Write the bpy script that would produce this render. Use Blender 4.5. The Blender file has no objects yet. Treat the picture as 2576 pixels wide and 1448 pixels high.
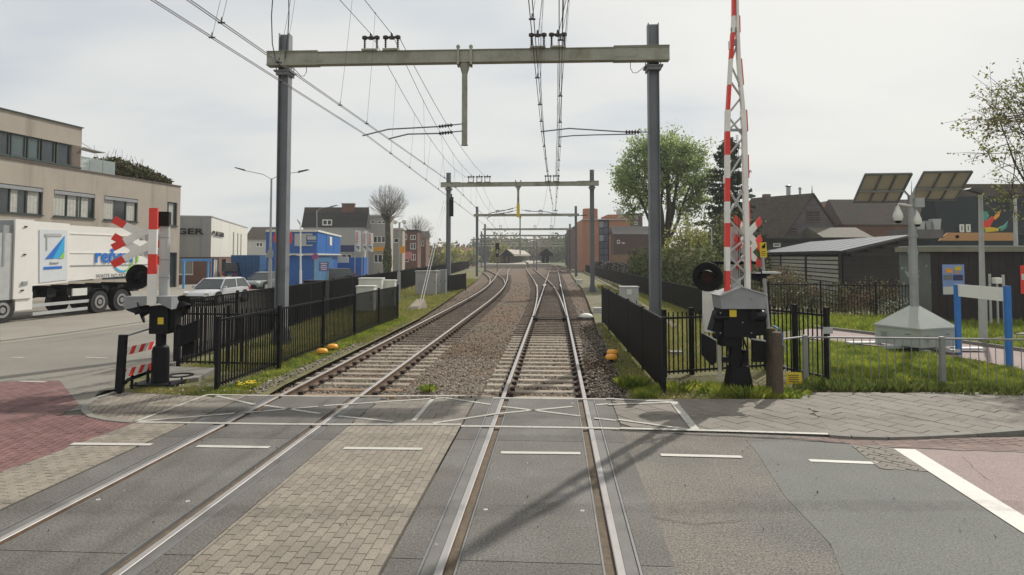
import bpy, math, random
import numpy as np
from mathutils import Vector, Matrix

random.seed(7)
rng = np.random.default_rng(7)
SC = bpy.context.scene
COL = SC.collection
R = math.radians
PI = math.pi

# ------------------------------------------------------------------ camera
FPX, HOR, TILT, EYE = 1640.0, 645.0, R(2.5), 2.6
PPY = HOR - FPX * math.tan(TILT)
cam = bpy.data.objects.new('camera', bpy.data.cameras.new('camera'))
COL.objects.link(cam)
SC.camera = cam
cam.location = (0, 0, EYE)
cam.rotation_euler = (PI / 2 + TILT, 0, 0)
cam.data.sensor_width = 36
cam.data.lens = FPX / 2576 * 36
cam.data.shift_y = -(724 - PPY) / 2576
cam.data.clip_start = 0.05
cam.data.clip_end = 6000

# ------------------------------------------------------------------ world, sun, exposure
SUN_AZ, SUN_EL = R(35), R(41)
W = bpy.data.worlds.new('World')
SC.world = W
W.use_nodes = True
nt = W.node_tree
nt.nodes.clear()
N = nt.nodes.new
L = nt.links.new
out = N('ShaderNodeOutputWorld')
bg = N('ShaderNodeBackground')
sky = N('ShaderNodeTexSky')
sky.sky_type = 'NISHITA'
sky.sun_disc = False
sky.sun_elevation = SUN_EL
sky.sun_rotation = SUN_AZ
sky.air_density = 1.0
sky.dust_density = 3.0
sk = N('ShaderNodeMixRGB'); sk.blend_type = 'MULTIPLY'; sk.inputs[0].default_value = 1
sk.inputs[2].default_value = (0.8, 0.8, 0.8, 1)
L(sky.outputs[0], sk.inputs[1])
tc = N('ShaderNodeTexCoord')
sep = N('ShaderNodeSeparateXYZ'); L(tc.outputs['Generated'], sep.inputs[0])
# project the direction on a cloud plane: (x, y) / (z + 0.25)
zb = N('ShaderNodeMath'); zb.operation = 'MAXIMUM'; L(sep.outputs[2], zb.inputs[0]); zb.inputs[1].default_value = 0.0
za = N('ShaderNodeMath'); za.operation = 'ADD'; L(zb.outputs[0], za.inputs[0]); za.inputs[1].default_value = 0.22
dv = N('ShaderNodeVectorMath'); dv.operation = 'DIVIDE'; L(tc.outputs['Generated'], dv.inputs[0])
cz = N('ShaderNodeCombineXYZ'); L(za.outputs[0], cz.inputs[0]); L(za.outputs[0], cz.inputs[1]); cz.inputs[2].default_value = 1
L(cz.outputs[0], dv.inputs[1])
mp = N('ShaderNodeMapping'); L(dv.outputs[0], mp.inputs[0]); mp.inputs['Scale'].default_value = (1.0, 1.7, 0.6)
mp.inputs['Location'].default_value = (2.3, 0.6, 0)
mp.inputs['Rotation'].default_value = (0, 0, 0.5)
n1 = N('ShaderNodeTexNoise'); L(mp.outputs[0], n1.inputs['Vector']); n1.inputs['Scale'].default_value = 0.9
n1.inputs['Detail'].default_value = 5; n1.inputs['Roughness'].default_value = 0.45
cr = N('ShaderNodeValToRGB'); L(n1.outputs[0], cr.inputs[0])
e = cr.color_ramp.elements
e[0].position = 0.36; e[0].color = (5.45, 5.85, 6.35, 1)
e[1].position = 0.62; e[1].color = (7.35, 7.4, 7.25, 1)
x_ = cr.color_ramp.elements.new(0.48); x_.color = (6.75, 6.9, 6.9, 1)
# the thin cloud glows a little warmer and brighter round the sun
nrm = N('ShaderNodeVectorMath'); nrm.operation = 'DOT_PRODUCT'; L(tc.outputs['Generated'], nrm.inputs[0])
nrm.inputs[1].default_value = (math.sin(SUN_AZ) * math.cos(SUN_EL), math.cos(SUN_AZ) * math.cos(SUN_EL), math.sin(SUN_EL))
gr = N('ShaderNodeMapRange'); L(nrm.outputs['Value'], gr.inputs[0])
gr.inputs[1].default_value = 0.25; gr.inputs[2].default_value = 1.0; gr.inputs[3].default_value = 0; gr.inputs[4].default_value = 1
gl = N('ShaderNodeMixRGB'); gl.blend_type = 'ADD'; L(gr.outputs[0], gl.inputs[0]); L(cr.outputs[0], gl.inputs[1])
gl.inputs[2].default_value = (0.75, 0.7, 0.5, 1)
# hazy, faintly yellowish horizon
hz = N('ShaderNodeMapRange'); L(sep.outputs[2], hz.inputs[0])
hz.inputs[1].default_value = 0.0; hz.inputs[2].default_value = 0.22; hz.inputs[3].default_value = 0.55; hz.inputs[4].default_value = 0
hm = N('ShaderNodeMixRGB'); L(hz.outputs[0], hm.inputs[0]); L(gl.outputs[0], hm.inputs[1]); hm.inputs[2].default_value = (7.1, 7.3, 6.85, 1)
mx = N('ShaderNodeMixRGB'); mx.inputs[0].default_value = 0.94; L(sk.outputs[0], mx.inputs[1]); L(hm.outputs[0], mx.inputs[2])
L(mx.outputs[0], bg.inputs[0]); bg.inputs[1].default_value = 0.1
L(bg.outputs[0], out.inputs[0])

sun = bpy.data.objects.new('sun', bpy.data.lights.new('sun', 'SUN'))
COL.objects.link(sun)
sun.data.energy = 3.6
sun.data.angle = R(0.7)
sun.data.color = (1.0, 0.95, 0.87)
sd = Vector((math.sin(SUN_AZ) * math.cos(SUN_EL), math.cos(SUN_AZ) * math.cos(SUN_EL), math.sin(SUN_EL)))
sun.rotation_euler = (-sd).to_track_quat('-Z', 'Y').to_euler()
sun.location = (60, 70, 80)
SC.view_settings.view_transform = 'Standard'
SC.view_settings.look = 'None'
SC.view_settings.exposure = 0.12
SC.view_settings.gamma = 1.0
SC.view_settings.use_curve_mapping = False

# ------------------------------------------------------------------ measuring the photograph
def ray(x, y):
    a = (x - 1288) / FPX; b = (PPY - y) / FPX
    return a, math.cos(TILT) - b * math.sin(TILT), math.sin(TILT) + b * math.cos(TILT)
def G(x, y, z=0.0):                      # where the sight line meets the level z
    a, d, u = ray(x, y); k = (z - EYE) / u
    return (a * k, d * k)
def G3(x, y, z=0.0):
    p = G(x, y, z); return (p[0], p[1], z)
def V(x, y, Y):                          # where it meets the vertical plane at distance Y
    a, d, u = ray(x, y); k = Y / d
    return Vector((a * k, Y, EYE + u * k))
def VL(x, y, p, d):                      # where it meets the vertical plane through p (xy) along d (xy)
    a, dd, u = ray(x, y)
    # a*k = p0+d0*s ; dd*k = p1+d1*s
    det = a * (-d[1]) - dd * (-d[0])
    k = (p[0] * (-d[1]) - p[1] * (-d[0])) / det
    s = (a * p[1] - dd * p[0]) / det
    s = (k * a - p[0]) / d[0] if abs(d[0]) > abs(d[1]) else (k * dd - p[1]) / d[1]
    return s, EYE + u * k

# ------------------------------------------------------------------ materials
MATS = {}
def nodes_of(m):
    return m.node_tree.nodes, m.node_tree.links
def M(name, col, rough=0.8, metal=0.0, var=0.12, scale=2.0, fine=0.0, fscale=60.0, bump=0.0, bscale=80.0,
      island=0.0, objr=0.0, spec=0.4, col2=None, c2scale=0.6, c2lo=0.5, c2hi=0.65, coat=0.0):
    if name in MATS: return MATS[name]
    m = bpy.data.materials.new(name); m.use_nodes = True
    n, l = nodes_of(m)
    b = n['Principled BSDF']
    b.inputs['Roughness'].default_value = rough
    b.inputs['Metallic'].default_value = metal
    b.inputs['Specular IOR Level'].default_value = spec
    if coat: b.inputs['Coat Weight'].default_value = coat
    geo = n.new('ShaderNodeNewGeometry')
    cur = None
    rgb = n.new('ShaderNodeRGB'); rgb.outputs[0].default_value = (*col, 1); cur = rgb.outputs[0]
    if col2:
        t = n.new('ShaderNodeTexNoise'); t.inputs['Scale'].default_value = c2scale; t.inputs['Detail'].default_value = 5
        l.new(geo.outputs['Position'], t.inputs['Vector'])
        mr = n.new('ShaderNodeMapRange'); l.new(t.outputs[0], mr.inputs[0]); mr.inputs[1].default_value = c2lo; mr.inputs[2].default_value = c2hi
        mi = n.new('ShaderNodeMixRGB'); l.new(mr.outputs[0], mi.inputs[0]); l.new(cur, mi.inputs[1]); mi.inputs[2].default_value = (*col2, 1)
        cur = mi.outputs[0]
    def mul(fac_out, amp):
        nonlocal cur
        mr = n.new('ShaderNodeMapRange'); l.new(fac_out, mr.inputs[0])
        mr.inputs[1].default_value = 0.0; mr.inputs[2].default_value = 1.0
        mr.inputs[3].default_value = 1 - amp; mr.inputs[4].default_value = 1 + amp
        mm = n.new('ShaderNodeVectorMath'); mm.operation = 'SCALE'; l.new(cur, mm.inputs[0]); l.new(mr.outputs[0], mm.inputs['Scale'])
        cur = mm.outputs[0]
    if var:
        t = n.new('ShaderNodeTexNoise'); t.inputs['Scale'].default_value = scale; t.inputs['Detail'].default_value = 6
        t.inputs['Roughness'].default_value = 0.65
        l.new(geo.outputs['Position'], t.inputs['Vector']); mul(t.outputs[0], var * 2.2)
    if fine:
        t = n.new('ShaderNodeTexNoise'); t.inputs['Scale'].default_value = fscale; t.inputs['Detail'].default_value = 3
        t.inputs['Roughness'].default_value = 0.8
        l.new(geo.outputs['Position'], t.inputs['Vector']); mul(t.outputs[0], fine * 2.2)
    if island: mul(geo.outputs['Random Per Island'], island)
    if objr:
        oi = n.new('ShaderNodeObjectInfo'); mul(oi.outputs['Random'], objr)
    l.new(cur, b.inputs['Base Color'])
    if bump:
        t = n.new('ShaderNodeTexNoise'); t.inputs['Scale'].default_value = bscale; t.inputs['Detail'].default_value = 4
        l.new(geo.outputs['Position'], t.inputs['Vector'])
        bu = n.new('ShaderNodeBump'); bu.inputs['Strength'].default_value = bump; bu.inputs['Distance'].default_value = 0.02
        l.new(t.outputs[0], bu.inputs['Height']); l.new(bu.outputs[0], b.inputs['Normal'])
    MATS[name] = m
    return m

def paint_mat(name, col, wear=0.35, scale=14):
    m = M(name, col, 0.6, var=0.08, scale=3, fine=0.06)
    n, l = nodes_of(m)
    b = n['Principled BSDF']; o = n['Material Output']
    geo = n.new('ShaderNodeNewGeometry')
    t = n.new('ShaderNodeTexNoise'); t.inputs['Scale'].default_value = scale; t.inputs['Detail'].default_value = 8; t.inputs['Roughness'].default_value = 0.8
    l.new(geo.outputs['Position'], t.inputs['Vector'])
    mr = n.new('ShaderNodeMapRange'); l.new(t.outputs[0], mr.inputs[0]); mr.inputs[1].default_value = wear - 0.05; mr.inputs[2].default_value = wear + 0.07
    tr = n.new('ShaderNodeBsdfTransparent'); ms = n.new('ShaderNodeMixShader')
    l.new(mr.outputs[0], ms.inputs[0]); l.new(tr.outputs[0], ms.inputs[1]); l.new(b.outputs[0], ms.inputs[2]); l.new(ms.outputs[0], o.inputs[0])
    return m

def leaf_mat(name, col, col2=None, island=0.45, trans=0.35, c2s=0.9):
    m = M(name, col, 0.7, var=0.2, scale=0.8, island=island, col2=col2, c2scale=c2s, c2lo=0.42, c2hi=0.6, spec=0.2)
    n, l = nodes_of(m)
    b = n['Principled BSDF']; o = n['Material Output']
    src = b.inputs['Base Color'].links[0].from_socket
    td = n.new('ShaderNodeBsdfTranslucent'); l.new(src, td.inputs[0])
    ms = n.new('ShaderNodeMixShader'); ms.inputs[0].default_value = trans
    l.new(b.outputs[0], ms.inputs[1]); l.new(td.outputs[0], ms.inputs[2]); l.new(ms.outputs[0], o.inputs[0])
    return m

# ------------------------------------------------------------------ mesh building
OFF = {}
class MB:
    def __init__(s): s.v = []; s.f = []; s.m = []
    def add(s, vs, fs, mi=0):
        o = len(s.v); s.v.extend([tuple(p) for p in vs])
        s.f.extend([tuple(i + o for i in f) for f in fs]); s.m.extend([mi] * len(fs)); return s
    def box(s, c, d, rz=0.0, mi=0, rx=0.0, ry=0.0):
        hx, hy, hz = d[0] / 2, d[1] / 2, d[2] / 2
        vs = [Vector((x, y, z)) for z in (-hz, hz) for y in (-hy, hy) for x in (-hx, hx)]
        if rz or rx or ry:
            rm = Matrix.Rotation(rz, 3, 'Z') @ Matrix.Rotation(ry, 3, 'Y') @ Matrix.Rotation(rx, 3, 'X')
            vs = [rm @ p for p in vs]
        vs = [(p[0] + c[0], p[1] + c[1], p[2] + c[2]) for p in vs]
        return s.add(vs, [(0, 2, 3, 1), (4, 5, 7, 6), (0, 1, 5, 4), (2, 6, 7, 3), (0, 4, 6, 2), (1, 3, 7, 5)], mi)
    def ext(s, pts, vec, mi=0, mside=None):            # closed polygon (3-D) swept along vec
        n = len(pts); vec = Vector(vec)
        vs = [tuple(p) for p in pts] + [tuple(Vector(p) + vec) for p in pts]
        s.add(vs, [tuple(range(n))[::-1], tuple(range(n, 2 * n))], mi)
        o = len(s.v) - 2 * n
        for i in range(n):
            j = (i + 1) % n; s.f.append((o + i, o + j, o + n + j, o + n + i)); s.m.append(mi if mside is None else mside)
        return s
    def frame(s, p0, p1, up=(0, 0, 1)):
        p0 = Vector(p0); p1 = Vector(p1); t = (p1 - p0).normalized(); u = Vector(up)
        if abs(t.dot(u)) > 0.98: u = Vector((0, 1, 0))
        a = t.cross(u).normalized(); b = a.cross(t).normalized(); return p0, p1, a, b
    def beam(s, p0, p1, w, h, mi=0, up=(0, 0, 1)):
        p0, p1, a, b = s.frame(p0, p1, up)
        c = [a * (-w / 2) + b * (-h / 2), a * (w / 2) + b * (-h / 2), a * (w / 2) + b * (h / 2), a * (-w / 2) + b * (h / 2)]
        return s.add([p0 + q for q in c] + [p1 + q for q in c], [(3, 2, 1, 0), (4, 5, 6, 7), (0, 1, 5, 4), (1, 2, 6, 5), (2, 3, 7, 6), (3, 0, 4, 7)], mi)
    def tube(s, p0, p1, r0, r1=None, n=8, mi=0, cap=True):
        if r1 is None: r1 = r0
        p0, p1, a, b = s.frame(p0, p1)
        cs = [(math.cos(2 * PI * i / n), math.sin(2 * PI * i / n)) for i in range(n)]
        vs = [p0 + a * (c * r0) + b * (q * r0) for c, q in cs] + [p1 + a * (c * r1) + b * (q * r1) for c, q in cs]
        fs = [(i, (i + 1) % n, n + (i + 1) % n, n + i) for i in range(n)]
        if cap: fs += [tuple(range(n))[::-1], tuple(range(n, 2 * n))]
        return s.add(vs, fs, mi)
    def path(s, pts, r, n=6, mi=0):
        pts = [Vector(p) for p in pts]; o = len(s.v); k = len(pts)
        for i, p in enumerate(pts):
            t = (pts[min(i + 1, k - 1)] - pts[max(i - 1, 0)]).normalized()
            u = Vector((0, 0, 1)) if abs(t.z) < 0.95 else Vector((0, 1, 0))
            a = t.cross(u).normalized(); b = a.cross(t)
            rr = r[i] if isinstance(r, (list, tuple)) else r
            s.v.extend([tuple(p + a * (math.cos(2 * PI * j / n) * rr) + b * (math.sin(2 * PI * j / n) * rr)) for j in range(n)])
        for i in range(k - 1):
            for j in range(n):
                j2 = (j + 1) % n
                s.f.append((o + i * n + j, o + i * n + j2, o + (i + 1) * n + j2, o + (i + 1) * n + j)); s.m.append(mi)
        s.f.append(tuple(o + j for j in range(n))[::-1]); s.m.append(mi)
        s.f.append(tuple(o + (k - 1) * n + j for j in range(n))); s.m.append(mi)
        return s
    def lathe(s, c, prof, n=16, mi=0):                 # profile (r, z) turned round a vertical axis at c
        o = len(s.v)
        for r, z in prof:
            s.v.extend([(c[0] + r * math.cos(2 * PI * i / n), c[1] + r * math.sin(2 * PI * i / n), c[2] + z) for i in range(n)])
        for k in range(len(prof) - 1):
            for i in range(n):
                j = (i + 1) % n
                s.f.append((o + k * n + i, o + k * n + j, o + (k + 1) * n + j, o + (k + 1) * n + i)); s.m.append(mi)
        s.f.append(tuple(o + i for i in range(n))[::-1]); s.m.append(mi)
        o2 = o + (len(prof) - 1) * n
        s.f.append(tuple(o2 + i for i in range(n))); s.m.append(mi)
        return s
    def disc(s, c, nrm, r, th=0.01, n=24, mi=0, r_in=0.0):
        c = Vector(c); nrm = Vector(nrm).normalized()
        if r_in:
            _, _, a, b = s.frame(c, c + nrm); o = len(s.v)
            for zz, rr in ((0, r_in), (0, r), (th, r), (th, r_in)):
                s.v.extend([tuple(c + nrm * zz + a * (rr * math.cos(2 * PI * i / n)) + b * (rr * math.sin(2 * PI * i / n))) for i in range(n)])
            for k in range(4):
                k2 = (k + 1) % 4
                for i in range(n):
                    j = (i + 1) % n; s.f.append((o + k * n + i, o + k * n + j, o + k2 * n + j, o + k2 * n + i)); s.m.append(mi)
            return s
        return s.tube(c, c + nrm * th, r, n=n, mi=mi)
    def build(s, name, mats, parent=None, smooth=False, kind=None, org=None):
        off = Vector((0, 0, 0))
        if parent is not None: off = OFF.get(parent.name, Vector((0, 0, 0)))
        elif org is not None: off = Vector(org)
        me = bpy.data.meshes.new(name)
        vs = [(p[0] - off[0], p[1] - off[1], p[2] - off[2]) for p in s.v] if off.length else s.v
        me.from_pydata(vs, [], s.f)
        if not isinstance(mats, (list, tuple)): mats = [mats]
        for q in mats: me.materials.append(q)
        if len(mats) > 1: me.polygons.foreach_set('material_index', s.m)
        if smooth:
            me.polygons.foreach_set('use_smooth', [True] * len(me.polygons))
        me.update()
        return link(name, me, parent, kind, off if parent is None else None, off)
def link(name, me, parent=None, kind=None, loc=None, off=None):
    o = bpy.data.objects.new(name, me); COL.objects.link(o)
    if parent is not None: o.parent = parent
    if loc is not None: o.location = loc
    if kind: o['kind'] = kind
    OFF[o.name] = Vector(off) if off is not None else Vector((0, 0, 0))
    return o
def autosmooth(o, ang=40):
    me = o.data
    me.polygons.foreach_set('use_smooth', [True] * len(me.polygons))
    try: me.set_sharp_from_angle(angle=R(ang))
    except Exception: pass
    return o
def tag(o, label, cat, group=None):
    o['label'] = label; o['category'] = cat
    if group: o['group'] = group
    return o
def thing(name, label, cat, loc=(0, 0, 0), group=None):
    o = bpy.data.objects.new(name, None); COL.objects.link(o); o.location = loc
    o.empty_display_size = 0.2
    OFF[o.name] = Vector(loc); return tag(o, label, cat, group)
def structure(name, loc=(0, 0, 0)):
    o = bpy.data.objects.new(name, None); COL.objects.link(o); o.location = loc
    o['kind'] = 'structure'; OFF[o.name] = Vector(loc); return o
def dup(root, loc, rotz=0.0, label=None, group=None, scale=None):
    def rec(o, par):
        c = o.copy(); COL.objects.link(c)
        if par is not None: c.parent = par
        OFF[c.name] = OFF.get(o.name, Vector((0, 0, 0)))
        for ch in list(kids.get(o.name, [])): rec(ch, c)
        return c
    kids = {}
    def walk(o):
        kids[o.name] = list(o.children)
        for ch in o.children: walk(ch)
    walk(root)
    c = rec(root, None); c.location = loc; c.rotation_euler = (0, 0, rotz)
    if scale: c.scale = scale
    if label: c['label'] = label
    if group: c['group'] = group
    return c
def place(o, loc, rotz=0.0):
    o.location = loc; o.rotation_euler = (0, 0, rotz); return o

def text_mesh(txt, size, depth=0.01, bold=False, shear=0.0, sx=1.0):
    cu = bpy.data.curves.new('t', 'FONT'); cu.body = txt; cu.size = size; cu.extrude = depth / 2
    cu.resolution_u = 2; cu.shear = shear
    if bold: cu.offset = size * 0.022
    o = bpy.data.objects.new('t', cu); COL.objects.link(o)
    dg = bpy.context.evaluated_depsgraph_get(); dg.update()
    me = bpy.data.meshes.new_from_object(o.evaluated_get(dg), depsgraph=dg)
    bpy.data.objects.remove(o)
    v = [Vector(p.co) for p in me.vertices]; f = [tuple(p.vertices) for p in me.polygons]
    if not v: return [], [], 1
    x0 = min(p.x for p in v); x1 = max(p.x for p in v)
    v = [Vector(((p.x - x0) * sx, p.y, p.z)) for p in v]
    return v, f, (x1 - x0) * sx
def text_part(txt, mat, parent, p0, xdir, size, width=None, updir=(0, 0, 1), name='lettering', bold=True, depth=0.01):
    v, f, w = text_mesh(txt, size, depth, bold)
    k = (width / w) if width else 1
    X = Vector(xdir).normalized(); U = Vector(updir).normalized(); Nn = X.cross(U)
    p0 = Vector(p0)
    b = MB(); b.add([p0 + X * (q.x * k) + U * q.y + Nn * (q.z + depth / 2) for q in v], f)
    return b.build(name, mat, parent)

def poly_sheet(name, pts, z, mat, kind='structure', parent=None, thick=0.0):
    b = MB()
    if thick: b.ext([(p[0], p[1], z - thick) for p in pts], (0, 0, thick))
    else: b.add([(p[0], p[1], z) for p in pts], [tuple(range(len(pts)))])
    return b.build(name, mat, parent, kind=kind)

def clip_poly(poly, conv):
    out_ = list(poly); n = len(conv)
    area = sum(conv[i][0] * conv[(i + 1) % n][1] - conv[(i + 1) % n][0] * conv[i][1] for i in range(n))
    if area < 0: conv = conv[::-1]
    for i in range(n):
        a = conv[i]; b = conv[(i + 1) % n]; inp = out_; out_ = []
        def side(p): return (b[0] - a[0]) * (p[1] - a[1]) - (b[1] - a[1]) * (p[0] - a[0])
        for k in range(len(inp)):
            p = inp[k]; q = inp[(k + 1) % len(inp)]; sp, sq = side(p), side(q)
            if sp >= 0: out_.append(p)
            if (sp >= 0) != (sq >= 0):
                t = sp / (sp - sq); out_.append((p[0] + (q[0] - p[0]) * t, p[1] + (q[1] - p[1]) * t))
        if not out_: return []
    return out_
def parea(p):
    return abs(sum(p[i][0] * p[(i + 1) % len(p)][1] - p[(i + 1) % len(p)][0] * p[i][1] for i in range(len(p)))) / 2

def paving(name, conv_list, mat, ang, bw, bl, z=0.0, gap=0.007, th=0.05, jit=0.0015, piece='brick', bond=0.5, nobj=300, jmat=None, herring=False):
    """paved field: bricks laid in courses at angle ang inside the convex outlines; nearest ones single objects"""
    root = structure(name)
    rnd = random.Random(len(name) * 13)
    ca, sa = math.cos(ang), math.sin(ang)
    allp = []
    for conv in conv_list:
        us = [p[0] * ca + p[1] * sa for p in conv]; vs = [-p[0] * sa + p[1] * ca for p in conv]
        cells = []
        if herring:
            s = bw; i0, i1 = int(min(us) / s) - 3, int(max(us) / s) + 3; j0, j1 = int(min(vs) / s) - 3, int(max(vs) / s) + 3
            for i in range(i0, i1):
                for j in range(j0, j1):
                    k = (i - j) % 4
                    if k == 0: cells.append((i * s, j * s, 2 * s, s))
                    elif k == 3: cells.append((i * s, j * s, s, 2 * s)) if False else None
                    if k == 2: cells.append((i * s, j * s, s, 2 * s))
        else:
            i0, i1 = int(min(us) / bw) - 1, int(max(us) / bw) + 1
            j0, j1 = int(min(vs) / bl) - 2, int(max(vs) / bl) + 2
            for i in range(i0, i1):
                for j in range(j0, j1):
                    cells.append((i * bw, j * bl + (bl * bond if i % 2 else 0), bw, bl))
        for (u, v, du, dv_) in cells:
            g = gap / 2
            q = [(u + g, v + g), (u + du - g, v + g), (u + du - g, v + dv_ - g), (u + g, v + dv_ - g)]
            q = [(a * ca - b * sa, a * sa + b * ca) for a, b in q]
            cx = sum(p[0] for p in q) / 4; cy = sum(p[1] for p in q) / 4
            c = clip_poly(q, conv)
            if len(c) >= 3 and parea(c) > bw * bl * 0.12:
                allp.append((cx * cx + cy * cy if cy > 4.3 else 1e4 + cy * cy, c, len(c) == 4 and parea(c) > (du - gap) * (dv_ - gap) * 0.995, (cx, cy), (du, dv_)))
        bb = MB(); bb.add([(p[0], p[1], z - 0.012) for p in conv], [tuple(range(len(conv)))]); bb.build('joint_sand', jmat or MATS['joint_sand'], root)
    allp.sort(key=lambda t: t[0])
    shared = {}
    rest = MB()
    for n_, (d, c, full, cen, dd) in enumerate(allp):
        zz = z + rnd.uniform(-jit, jit); tx, ty = rnd.uniform(-.006, .006), rnd.uniform(-.006, .006)
        if n_ < nobj:
            if full:
                key = (round(dd[0], 3), round(dd[1], 3))
                if key not in shared:
                    b = MB(); e_ = 0.004; du, dv_ = dd[0] - gap, dd[1] - gap
                    q = lambda k, zz_: [(( sx * (du / 2 - k)) * ca - (sy * (dv_ / 2 - k)) * sa, (sx * (du / 2 - k)) * sa + (sy * (dv_ / 2 - k)) * ca, zz_) for sx, sy in ((-1, -1), (1, -1), (1, 1), (-1, 1))]
                    vs = q(0, -th) + q(0, -e_) + q(e_, 0)
                    fs = [(8, 9, 10, 11)] + [(4 * r_ + i, 4 * r_ + (i + 1) % 4, 4 * r_ + 4 + (i + 1) % 4, 4 * r_ + 4 + i) for r_ in (0, 1) for i in range(4)]
                    b.add(vs, fs); me = bpy.data.meshes.new(piece); me.from_pydata(b.v, [], b.f); me.materials.append(mat); shared[key] = me
                o = link(piece, shared[key], root); o.location = (cen[0], cen[1], zz); o.rotation_euler = (tx, ty, 0)
            else:
                b = MB(); b.ext([(p[0], p[1], zz - th) for p in c], (0, 0, th)); b.build(piece, mat, root)
        else:
            k = len(c); o_ = len(rest.v)
            rest.v += [(p[0], p[1], zz - 0.02) for p in c] + [(p[0], p[1], zz + (p[0] - cen[0]) * ty + (p[1] - cen[1]) * tx) for p in c]
            rest.f.append(tuple(o_ + k + i for i in range(k))); rest.m.append(0)
            for i in range(k):
                rest.f.append((o_ + i, o_ + (i + 1) % k, o_ + k + (i + 1) % k, o_ + k + i)); rest.m.append(0)
    if rest.f: rest.build('farther_' + piece + 's', mat, root, kind='stuff')
    return root

# ------------------------------------------------------------------ palette
M('joint_sand', (0.085, 0.075, 0.06), 0.95, fine=0.2)
m_paver = M('grey_clinker', (0.225, 0.197, 0.160), 0.85, var=0.14, scale=1.4, fine=0.40, fscale=55, objr=0.13, island=0.10, bump=0.25, bscale=220)
m_paver2 = M('worn_concrete_tile', (0.182, 0.163, 0.137), 0.85, var=0.12, scale=1.1, fine=0.12, fscale=120, objr=0.09, island=0.07, bump=0.2, bscale=260)
m_redbrick = M('red_paving_brick', (0.165, 0.085, 0.08), 0.85, var=0.14, scale=1.2, fine=0.35, fscale=50, objr=0.15, island=0.15, col2=(0.085, 0.06, 0.058), c2scale=0.45, c2lo=0.52, c2hi=0.66)
m_asph = M('old_asphalt', (0.166, 0.151, 0.129), 0.9, var=0.16, scale=0.7, fine=0.95, fscale=48, bump=0.4, bscale=160, col2=(0.13, 0.125, 0.115), c2scale=0.5)
m_asph2 = M('bluish_asphalt_patch', (0.142, 0.143, 0.130), 0.88, var=0.12, scale=0.8, fine=0.6, fscale=50, bump=0.3, bscale=180)
m_asph3 = M('street_asphalt', (0.19, 0.176, 0.150), 0.9, var=0.16, scale=0.35, fine=0.4, fscale=30)
m_pink = M('pink_asphalt', (0.265, 0.205, 0.19), 0.88, var=0.10, scale=0.9, fine=0.4, fscale=50, bump=0.2)
m_panel = M('crossing_panel', (0.118, 0.110, 0.098), 0.82, var=0.2, scale=0.8, fine=0.8, fscale=45, bump=0.25, bscale=170, objr=0.05, col2=(0.13, 0.125, 0.115), c2scale=0.8)
m_strip = M('steel_edge_strip', (0.17, 0.168, 0.165), 0.55, metal=0.3, var=0.2, scale=3, fine=0.1)
m_rubber = M('rubber_seal', (0.135, 0.128, 0.12), 0.7, var=0.2, scale=4, fine=0.12)
m_dirt = M('flangeway_dirt', (0.13, 0.10, 0.07), 0.95, var=0.3, scale=12, fine=0.3, fscale=60, bump=0.4)
m_railtop = M('polished_rail', (0.32, 0.305, 0.295), 0.5, metal=0.3, var=0.08, scale=3)
m_railrust = M('rusty_rail', (0.17, 0.115, 0.08), 0.85, metal=0.1, var=0.25, scale=6, fine=0.15)
m_paint = paint_mat('worn_white_paint', (0.40, 0.385, 0.345), 0.38)
m_paintf = paint_mat('fresh_white_paint', (0.47, 0.455, 0.41), 0.33)
m_conc = M('pale_sleeper_concrete', (0.31, 0.265, 0.21), 0.9, var=0.18, scale=2.2, fine=0.14, fscale=50, objr=0.08)
m_concr = M('rust_stained_concrete', (0.25, 0.165, 0.10), 0.9, var=0.2, scale=3, fine=0.16, objr=0.08)
m_timber = M('dark_sleeper_timber', (0.085, 0.064, 0.047), 0.9, var=0.2, scale=3, fine=0.2, fscale=30, objr=0.15)
m_clip = M('rail_fastening', (0.04, 0.028, 0.022), 0.8, var=0.3, scale=8)
m_stone = M('ballast_stone', (0.175, 0.152, 0.122), 0.9, var=0.10, scale=3, island=0.8, col2=(0.15, 0.105, 0.07), c2scale=0.35, c2lo=0.5, c2hi=0.62)
m_stoner = M('rust_brown_ballast_stone', (0.115, 0.082, 0.055), 0.9, var=0.15, scale=3, island=0.75, col2=(0.15, 0.12, 0.09), c2scale=0.5, c2lo=0.56, c2hi=0.7)
m_grass = leaf_mat('grass_blade', (0.33, 0.36, 0.055), (0.15, 0.215, 0.035), 0.5, 0.42, 2.2)
m_grassdry = leaf_mat('dry_grass_blade', (0.32, 0.29, 0.095), (0.22, 0.25, 0.065), 0.4, 0.35)
m_verge = M('verge_soil_and_turf', (0.14, 0.135, 0.055), 0.95, var=0.22, scale=2.0, fine=0.3, fscale=35, col2=(0.125, 0.115, 0.045), c2scale=0.9, c2lo=0.45, c2hi=0.6, bump=0.6, bscale=60)
m_soil = M('bare_soil', (0.11, 0.085, 0.058), 0.95, var=0.25, scale=3, fine=0.3, fscale=50, bump=0.5)
m_black = M('black_fence_paint', (0.009, 0.009, 0.011), 0.45, var=0.1, scale=5, spec=0.16)
m_blackm = M('matt_black', (0.010, 0.010, 0.011), 0.6, var=0.2, scale=4, spec=0.16)
m_galv = M('galvanised_steel', (0.36, 0.37, 0.37), 0.5, metal=0.55, var=0.15, scale=4, fine=0.06)
m_gpole = M('gantry_mast_steel', (0.19, 0.20, 0.215), 0.6, metal=0.25, var=0.14, scale=1.3, fine=0.08, fscale=20)
m_gbeam = M('gantry_beam_steel', (0.33, 0.325, 0.265), 0.65, metal=0.2, var=0.18, scale=1.2, fine=0.12, fscale=14, col2=(0.22, 0.21, 0.155), c2scale=1.6, c2lo=0.5, c2hi=0.7)
m_insul = M('insulator_brown', (0.03, 0.022, 0.024), 0.4, var=0.1)
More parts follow.
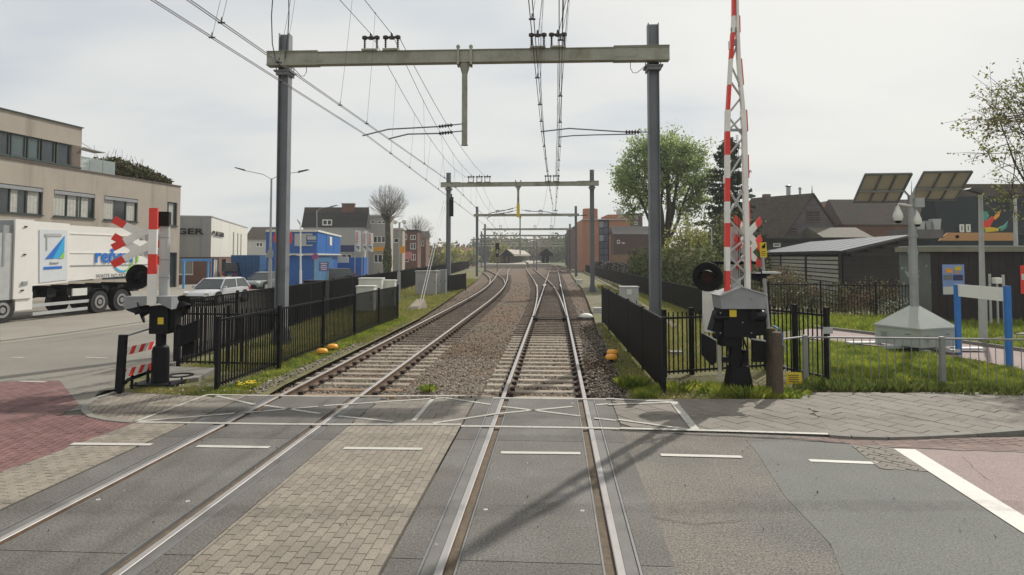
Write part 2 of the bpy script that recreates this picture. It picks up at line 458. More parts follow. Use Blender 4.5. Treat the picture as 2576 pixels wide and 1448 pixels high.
m_wire = M('copper_wire_dark', (0.07, 0.068, 0.075), 0.6, metal=0.3, var=0.05)
m_red = M('signal_red', (0.72, 0.05, 0.035), 0.45, var=0.08, scale=4)
m_white = M('signal_white', (0.76, 0.75, 0.70), 0.5, var=0.1, scale=3, fine=0.05)
m_lgrey = M('light_grey_paint', (0.42, 0.43, 0.42), 0.5, var=0.12, scale=3, fine=0.05)
m_mgrey = M('mid_grey_paint', (0.27, 0.28, 0.285), 0.5, var=0.12, scale=3, fine=0.05)
m_cream = M('cream_cabinet', (0.62, 0.62, 0.56), 0.6, var=0.12, scale=2, fine=0.06)
m_yel = M('yellow_sticker', (0.68, 0.50, 0.03), 0.5, var=0.08)
m_orange = M('orange_plastic', (0.78, 0.34, 0.025), 0.4, var=0.1, scale=6)
m_glass = M('dark_window_glass', (0.035, 0.042, 0.045), 0.08, var=0.3, scale=0.7, spec=0.7)
m_glassg = M('greenish_window_glass', (0.075, 0.105, 0.098), 0.1, var=0.25, scale=0.4, spec=0.7)
m_tyre = M('tyre_rubber', (0.02, 0.02, 0.021), 0.8, var=0.1)
m_rim = M('wheel_rim', (0.33, 0.33, 0.32), 0.45, metal=0.5, var=0.15)
m_blue = M('blue_paint', (0.03, 0.13, 0.42), 0.5, var=0.12, scale=2)
m_bark = M('bark', (0.075, 0.062, 0.046), 0.9, var=0.25, scale=2, fine=0.15, col2=(0.085, 0.09, 0.05), c2scale=1.0)
# ================================================================== GROUND
b = MB(); b.add([(-1500, -60, -0.34), (1500, -60, -0.34), (1500, 1700, -0.34), (-1500, 1700, -0.34)], [(0, 1, 2, 3)])
m_far = M('far_ground', (0.10, 0.11, 0.055), 0.95, var=0.25, scale=0.05, fine=0.2, fscale=1.0)
b.build('ground', m_far, kind='structure')

def smooth_curve(ys, xs, y0=-8, y1=260, sg=5):
    Y = np.arange(y0 - 20, y1 + 20, 0.5)
    X = np.interp(Y, ys, xs)
    X = np.where(Y < ys[0], xs[0] + (Y - ys[0]) * (xs[1] - xs[0]) / (ys[1] - ys[0]), X)
    X = np.where(Y > ys[-1], xs[-1] + (Y - ys[-1]) * (xs[-1] - xs[-2]) / (ys[-1] - ys[-2]), X)
    k = np.arange(-int(3 * sg * 2), int(3 * sg * 2) + 1) * 0.5; g = np.exp(-k * k / 2 / sg / sg); g /= g.sum()
    Xp = np.pad(X, len(k) // 2, mode='reflect', reflect_type='odd'); Xs = np.convolve(Xp, g, 'valid')
    return lambda y: float(np.interp(y, Y, Xs))
cl = smooth_curve([5, 10, 14, 22, 30, 40, 53, 70, 85, 105, 140, 180, 240], [-4.02, -3.74, -3.50, -3.04, -2.56, -1.96, -1.45, -1.30, -1.35, -1.5, -1.3, 0.6, 7])
cr_ = lambda y: -0.215 + 0.0657 * y                                  # straight road of the right track
cd = smooth_curve([5, 20, 30, 36, 43, 55, 73, 100, 140, 180, 240], [cr_(5), cr_(20), 1.76, 2.08, 2.42, 2.88, 3.16, 3.35, 3.7, 5.2, 10], sg=3)
clb = smooth_curve([60, 75, 90, 110, 150], [-1.35, -1.7, -2.7, -4.3, -8], sg=3)   # branch off the left track
def pt(c, y, off, z=0.0):
    d = (c(y + .25) - c(y - .25)) / .5; n = math.hypot(1, d)
    return (c(y) + off / n, y - off * d / n, z)

# ---- the street, verges and fields
street_pts = [(-60, 7.5), (-11.0, 7.5), G(210, 1030), G(250, 985), G(300, 978), (-8.2, 14.0), (-8.75, 22), (-8.95, 50), (-9.4, 150), (-60, 150)]
poly_sheet('street_left', street_pts, 0.0, m_asph3)
poly_sheet('verge_left', [G(300, 978), G(545, 1000), G(650, 1001), (-4.7, 13.6), (-4.35, 20), (-3.95, 28), (-3.9, 36), (-3.9, 48), (-3.9, 70), (-4.6, 100), (-6, 150), (-9.4, 150), (-8.9, 50), (-8.7, 22), (-8.15, 14.0)][::-1], -0.06, m_verge)
xr = lambda y: float(np.interp(y, [12, 17, 25, 33, 40, 50, 60, 80, 120, 160], [2.2, 2.55, 3.3, 4.1, 4.7, 5.6, 6.3, 7.6, 10.6, 13.5]))
poly_sheet('verge_right', [G(1560, 1004), G(2015, 1006), G(2040, 990), G(2700, 992)] + [(60, 12.4), (60, 60), (40, 160), (13.5, 160)] + [(xr(y), y) for y in (120, 80, 60, 50, 40, 33, 25, 17, 13)], -0.06, m_verge)
# cinder path beside the right verge
m_path = M('gritty_path', (0.15, 0.13, 0.085), 0.95, var=0.2, scale=1.2, fine=0.25, fscale=40, col2=(0.10, 0.11, 0.04), c2scale=0.7, c2lo=0.5, c2hi=0.62, bump=0.5)
poly_sheet('gravel_path', [(xr(y) - 0.1, y) for y in (22, 30, 40, 55, 80, 120)] + [(xr(y) + 1.5, y) for y in (120, 80, 55, 40, 30, 22)], -0.052, m_path)
b = MB(); b.path([(6.0, 24, -0.02), (7.0, 35, -0.02), (8.3, 52, -0.02), (9.8, 75, -0.02), (13.4, 125, -0.02)], 0.11, 4)
tag(b.build('cable_duct', m_conc, org=(6.0, 24, -0.05)), 'pale concrete cable duct lid line running along the right verge', 'cable duct')

# ---- ballast bed
b = MB(); ys = np.concatenate([np.arange(12.02, 40, 1.0), np.arange(40, 230, 5.0)]); rows = []
for y in ys:
    xl = cl(y) - 1.75 if y < 25 else cl(y) - 1.9 - min(1.6, (y - 25) * .05)
    if y > 60: xl = min(xl, clb(y) - 2.2) if y > 75 else xl - .3
    a = max(xr(y), xl + 5)
    rows.append([(xl - .5, y, -.16), (xl + .15, y, -.205), (a - .3, y, -.205), (a + .5, y, -.16)])
for r_ in rows: b.v += r_
for i in range(len(rows) - 1):
    for j in range(3): b.f.append((4 * i + j, 4 * i + j + 1, 4 * i + 5 + j, 4 * i + 4 + j)); b.m.append(0)
m_bed = M('ballast_bed', (0.108, 0.082, 0.058), 0.95, var=0.3, scale=4, fine=0.8, fscale=14, bump=1.0, bscale=18, col2=(0.115, 0.072, 0.045), c2scale=0.22, c2lo=0.40, c2hi=0.55)
b.build('ballast_bed', m_bed, kind='structure')

# ---- main crossing road
YE = lambda x: 12.02 - 0.02 * (x + 1)      # far edge of the crossing deck
Yn = -7.0
base = [(-6.6, Yn), (14, Yn), G(2700, 1090), G(2576, 1088), G(2140, 1105), (1.7, 12.05), (-5.6, 12.3), G(335, 1062)]
# right carriageway (old asphalt), runs from the outer panel of the right track
pR = lambda y: pt(cr_, y, 1.17)
road_r = [pR(Yn)[:2], (16, Yn), G(2700, 1130), G(2230, 1108), G(2090, 1101), G(1555, 1075)]
poly_sheet('road', road_r, -0.002, m_asph)
patch = [G(1876, 1106), G(2145, 1118), G(2210, 1175), G(2345, 1190), G(2700, 1420), (7.2, 2.5), (6.8, -6.9), (2.6, -6.9), (3.0, 3.0), G(2120, 1448), G(2090, 1370), G(1975, 1250), G(1930, 1180), G(1905, 1140)]
poly_sheet('asphalt_patch', patch, 0.002, m_asph2)
poly_sheet('cycle_path', [G(2225, 1127), G(2330, 1130), G(2576, 1137), (9.5, 9.4), (18, 9.3), (18, 1.0), (8.0, 4.2), G(2576, 1325)][::1], 0.006, m_pink)

# ---- brick and tile fields
A = math.atan(0.0657)
Ll = lambda y, off: pt(cl, y, off)[:2]
Rr = lambda y, off: pt(cr_, y, off)[:2]
ytop = 10.18
mid = [Ll(3.4, 1.22), Rr(3.4, -1.24), Rr(ytop, -1.24), Ll(ytop, 1.22)]
paving('middle_paving', [mid], m_paver, -A, 0.103, 0.208, z=0.0)
mid2 = [Ll(ytop + .01, 1.22), Rr(ytop + .01, -1.24), Rr(11.98, -1.24), Ll(11.98, 1.22)]
paving('middle_tile_band', [mid2], m_paver2, -A + PI / 2, 0.30, 0.30, z=0.0, piece='tile')
lft = [(-6.68, 3.0), Ll(3.0, -1.35), Ll(10.3, -1.35), G(335, 1064), G(0, 1182)]
paving('left_grey_paving', [lft], m_paver, -A * .9, 0.103, 0.208, z=-0.001)
redp = [G(0, 1184), G(335, 1065), G(225, 1048), G(208, 1030), G(215, 1012), G(300, 965), G(120, 962), G(-200, 990), G(-500, 1180)]
paving('red_paving', [[(-14, 3.0), (-6.70, 3.0), G(333, 1066), G(222, 1046), (-14, 10.9)], [(-14, 10.91), G(222, 1046), G(209, 1030), G(222, 1006), G(300, 962), G(120, 958), (-14, 12.8)]], m_redbrick, 0.12, 0.105, 0.21, z=0.003, gap=0.012)
isl = [G(338, 1062), G(232, 1046), G(216, 1030), G(228, 1010), G(320, 985), G(500, 997), G(540, 999)]
paving('island_paving', [isl], m_paver, 0.35, 0.103, 0.208, z=0.0)
l3 = [G(338, 1063), G(540, 999), Ll(12.2, -1.35), Ll(10.31, -1.35)]
paving('left_tile_band', [l3], m_paver2, -A + PI / 2, 0.30, 0.30, z=0.0, piece='tile')
side = [G(1527, 1004), G(1555, 1073), G(2100, 1097), G(2230, 1100), G(2576, 1084), G(2720, 1074), (12.9, 12.6), G(2020, 990), G(1985, 1008)]
paving('right_tile_pavement', [[Rr(12.02, 1.22), Rr(10.12, 1.22), G(2100, 1097), G(2015, 1006)], [G(2015, 1006), G(2100, 1097), G(2230, 1100), G(2576, 1084), G(2720, 1074), (12.9, 12.6), G(2025, 990)]], m_paver2, A + 0.50, 0.30, 0.45, z=0.012, piece='tile', gap=0.009, jit=0.003)
blk = [G(2140, 1121), G(2245, 1124), G(2345, 1188), G(2215, 1182)]
paving('block_patch', [blk], m_paver2, 0.75, 0.105, 0.21, z=0.008, gap=0.010, jit=.003)
gut = [G(1990, 1098), G(2230, 1106), G(2700, 1096), (13, 9.5), G(2576, 1136), G(2330, 1128), G(2140, 1120)]
paving('gutter_paving', [[G(1970, 1099), G(2230, 1104), G(2245, 1125), G(2140, 1119)], [G(2230, 1106), G(2760, 1096), G(2760, 1140), G(2245, 1127)]], M('reddish_gutter_brick', (0.20, 0.14, 0.12), 0.88, var=0.15, fine=0.15, objr=0.15, island=0.1), 0.02, 0.21, 0.105, z=0.0, piece='brick')

def curb(name, pix, w, h, mat, z0=-0.05, seg=1.0):
    pts = [Vector(G3(*p)) for p in pix]
    root = structure(name)
    for i in range(len(pts) - 1):
        p, q = pts[i], pts[i + 1]; n = max(1, round((q - p).length / seg))
        for k in range(n):
            a = p.lerp(q, k / n); c = p.lerp(q, (k + 1) / n); d = (c - a).normalized() * 0.004
            b = MB(); b.beam(a + d + Vector((0, 0, (h + z0) / 2)), c - d + Vector((0, 0, (h + z0) / 2)), w, h - z0); b.build('kerbstone', mat, root)
m_kerb = M('kerb_concrete', (0.20, 0.19, 0.165), 0.9, var=0.18, scale=2, fine=0.12, objr=0.1)
curb('kerb_right', [(2085, 1098), (2140, 1102), (2230, 1104), (2330, 1101), (2450, 1095), (2576, 1085), (2720, 1072)], 0.13, 0.035, m_kerb)
curb('kerb_island', [(300, 985), (240, 1003), (215, 1020), (212, 1034), (230, 1049), (272, 1058), (335, 1064)], 0.10, 0.015, m_kerb)
curb('kerb_street', [(0, 860), (160, 840), (380, 808), (470, 790)], 0.14, 0.03, m_kerb)
curb('kerb_verge', [(427, 922), (475, 888), (520, 860), (610, 815), (700, 779), (830, 735)], 0.15, 0.06, m_kerb)

def crack(pix, w=.012, label='thin dark crack in the asphalt'):
    b = MB(); P = [Vector(G3(*p)) for p in pix]; Q = []
    for p, q in zip(P[:-1], P[1:]):
        n = max(2, int((q - p).length / .12)); Q += [p.lerp(q, i / n) + Vector((random.gauss(0, .012), random.gauss(0, .012), 0)) for i in range(n)]
    Q.append(P[-1])
    for i, p in enumerate(Q):
        d = (Q[min(i + 1, len(Q) - 1)] - Q[max(i - 1, 0)]).normalized(); n = Vector((-d.y, d.x, 0)) * w / 2 * random.uniform(.4, 1.3)
        b.v += [(p.x + n.x, p.y + n.y, .009), (p.x - n.x, p.y - n.y, .009)]
    for i in range(len(Q) - 1): b.f.append((2 * i + 1, 2 * i + 3, 2 * i + 2, 2 * i)); b.m.append(0)
    b.build('crack', M('crack_dark', (0.045, 0.042, 0.038), .95), None, kind='structure')
crack([(1540, 1083), (1700, 1092), (1860, 1100), (1990, 1105), (2140, 1118)], .03)
crack([(2230, 1127), (2400, 1134), (2576, 1140), (2700, 1146)], .03)
crack([(2420, 1150), (2470, 1200), (2500, 1215)], .005)
crack([(1640, 1300), (1760, 1322), (1880, 1310)], .007)
crack([(60, 870), (200, 852), (380, 822)], .02)
m_skid = M('tyre_rubber_marks', (0.05, 0.046, 0.044), .85, var=.1)
_n, _l = nodes_of(m_skid); _g = _n.new('ShaderNodeNewGeometry'); _t = _n.new('ShaderNodeTexNoise'); _t.inputs['Scale'].default_value = 5; _t.inputs['Detail'].default_value = 9; _t.inputs['Roughness'].default_value = .8; _l.new(_g.outputs['Position'], _t.inputs['Vector'])
_r = _n.new('ShaderNodeMapRange'); _r.inputs[1].default_value = .40; _r.inputs[2].default_value = .72; _r.inputs[3].default_value = 0; _r.inputs[4].default_value = .55; _l.new(_t.outputs[0], _r.inputs[0])
_x = _n.new('ShaderNodeBsdfTransparent'); _m = _n.new('ShaderNodeMixShader'); _l.new(_r.outputs[0], _m.inputs[0]); _l.new(_x.outputs[0], _m.inputs[1]); _l.new(_n['Principled BSDF'].outputs[0], _m.inputs[2]); _l.new(_m.outputs[0], _n['Material Output'].inputs[0])
skz = [0]
def skid(pts, w):
    P = [Vector((*p, 0)) for p in pts]; Q = []
    for i in range(len(P) - 1):
        p0, p1, p2, p3 = P[max(i - 1, 0)], P[i], P[i + 1], P[min(i + 2, len(P) - 1)]
        for k in range(8): u = k / 8; Q.append(.5 * ((2 * p1) + (p2 - p0) * u + (2 * p0 - 5 * p1 + 4 * p2 - p3) * u * u + (3 * p1 - p0 - 3 * p2 + p3) * u ** 3))
    Q.append(P[-1]); b = MB(); skz[0] += 1; z = .0105 + skz[0] * .0004
    for i, p in enumerate(Q):
        d = (Q[min(i + 1, len(Q) - 1)] - Q[max(i - 1, 0)]).normalized(); n = Vector((-d.y, d.x, 0)) * w / 2; b.v += [(p.x + n.x, p.y + n.y, z), (p.x - n.x, p.y - n.y, z)]
    for i in range(len(Q) - 1): b.f.append((2 * i + 1, 2 * i + 3, 2 * i + 2, 2 * i)); b.m.append(0)
    b.build('tyre_mark', m_skid, None, kind='structure')
for a in ([(0, 1042), (140, 1005), (300, 975), (420, 950)], [(0, 1010), (150, 985), (330, 955)], [(30, 1065), (180, 1028), (300, 1000), (420, 985)], [(0, 962), (160, 948), (330, 915)], [(240, 1040), (330, 1022), (480, 1012), (640, 1010)], [(260, 1050), (380, 1040), (520, 1036), (660, 1038)]):
    skid([G(*p) for p in a], .24)
m_skid = m_skid.copy(); [n for n in m_skid.node_tree.nodes if n.type == 'MAP_RANGE'][-1].inputs[4].default_value = .26
for y0, y1 in ((6.75, 6.9), (9.55, 9.35), (10.75, 10.6)):
    skid([(-7, y0 + .3), (-3, y0), (1, (y0 + y1) / 2), (5, y1), (9, y1 - .3)], .30)
# ---- crossing deck: panels, edge strips, flangeways
deck = structure('crossing_deck')
def strip(c, o0, o1, y0, y1, z, mat, name, th=0.10, parent=deck, step=1.5, kind=None):
    n = max(1, int((y1 - y0) / step)); b = MB(); yy = [y0 + (y1 - y0) * i / n for i in range(n + 1)]
    for y in yy:
        a, q = pt(c, y, o0, z), pt(c, y, o1, z)
        b.v += [a, q, (a[0], a[1], z - th), (q[0], q[1], z - th)]
    for i in range(n):
        k = 4 * i
        b.f += [(k, k + 1, k + 5, k + 4), (k + 2, k, k + 4, k + 6), (k + 1, k + 3, k + 7, k + 5), (k + 3, k + 2, k + 6, k + 7)]; b.m += [0] * 4
    b.f += [(0, 2, 3, 1), (4 * n, 4 * n + 1, 4 * n + 3, 4 * n + 2)]; b.m += [0, 0]
    return b.build(name, mat, parent, kind=kind)
for c, y1, jn in ((cl, 12.2, 5.86), (cr_, 12.0, 5.66)):
    ends = [Yn, -1.9, 1.9, jn, 9.45 if c is cl else 9.3, y1]
    for a, q in zip(ends[:-1], ends[1:]):
        g = 0.006
        strip(c, -0.60, 0.60, a + g, q - g, 0.0, m_panel, 'panel')
        for s in (-1, 1):
            o0, o1 = (0.93, 1.21) if s > 0 else (-1.31 if c is cl else -1.21, -0.93)
            strip(c, o0, o1, a + g, q - g, 0.0, m_panel, 'outer_panel')
    for s in (-1, 1):
        r0 = 0.7525 * s
        def ss(lo, hi, z, mat, name): strip(c, *(sorted((lo * s, hi * s))), Yn, y1 - .01, z, mat, name, th=0.06)
        ss(0.604, 0.622, 0.001, m_strip, 'edge_strip')
        ss(0.624, 0.714, -0.035, m_dirt, 'flangeway_fill')
        ss(0.792, 0.90, -0.010, m_rubber, 'rubber_seal')
        ss(0.903, 0.926, 0.001, m_strip, 'edge_strip')
# lifting eyes in the panels
for px, py in ((247, 1258), (1222, 1283), (1465, 1286), (472, 1262), (1440, 1015)):
    b = MB(); q = G3(px, py, 0); b.disc((q[0], q[1], 0.001), (0, 0, 1), 0.022, 0.003, 10, r_in=0.011); b.build('lifting_eye', m_cream, deck)
strip(cr_, -1.28, 1.28, 12.005, 12.10, -0.02, m_kerb, 'end_sill', 0.15)
strip(cl, -1.35, 1.28, 12.205, 12.30, -0.02, m_kerb, 'end_sill', 0.15)

# ---- painted markings
marks = structure('road_markings')
def line(p, q, w, name='painted_line', mat=m_paint, z=0.0065, w2=None, taper=None):
    a = Vector(G3(*p)); c = Vector(G3(*q)); d = (c - a).normalized(); n = Vector((-d.y, d.x, 0)); w2 = w2 or w
    k = max(1, int((c - a).length / 0.4)); b = MB()
    for i in range(k + 1):
        r_ = a.lerp(c, i / k); ww = w + (w2 - w) * i / k
        b.v += [(r_.x + n.x * ww / 2, r_.y + n.y * ww / 2, z), (r_.x - n.x * ww / 2, r_.y - n.y * ww / 2, z)]
    for i in range(k): b.f.append((2 * i + 1, 2 * i + 3, 2 * i + 2, 2 * i)); b.m.append(0)
    return b.build(name, mat, marks)
for p, q in (((180, 1118), (382, 1120)), ((495, 1124), (678, 1127)), ((865, 1129), (1062, 1131)), ((1260, 1140), (1460, 1142)), ((1662, 1146), (1866, 1151)), ((2036, 1160), (2210, 1167))):
    line(p, q, 0.10, 'dash_mark', m_paintf, 0.0075)
line((345, 1063), (700, 1068), 0.09); line((700, 1068), (860, 1069), 0.09); line((860, 1069), (1160, 1069), 0.09, z=.0075); line((1160, 1073), (1500, 1078), 0.09); line((1500, 1078), (1560, 1080), .09, z=.008)
line((1560, 1081), (1860, 1089), 0.09, z=.023); line((1860, 1089), (2085, 1096), .09, z=.0235)
line((520, 994), (820, 998), 0.08); line((820, 998), (1200, 996), 0.08); line((1240, 1002), (1525, 1005), .08); line((1525, 1006), (1690, 1014), 0.08, z=.022)
for p, q in (((340, 1062), (520, 995)), ((340, 1062), (590, 1041)), ((610, 1040), (800, 1024)), ((815, 1022), (1120, 1002)), ((545, 997), (640, 1019)), ((665, 1021), (805, 1042)),
             ((850, 1048), (990, 1062)), ((1040, 1060), (1090, 1003)), ((1090, 1066), (1250, 1042)), ((1250, 1042), (1440, 1024)), ((1500, 1020), (1530, 1017)), ((1120, 1002), (1235, 1019)),
             ((1265, 1024), (1460, 1048)), ((1495, 1053), (1550, 1059))):
    line(p, q, 0.075, z=.0072)
for p, q in (((1530, 1021), (1690, 1016)), ((1555, 1059), (1750, 1087)),): line(p, q, 0.075, z=.0225)
line((1694, 1014), (1750, 1086), 0.13, z=.024)
line((2275, 1132), (2700, 1400), 0.27, 'wide_stop_line', m_paintf, .0105, w2=.27)
for p, q in (((215, 900), (270, 902)), ((30, 900), (60, 901)), ((50, 960), (115, 962))): line(p, q, 0.10, 'street_dash')

# ================================================================== TRACKS
RAIL = [(-.036, -.006), (-.028, 0), (.028, 0), (.036, -.006), (.036, -.04), (.011, -.052), (.010, -.135), (.07, -.152), (.07, -.168), (-.07, -.168), (-.07, -.152), (-.010, -.135), (-.011, -.052), (-.036, -.04)]
def rail(c, off, y0, y1, parent, name='rail', z=0.0, step=None, taper=0):
    b = MB(); n = len(RAIL)
    yy = []; y = y0
    while y < y1 - 1e-6:
        yy.append(y); y += (step or (1.0 if y < 60 else 3.0))
    yy.append(y1)
    for y in yy:
        sc = 1.0
        if taper and y - y0 < taper: sc = 0.25 + 0.75 * (y - y0) / taper
        for x, zz in RAIL:
            p = pt(c, y, off + (x * sc)); b.v.append((p[0], p[1], zz + z))
    for i in range(len(yy) - 1):
        for j in range(n):
            j2 = (j + 1) % n; b.f.append((i * n + j2, i * n + j, (i + 1) * n + j, (i + 1) * n + j2)); b.m.append(0 if j in (0, 1, 2) else 1)
    b.f.append(tuple(range(n))); b.m.append(1)
    return b.build(name, [m_railtop, m_railrust], parent)
SLM = {}
def sleeper(c, y, parent, mat, ln=2.5, cx=0.0):
    key = (mat.name, round(ln, 1))
    if key not in SLM:
        b = MB(); h = .2; w = .24; l2 = ln / 2
        prof = [(-w / 2, -h), (w / 2, -h), (w / 2 - .02, -.015), (w / 2 - .045, 0), (-w / 2 + .045, 0), (-w / 2 + .02, -.015)]
        b.ext([(-l2, p[0], p[1]) for p in prof], (ln, 0, 0)); me = bpy.data.meshes.new('sleeper'); me.from_pydata(b.v, [], b.f); me.materials.append(mat); SLM[key] = me
    o = link('sleeper', SLM[key], parent); p = pt(c, y, cx, -0.170 + random.uniform(-.006, .004))
    d = (c(y + .3) - c(y - .3)) / .6
    o.location = Vector(p) - OFF[parent.name]; o.rotation_euler = (0, 0, -math.atan(d) + random.uniform(-.008, .008)); return o
def clips(c, offs, ys_, parent, zt=-0.12):
    b = MB()
    for y in ys_:
        for o_ in offs:
            for s in (-1, 1):
                p = pt(c, y, o_ + s * .095, -0.135); b.box(p, (.085, .15, .07), rz=0)
                q = pt(c, y, o_ + s * .06, -0.115); b.tube((q[0] - .03, q[1] - .04, q[2]), (q[0] + .03, q[1] + .04, q[2] + .01), .016, n=5)
    return b.build('rail_fastenings', m_clip, parent, kind='stuff')
tl = thing('railway_track', 'curving left track crossing the road then bending away past the left fence', 'railway track', (cl(6), 6, 0))
rail(cl, -.7525, Yn, 215, tl); rail(cl, .7525, Yn, 215, tl)
ys_ = [12.55 + .6 * i for i in range(140)]
for i, y in enumerate(ys_):
    sleeper(cl, y, tl, m_concr if i < 3 else (m_conc if y < 20.8 else m_timber))
clips(cl, (-.7525, .7525), ys_[:100], tl)
tr = thing('railway_track', 'straight right track with the set of points in the middle of the picture', 'railway track', (cr_(6), 6, 0))
rail(cr_, -.7525, Yn, 30.0, tr); rail(cr_, .7525, Yn, 170, tr)
# turnout: left stock rail curves left, two blades, crossing nose
rail(cd, -.7525, 30.0, 215, tr, 'stock_rail')
rail(cr_, -.7525 + .055, 29.2, 58.0, tr, 'switch_blade', taper=6); rail(cr_, -.7525, 60.0, 170, tr, 'rail')
rail(cd, .7525 - .055, 29.2, 57.0, tr, 'switch_blade', taper=6); rail(cd, .7525, 59.0, 215, tr, 'rail')
b = MB(); pa, pb = pt(cr_, 57.2, -.72), pt(cr_, 60.5, -.74); b.ext([(pa[0] - .1, pa[1], -.02), (pa[0] + .13, pa[1], -.02), (pb[0] + .16, pb[1], -.02), (pb[0] - .16, pb[1], -.02)], (0, 0, .022)); b.build('crossing_nose', m_railtop, tr)
for c_, o_ in ((cr_, .69), (cd, -.69)): rail(c_, o_, 56, 61, tr, 'check_rail')
ys_ = [12.35 + .6 * i for i in range(150)]
for i, y in enumerate(ys_):
    if y < 22.8: sleeper(cr_, y, tr, m_conc)
    else:
        ln = 2.6 if y < 32 else 2.6 + max(0, cr_(y) - cd(y))
        if y < 76: sleeper(cr_, y, tr, m_timber, round(ln, 1), -(ln - 2.6) / 2)
        else: sleeper(cr_, y, tr, m_timber); sleeper(cd, y, tr, m_timber)
clips(cr_, (-.7525, .7525), ys_[:95], tr)
b = MB(); p0 = pt(cr_, 28.0, -.9, -.1); p1 = pt(cr_, 28.0, 2.3, -.1); b.beam(p0, p1, .07, .05); p0 = pt(cr_, 28.7, -.7, -.1); p1 = pt(cr_, 28.7, 1.9, -.1); b.beam(p0, p1, .05, .04)
b.build('stretcher_bar', m_clip, tr)
for s in (-1, 1):
    b = MB(); p = pt(cr_, 28.0, .66 * s, -.09); b.box(p, (.26, .34, .14)); b.lathe((p[0], p[1] + .1, p[2] + .05), [(.12, 0), (.1, .06), (.04, .08)], 10); b.build('blade_clamp', m_blackm, tr)
tb = thing('railway_track', 'branch rails leaving the left track towards the far platforms', 'railway track', (clb(70), 70, 0))
rail(clb, -.7525, 62, 140, tb); rail(clb, .7525, 62, 140, tb)
# points motor
pm = G(1475, 800, -.12)
t = thing('point_motor', 'domed dark point motor housing beside the switch on the right track', 'point motor', (pm[0], pm[1], -.18))
b = MB(); b.lathe((pm[0], pm[1], -.18), [(.30, 0), (.30, .12), (.25, .20), (.12, .25), (.02, .26)], 16); b.build('housing', m_cream, t, smooth=True)
b = MB(); b.box((pm[0], pm[1], -.13), (.8, .45, .1)); b.build('base_plate', m_blackm, t)
q = G(1505, 790, -.1); b = MB(); b.box((q[0], q[1], .03), (.42, .4, .26)); b.box((q[0], q[1], .17), (.46, .44, .03)); tag(b.build('junction_box', m_lgrey, org=(q[0], q[1], -.1)), 'small grey junction box next to the domed point motor', 'junction box')
q = G(1458, 715, -.1); b = MB(); b.box((q[0], q[1], .05), (.55, .5, .45)); b.box((q[0], q[1], .29), (.6, .55, .04)); tag(b.build('junction_box', m_cream, org=(q[0], q[1], -.1)), 'small pale track box by the second gantry on the right', 'junction box')
# far sidings and platforms
for k, (xa, ya, xb, yb) in enumerate(((9.0, 105, 13.0, 200), (-9.0, 120, -4, 220))):
    t = thing('railway_track', ('far siding rails beyond the right-hand gantries', 'far siding rails on the left by the platform')[k], 'railway track', (xa, ya, 0)); f = lambda y, xa=xa, ya=ya, xb=xb, yb=yb: xa + (xb - xa) * (y - ya) / (yb - ya)
    rail(f, -.7525, ya, yb, t, step=10); rail(f, .7525, ya, yb, t, step=10)

# ---- ballast stones (real stones near the crossing, thinning out with distance)
def stones(name, n, fx0, fx1, y0, y1, size, zlo, zhi, mat, power=1.0):
    u = rng.random(n) ** power; y = y0 + (y1 - y0) * u
    xa = np.array([fx0(v) for v in y]); xb = np.array([fx1(v) for v in y]); x = xa + (xb - xa) * rng.random(n)
    z = zlo + (zhi - zlo) * rng.random(n)
    base = np.array([(1, 0, 0), (-1, 0, 0), (0, 1, 0), (0, -1, 0), (0, 0, 1), (0, 0, -1)], float)
    fc = np.array([(0, 2, 4), (2, 1, 4), (1, 3, 4), (3, 0, 4), (2, 0, 5), (1, 2, 5), (3, 1, 5), (0, 3, 5)])
    s = size * (0.55 + 0.9 * rng.random((n, 1, 1)))
    v = base[None] * (0.6 + 0.8 * rng.random((n, 6, 3)))+ (rng.random((n, 6, 3)) - .5) * .7
    th = rng.random(n) * 6.28; c_, s_ = np.cos(th), np.sin(th)
    vx = v[:, :, 0] * c_[:, None] - v[:, :, 1] * s_[:, None]; vy = v[:, :, 0] * s_[:, None] + v[:, :, 1] * c_[:, None]
    v = np.stack([vx, vy, v[:, :, 2] * .8], 2) * s + np.stack([x, y, z], 1)[:, None, :]
    F = fc[None] + (np.arange(n) * 6)[:, None, None]
    me = bpy.data.meshes.new(name); me.vertices.add(n * 6); me.vertices.foreach_set('co', v.reshape(-1))
    me.loops.add(n * 24); me.loops.foreach_set('vertex_index', F.reshape(-1).astype(np.int32))
    me.polygons.add(n * 8); me.polygons.foreach_set('loop_start', np.arange(0, n * 24, 3, dtype=np.int32)); me.polygons.foreach_set('loop_total', np.full(n * 8, 3, dtype=np.int32))
    me.materials.append(mat); me.update(calc_edges=True)
    o = link(name, me, None, 'stuff'); o['label'] = 'loose angular ballast stones between and beside the rails'
    return o
stones('ballast_stones', 52000, lambda y: cl(y) - 2.0, lambda y: xr(y) - .05, 12.15, 22, .034, -.25, -.205, m_stone, 1.15)
stones('ballast_stones', 60000, lambda y: cl(y) - 2.0, lambda y: xr(y) - .05, 18, 70, .042, -.258, -.21, m_stoner, 2.2)
stones('ballast_stones', 9000, lambda y: cl(y) - 2.35, lambda y: cl(y) - 1.3, 12.3, 26, .030, -.13, -.05, m_stone, 1.2)
stones('ballast_stones', 4000, lambda y: xr(y) - .7, lambda y: xr(y) + .35, 12.2, 26, .028, -.15, -.05, m_stone, 1.2)

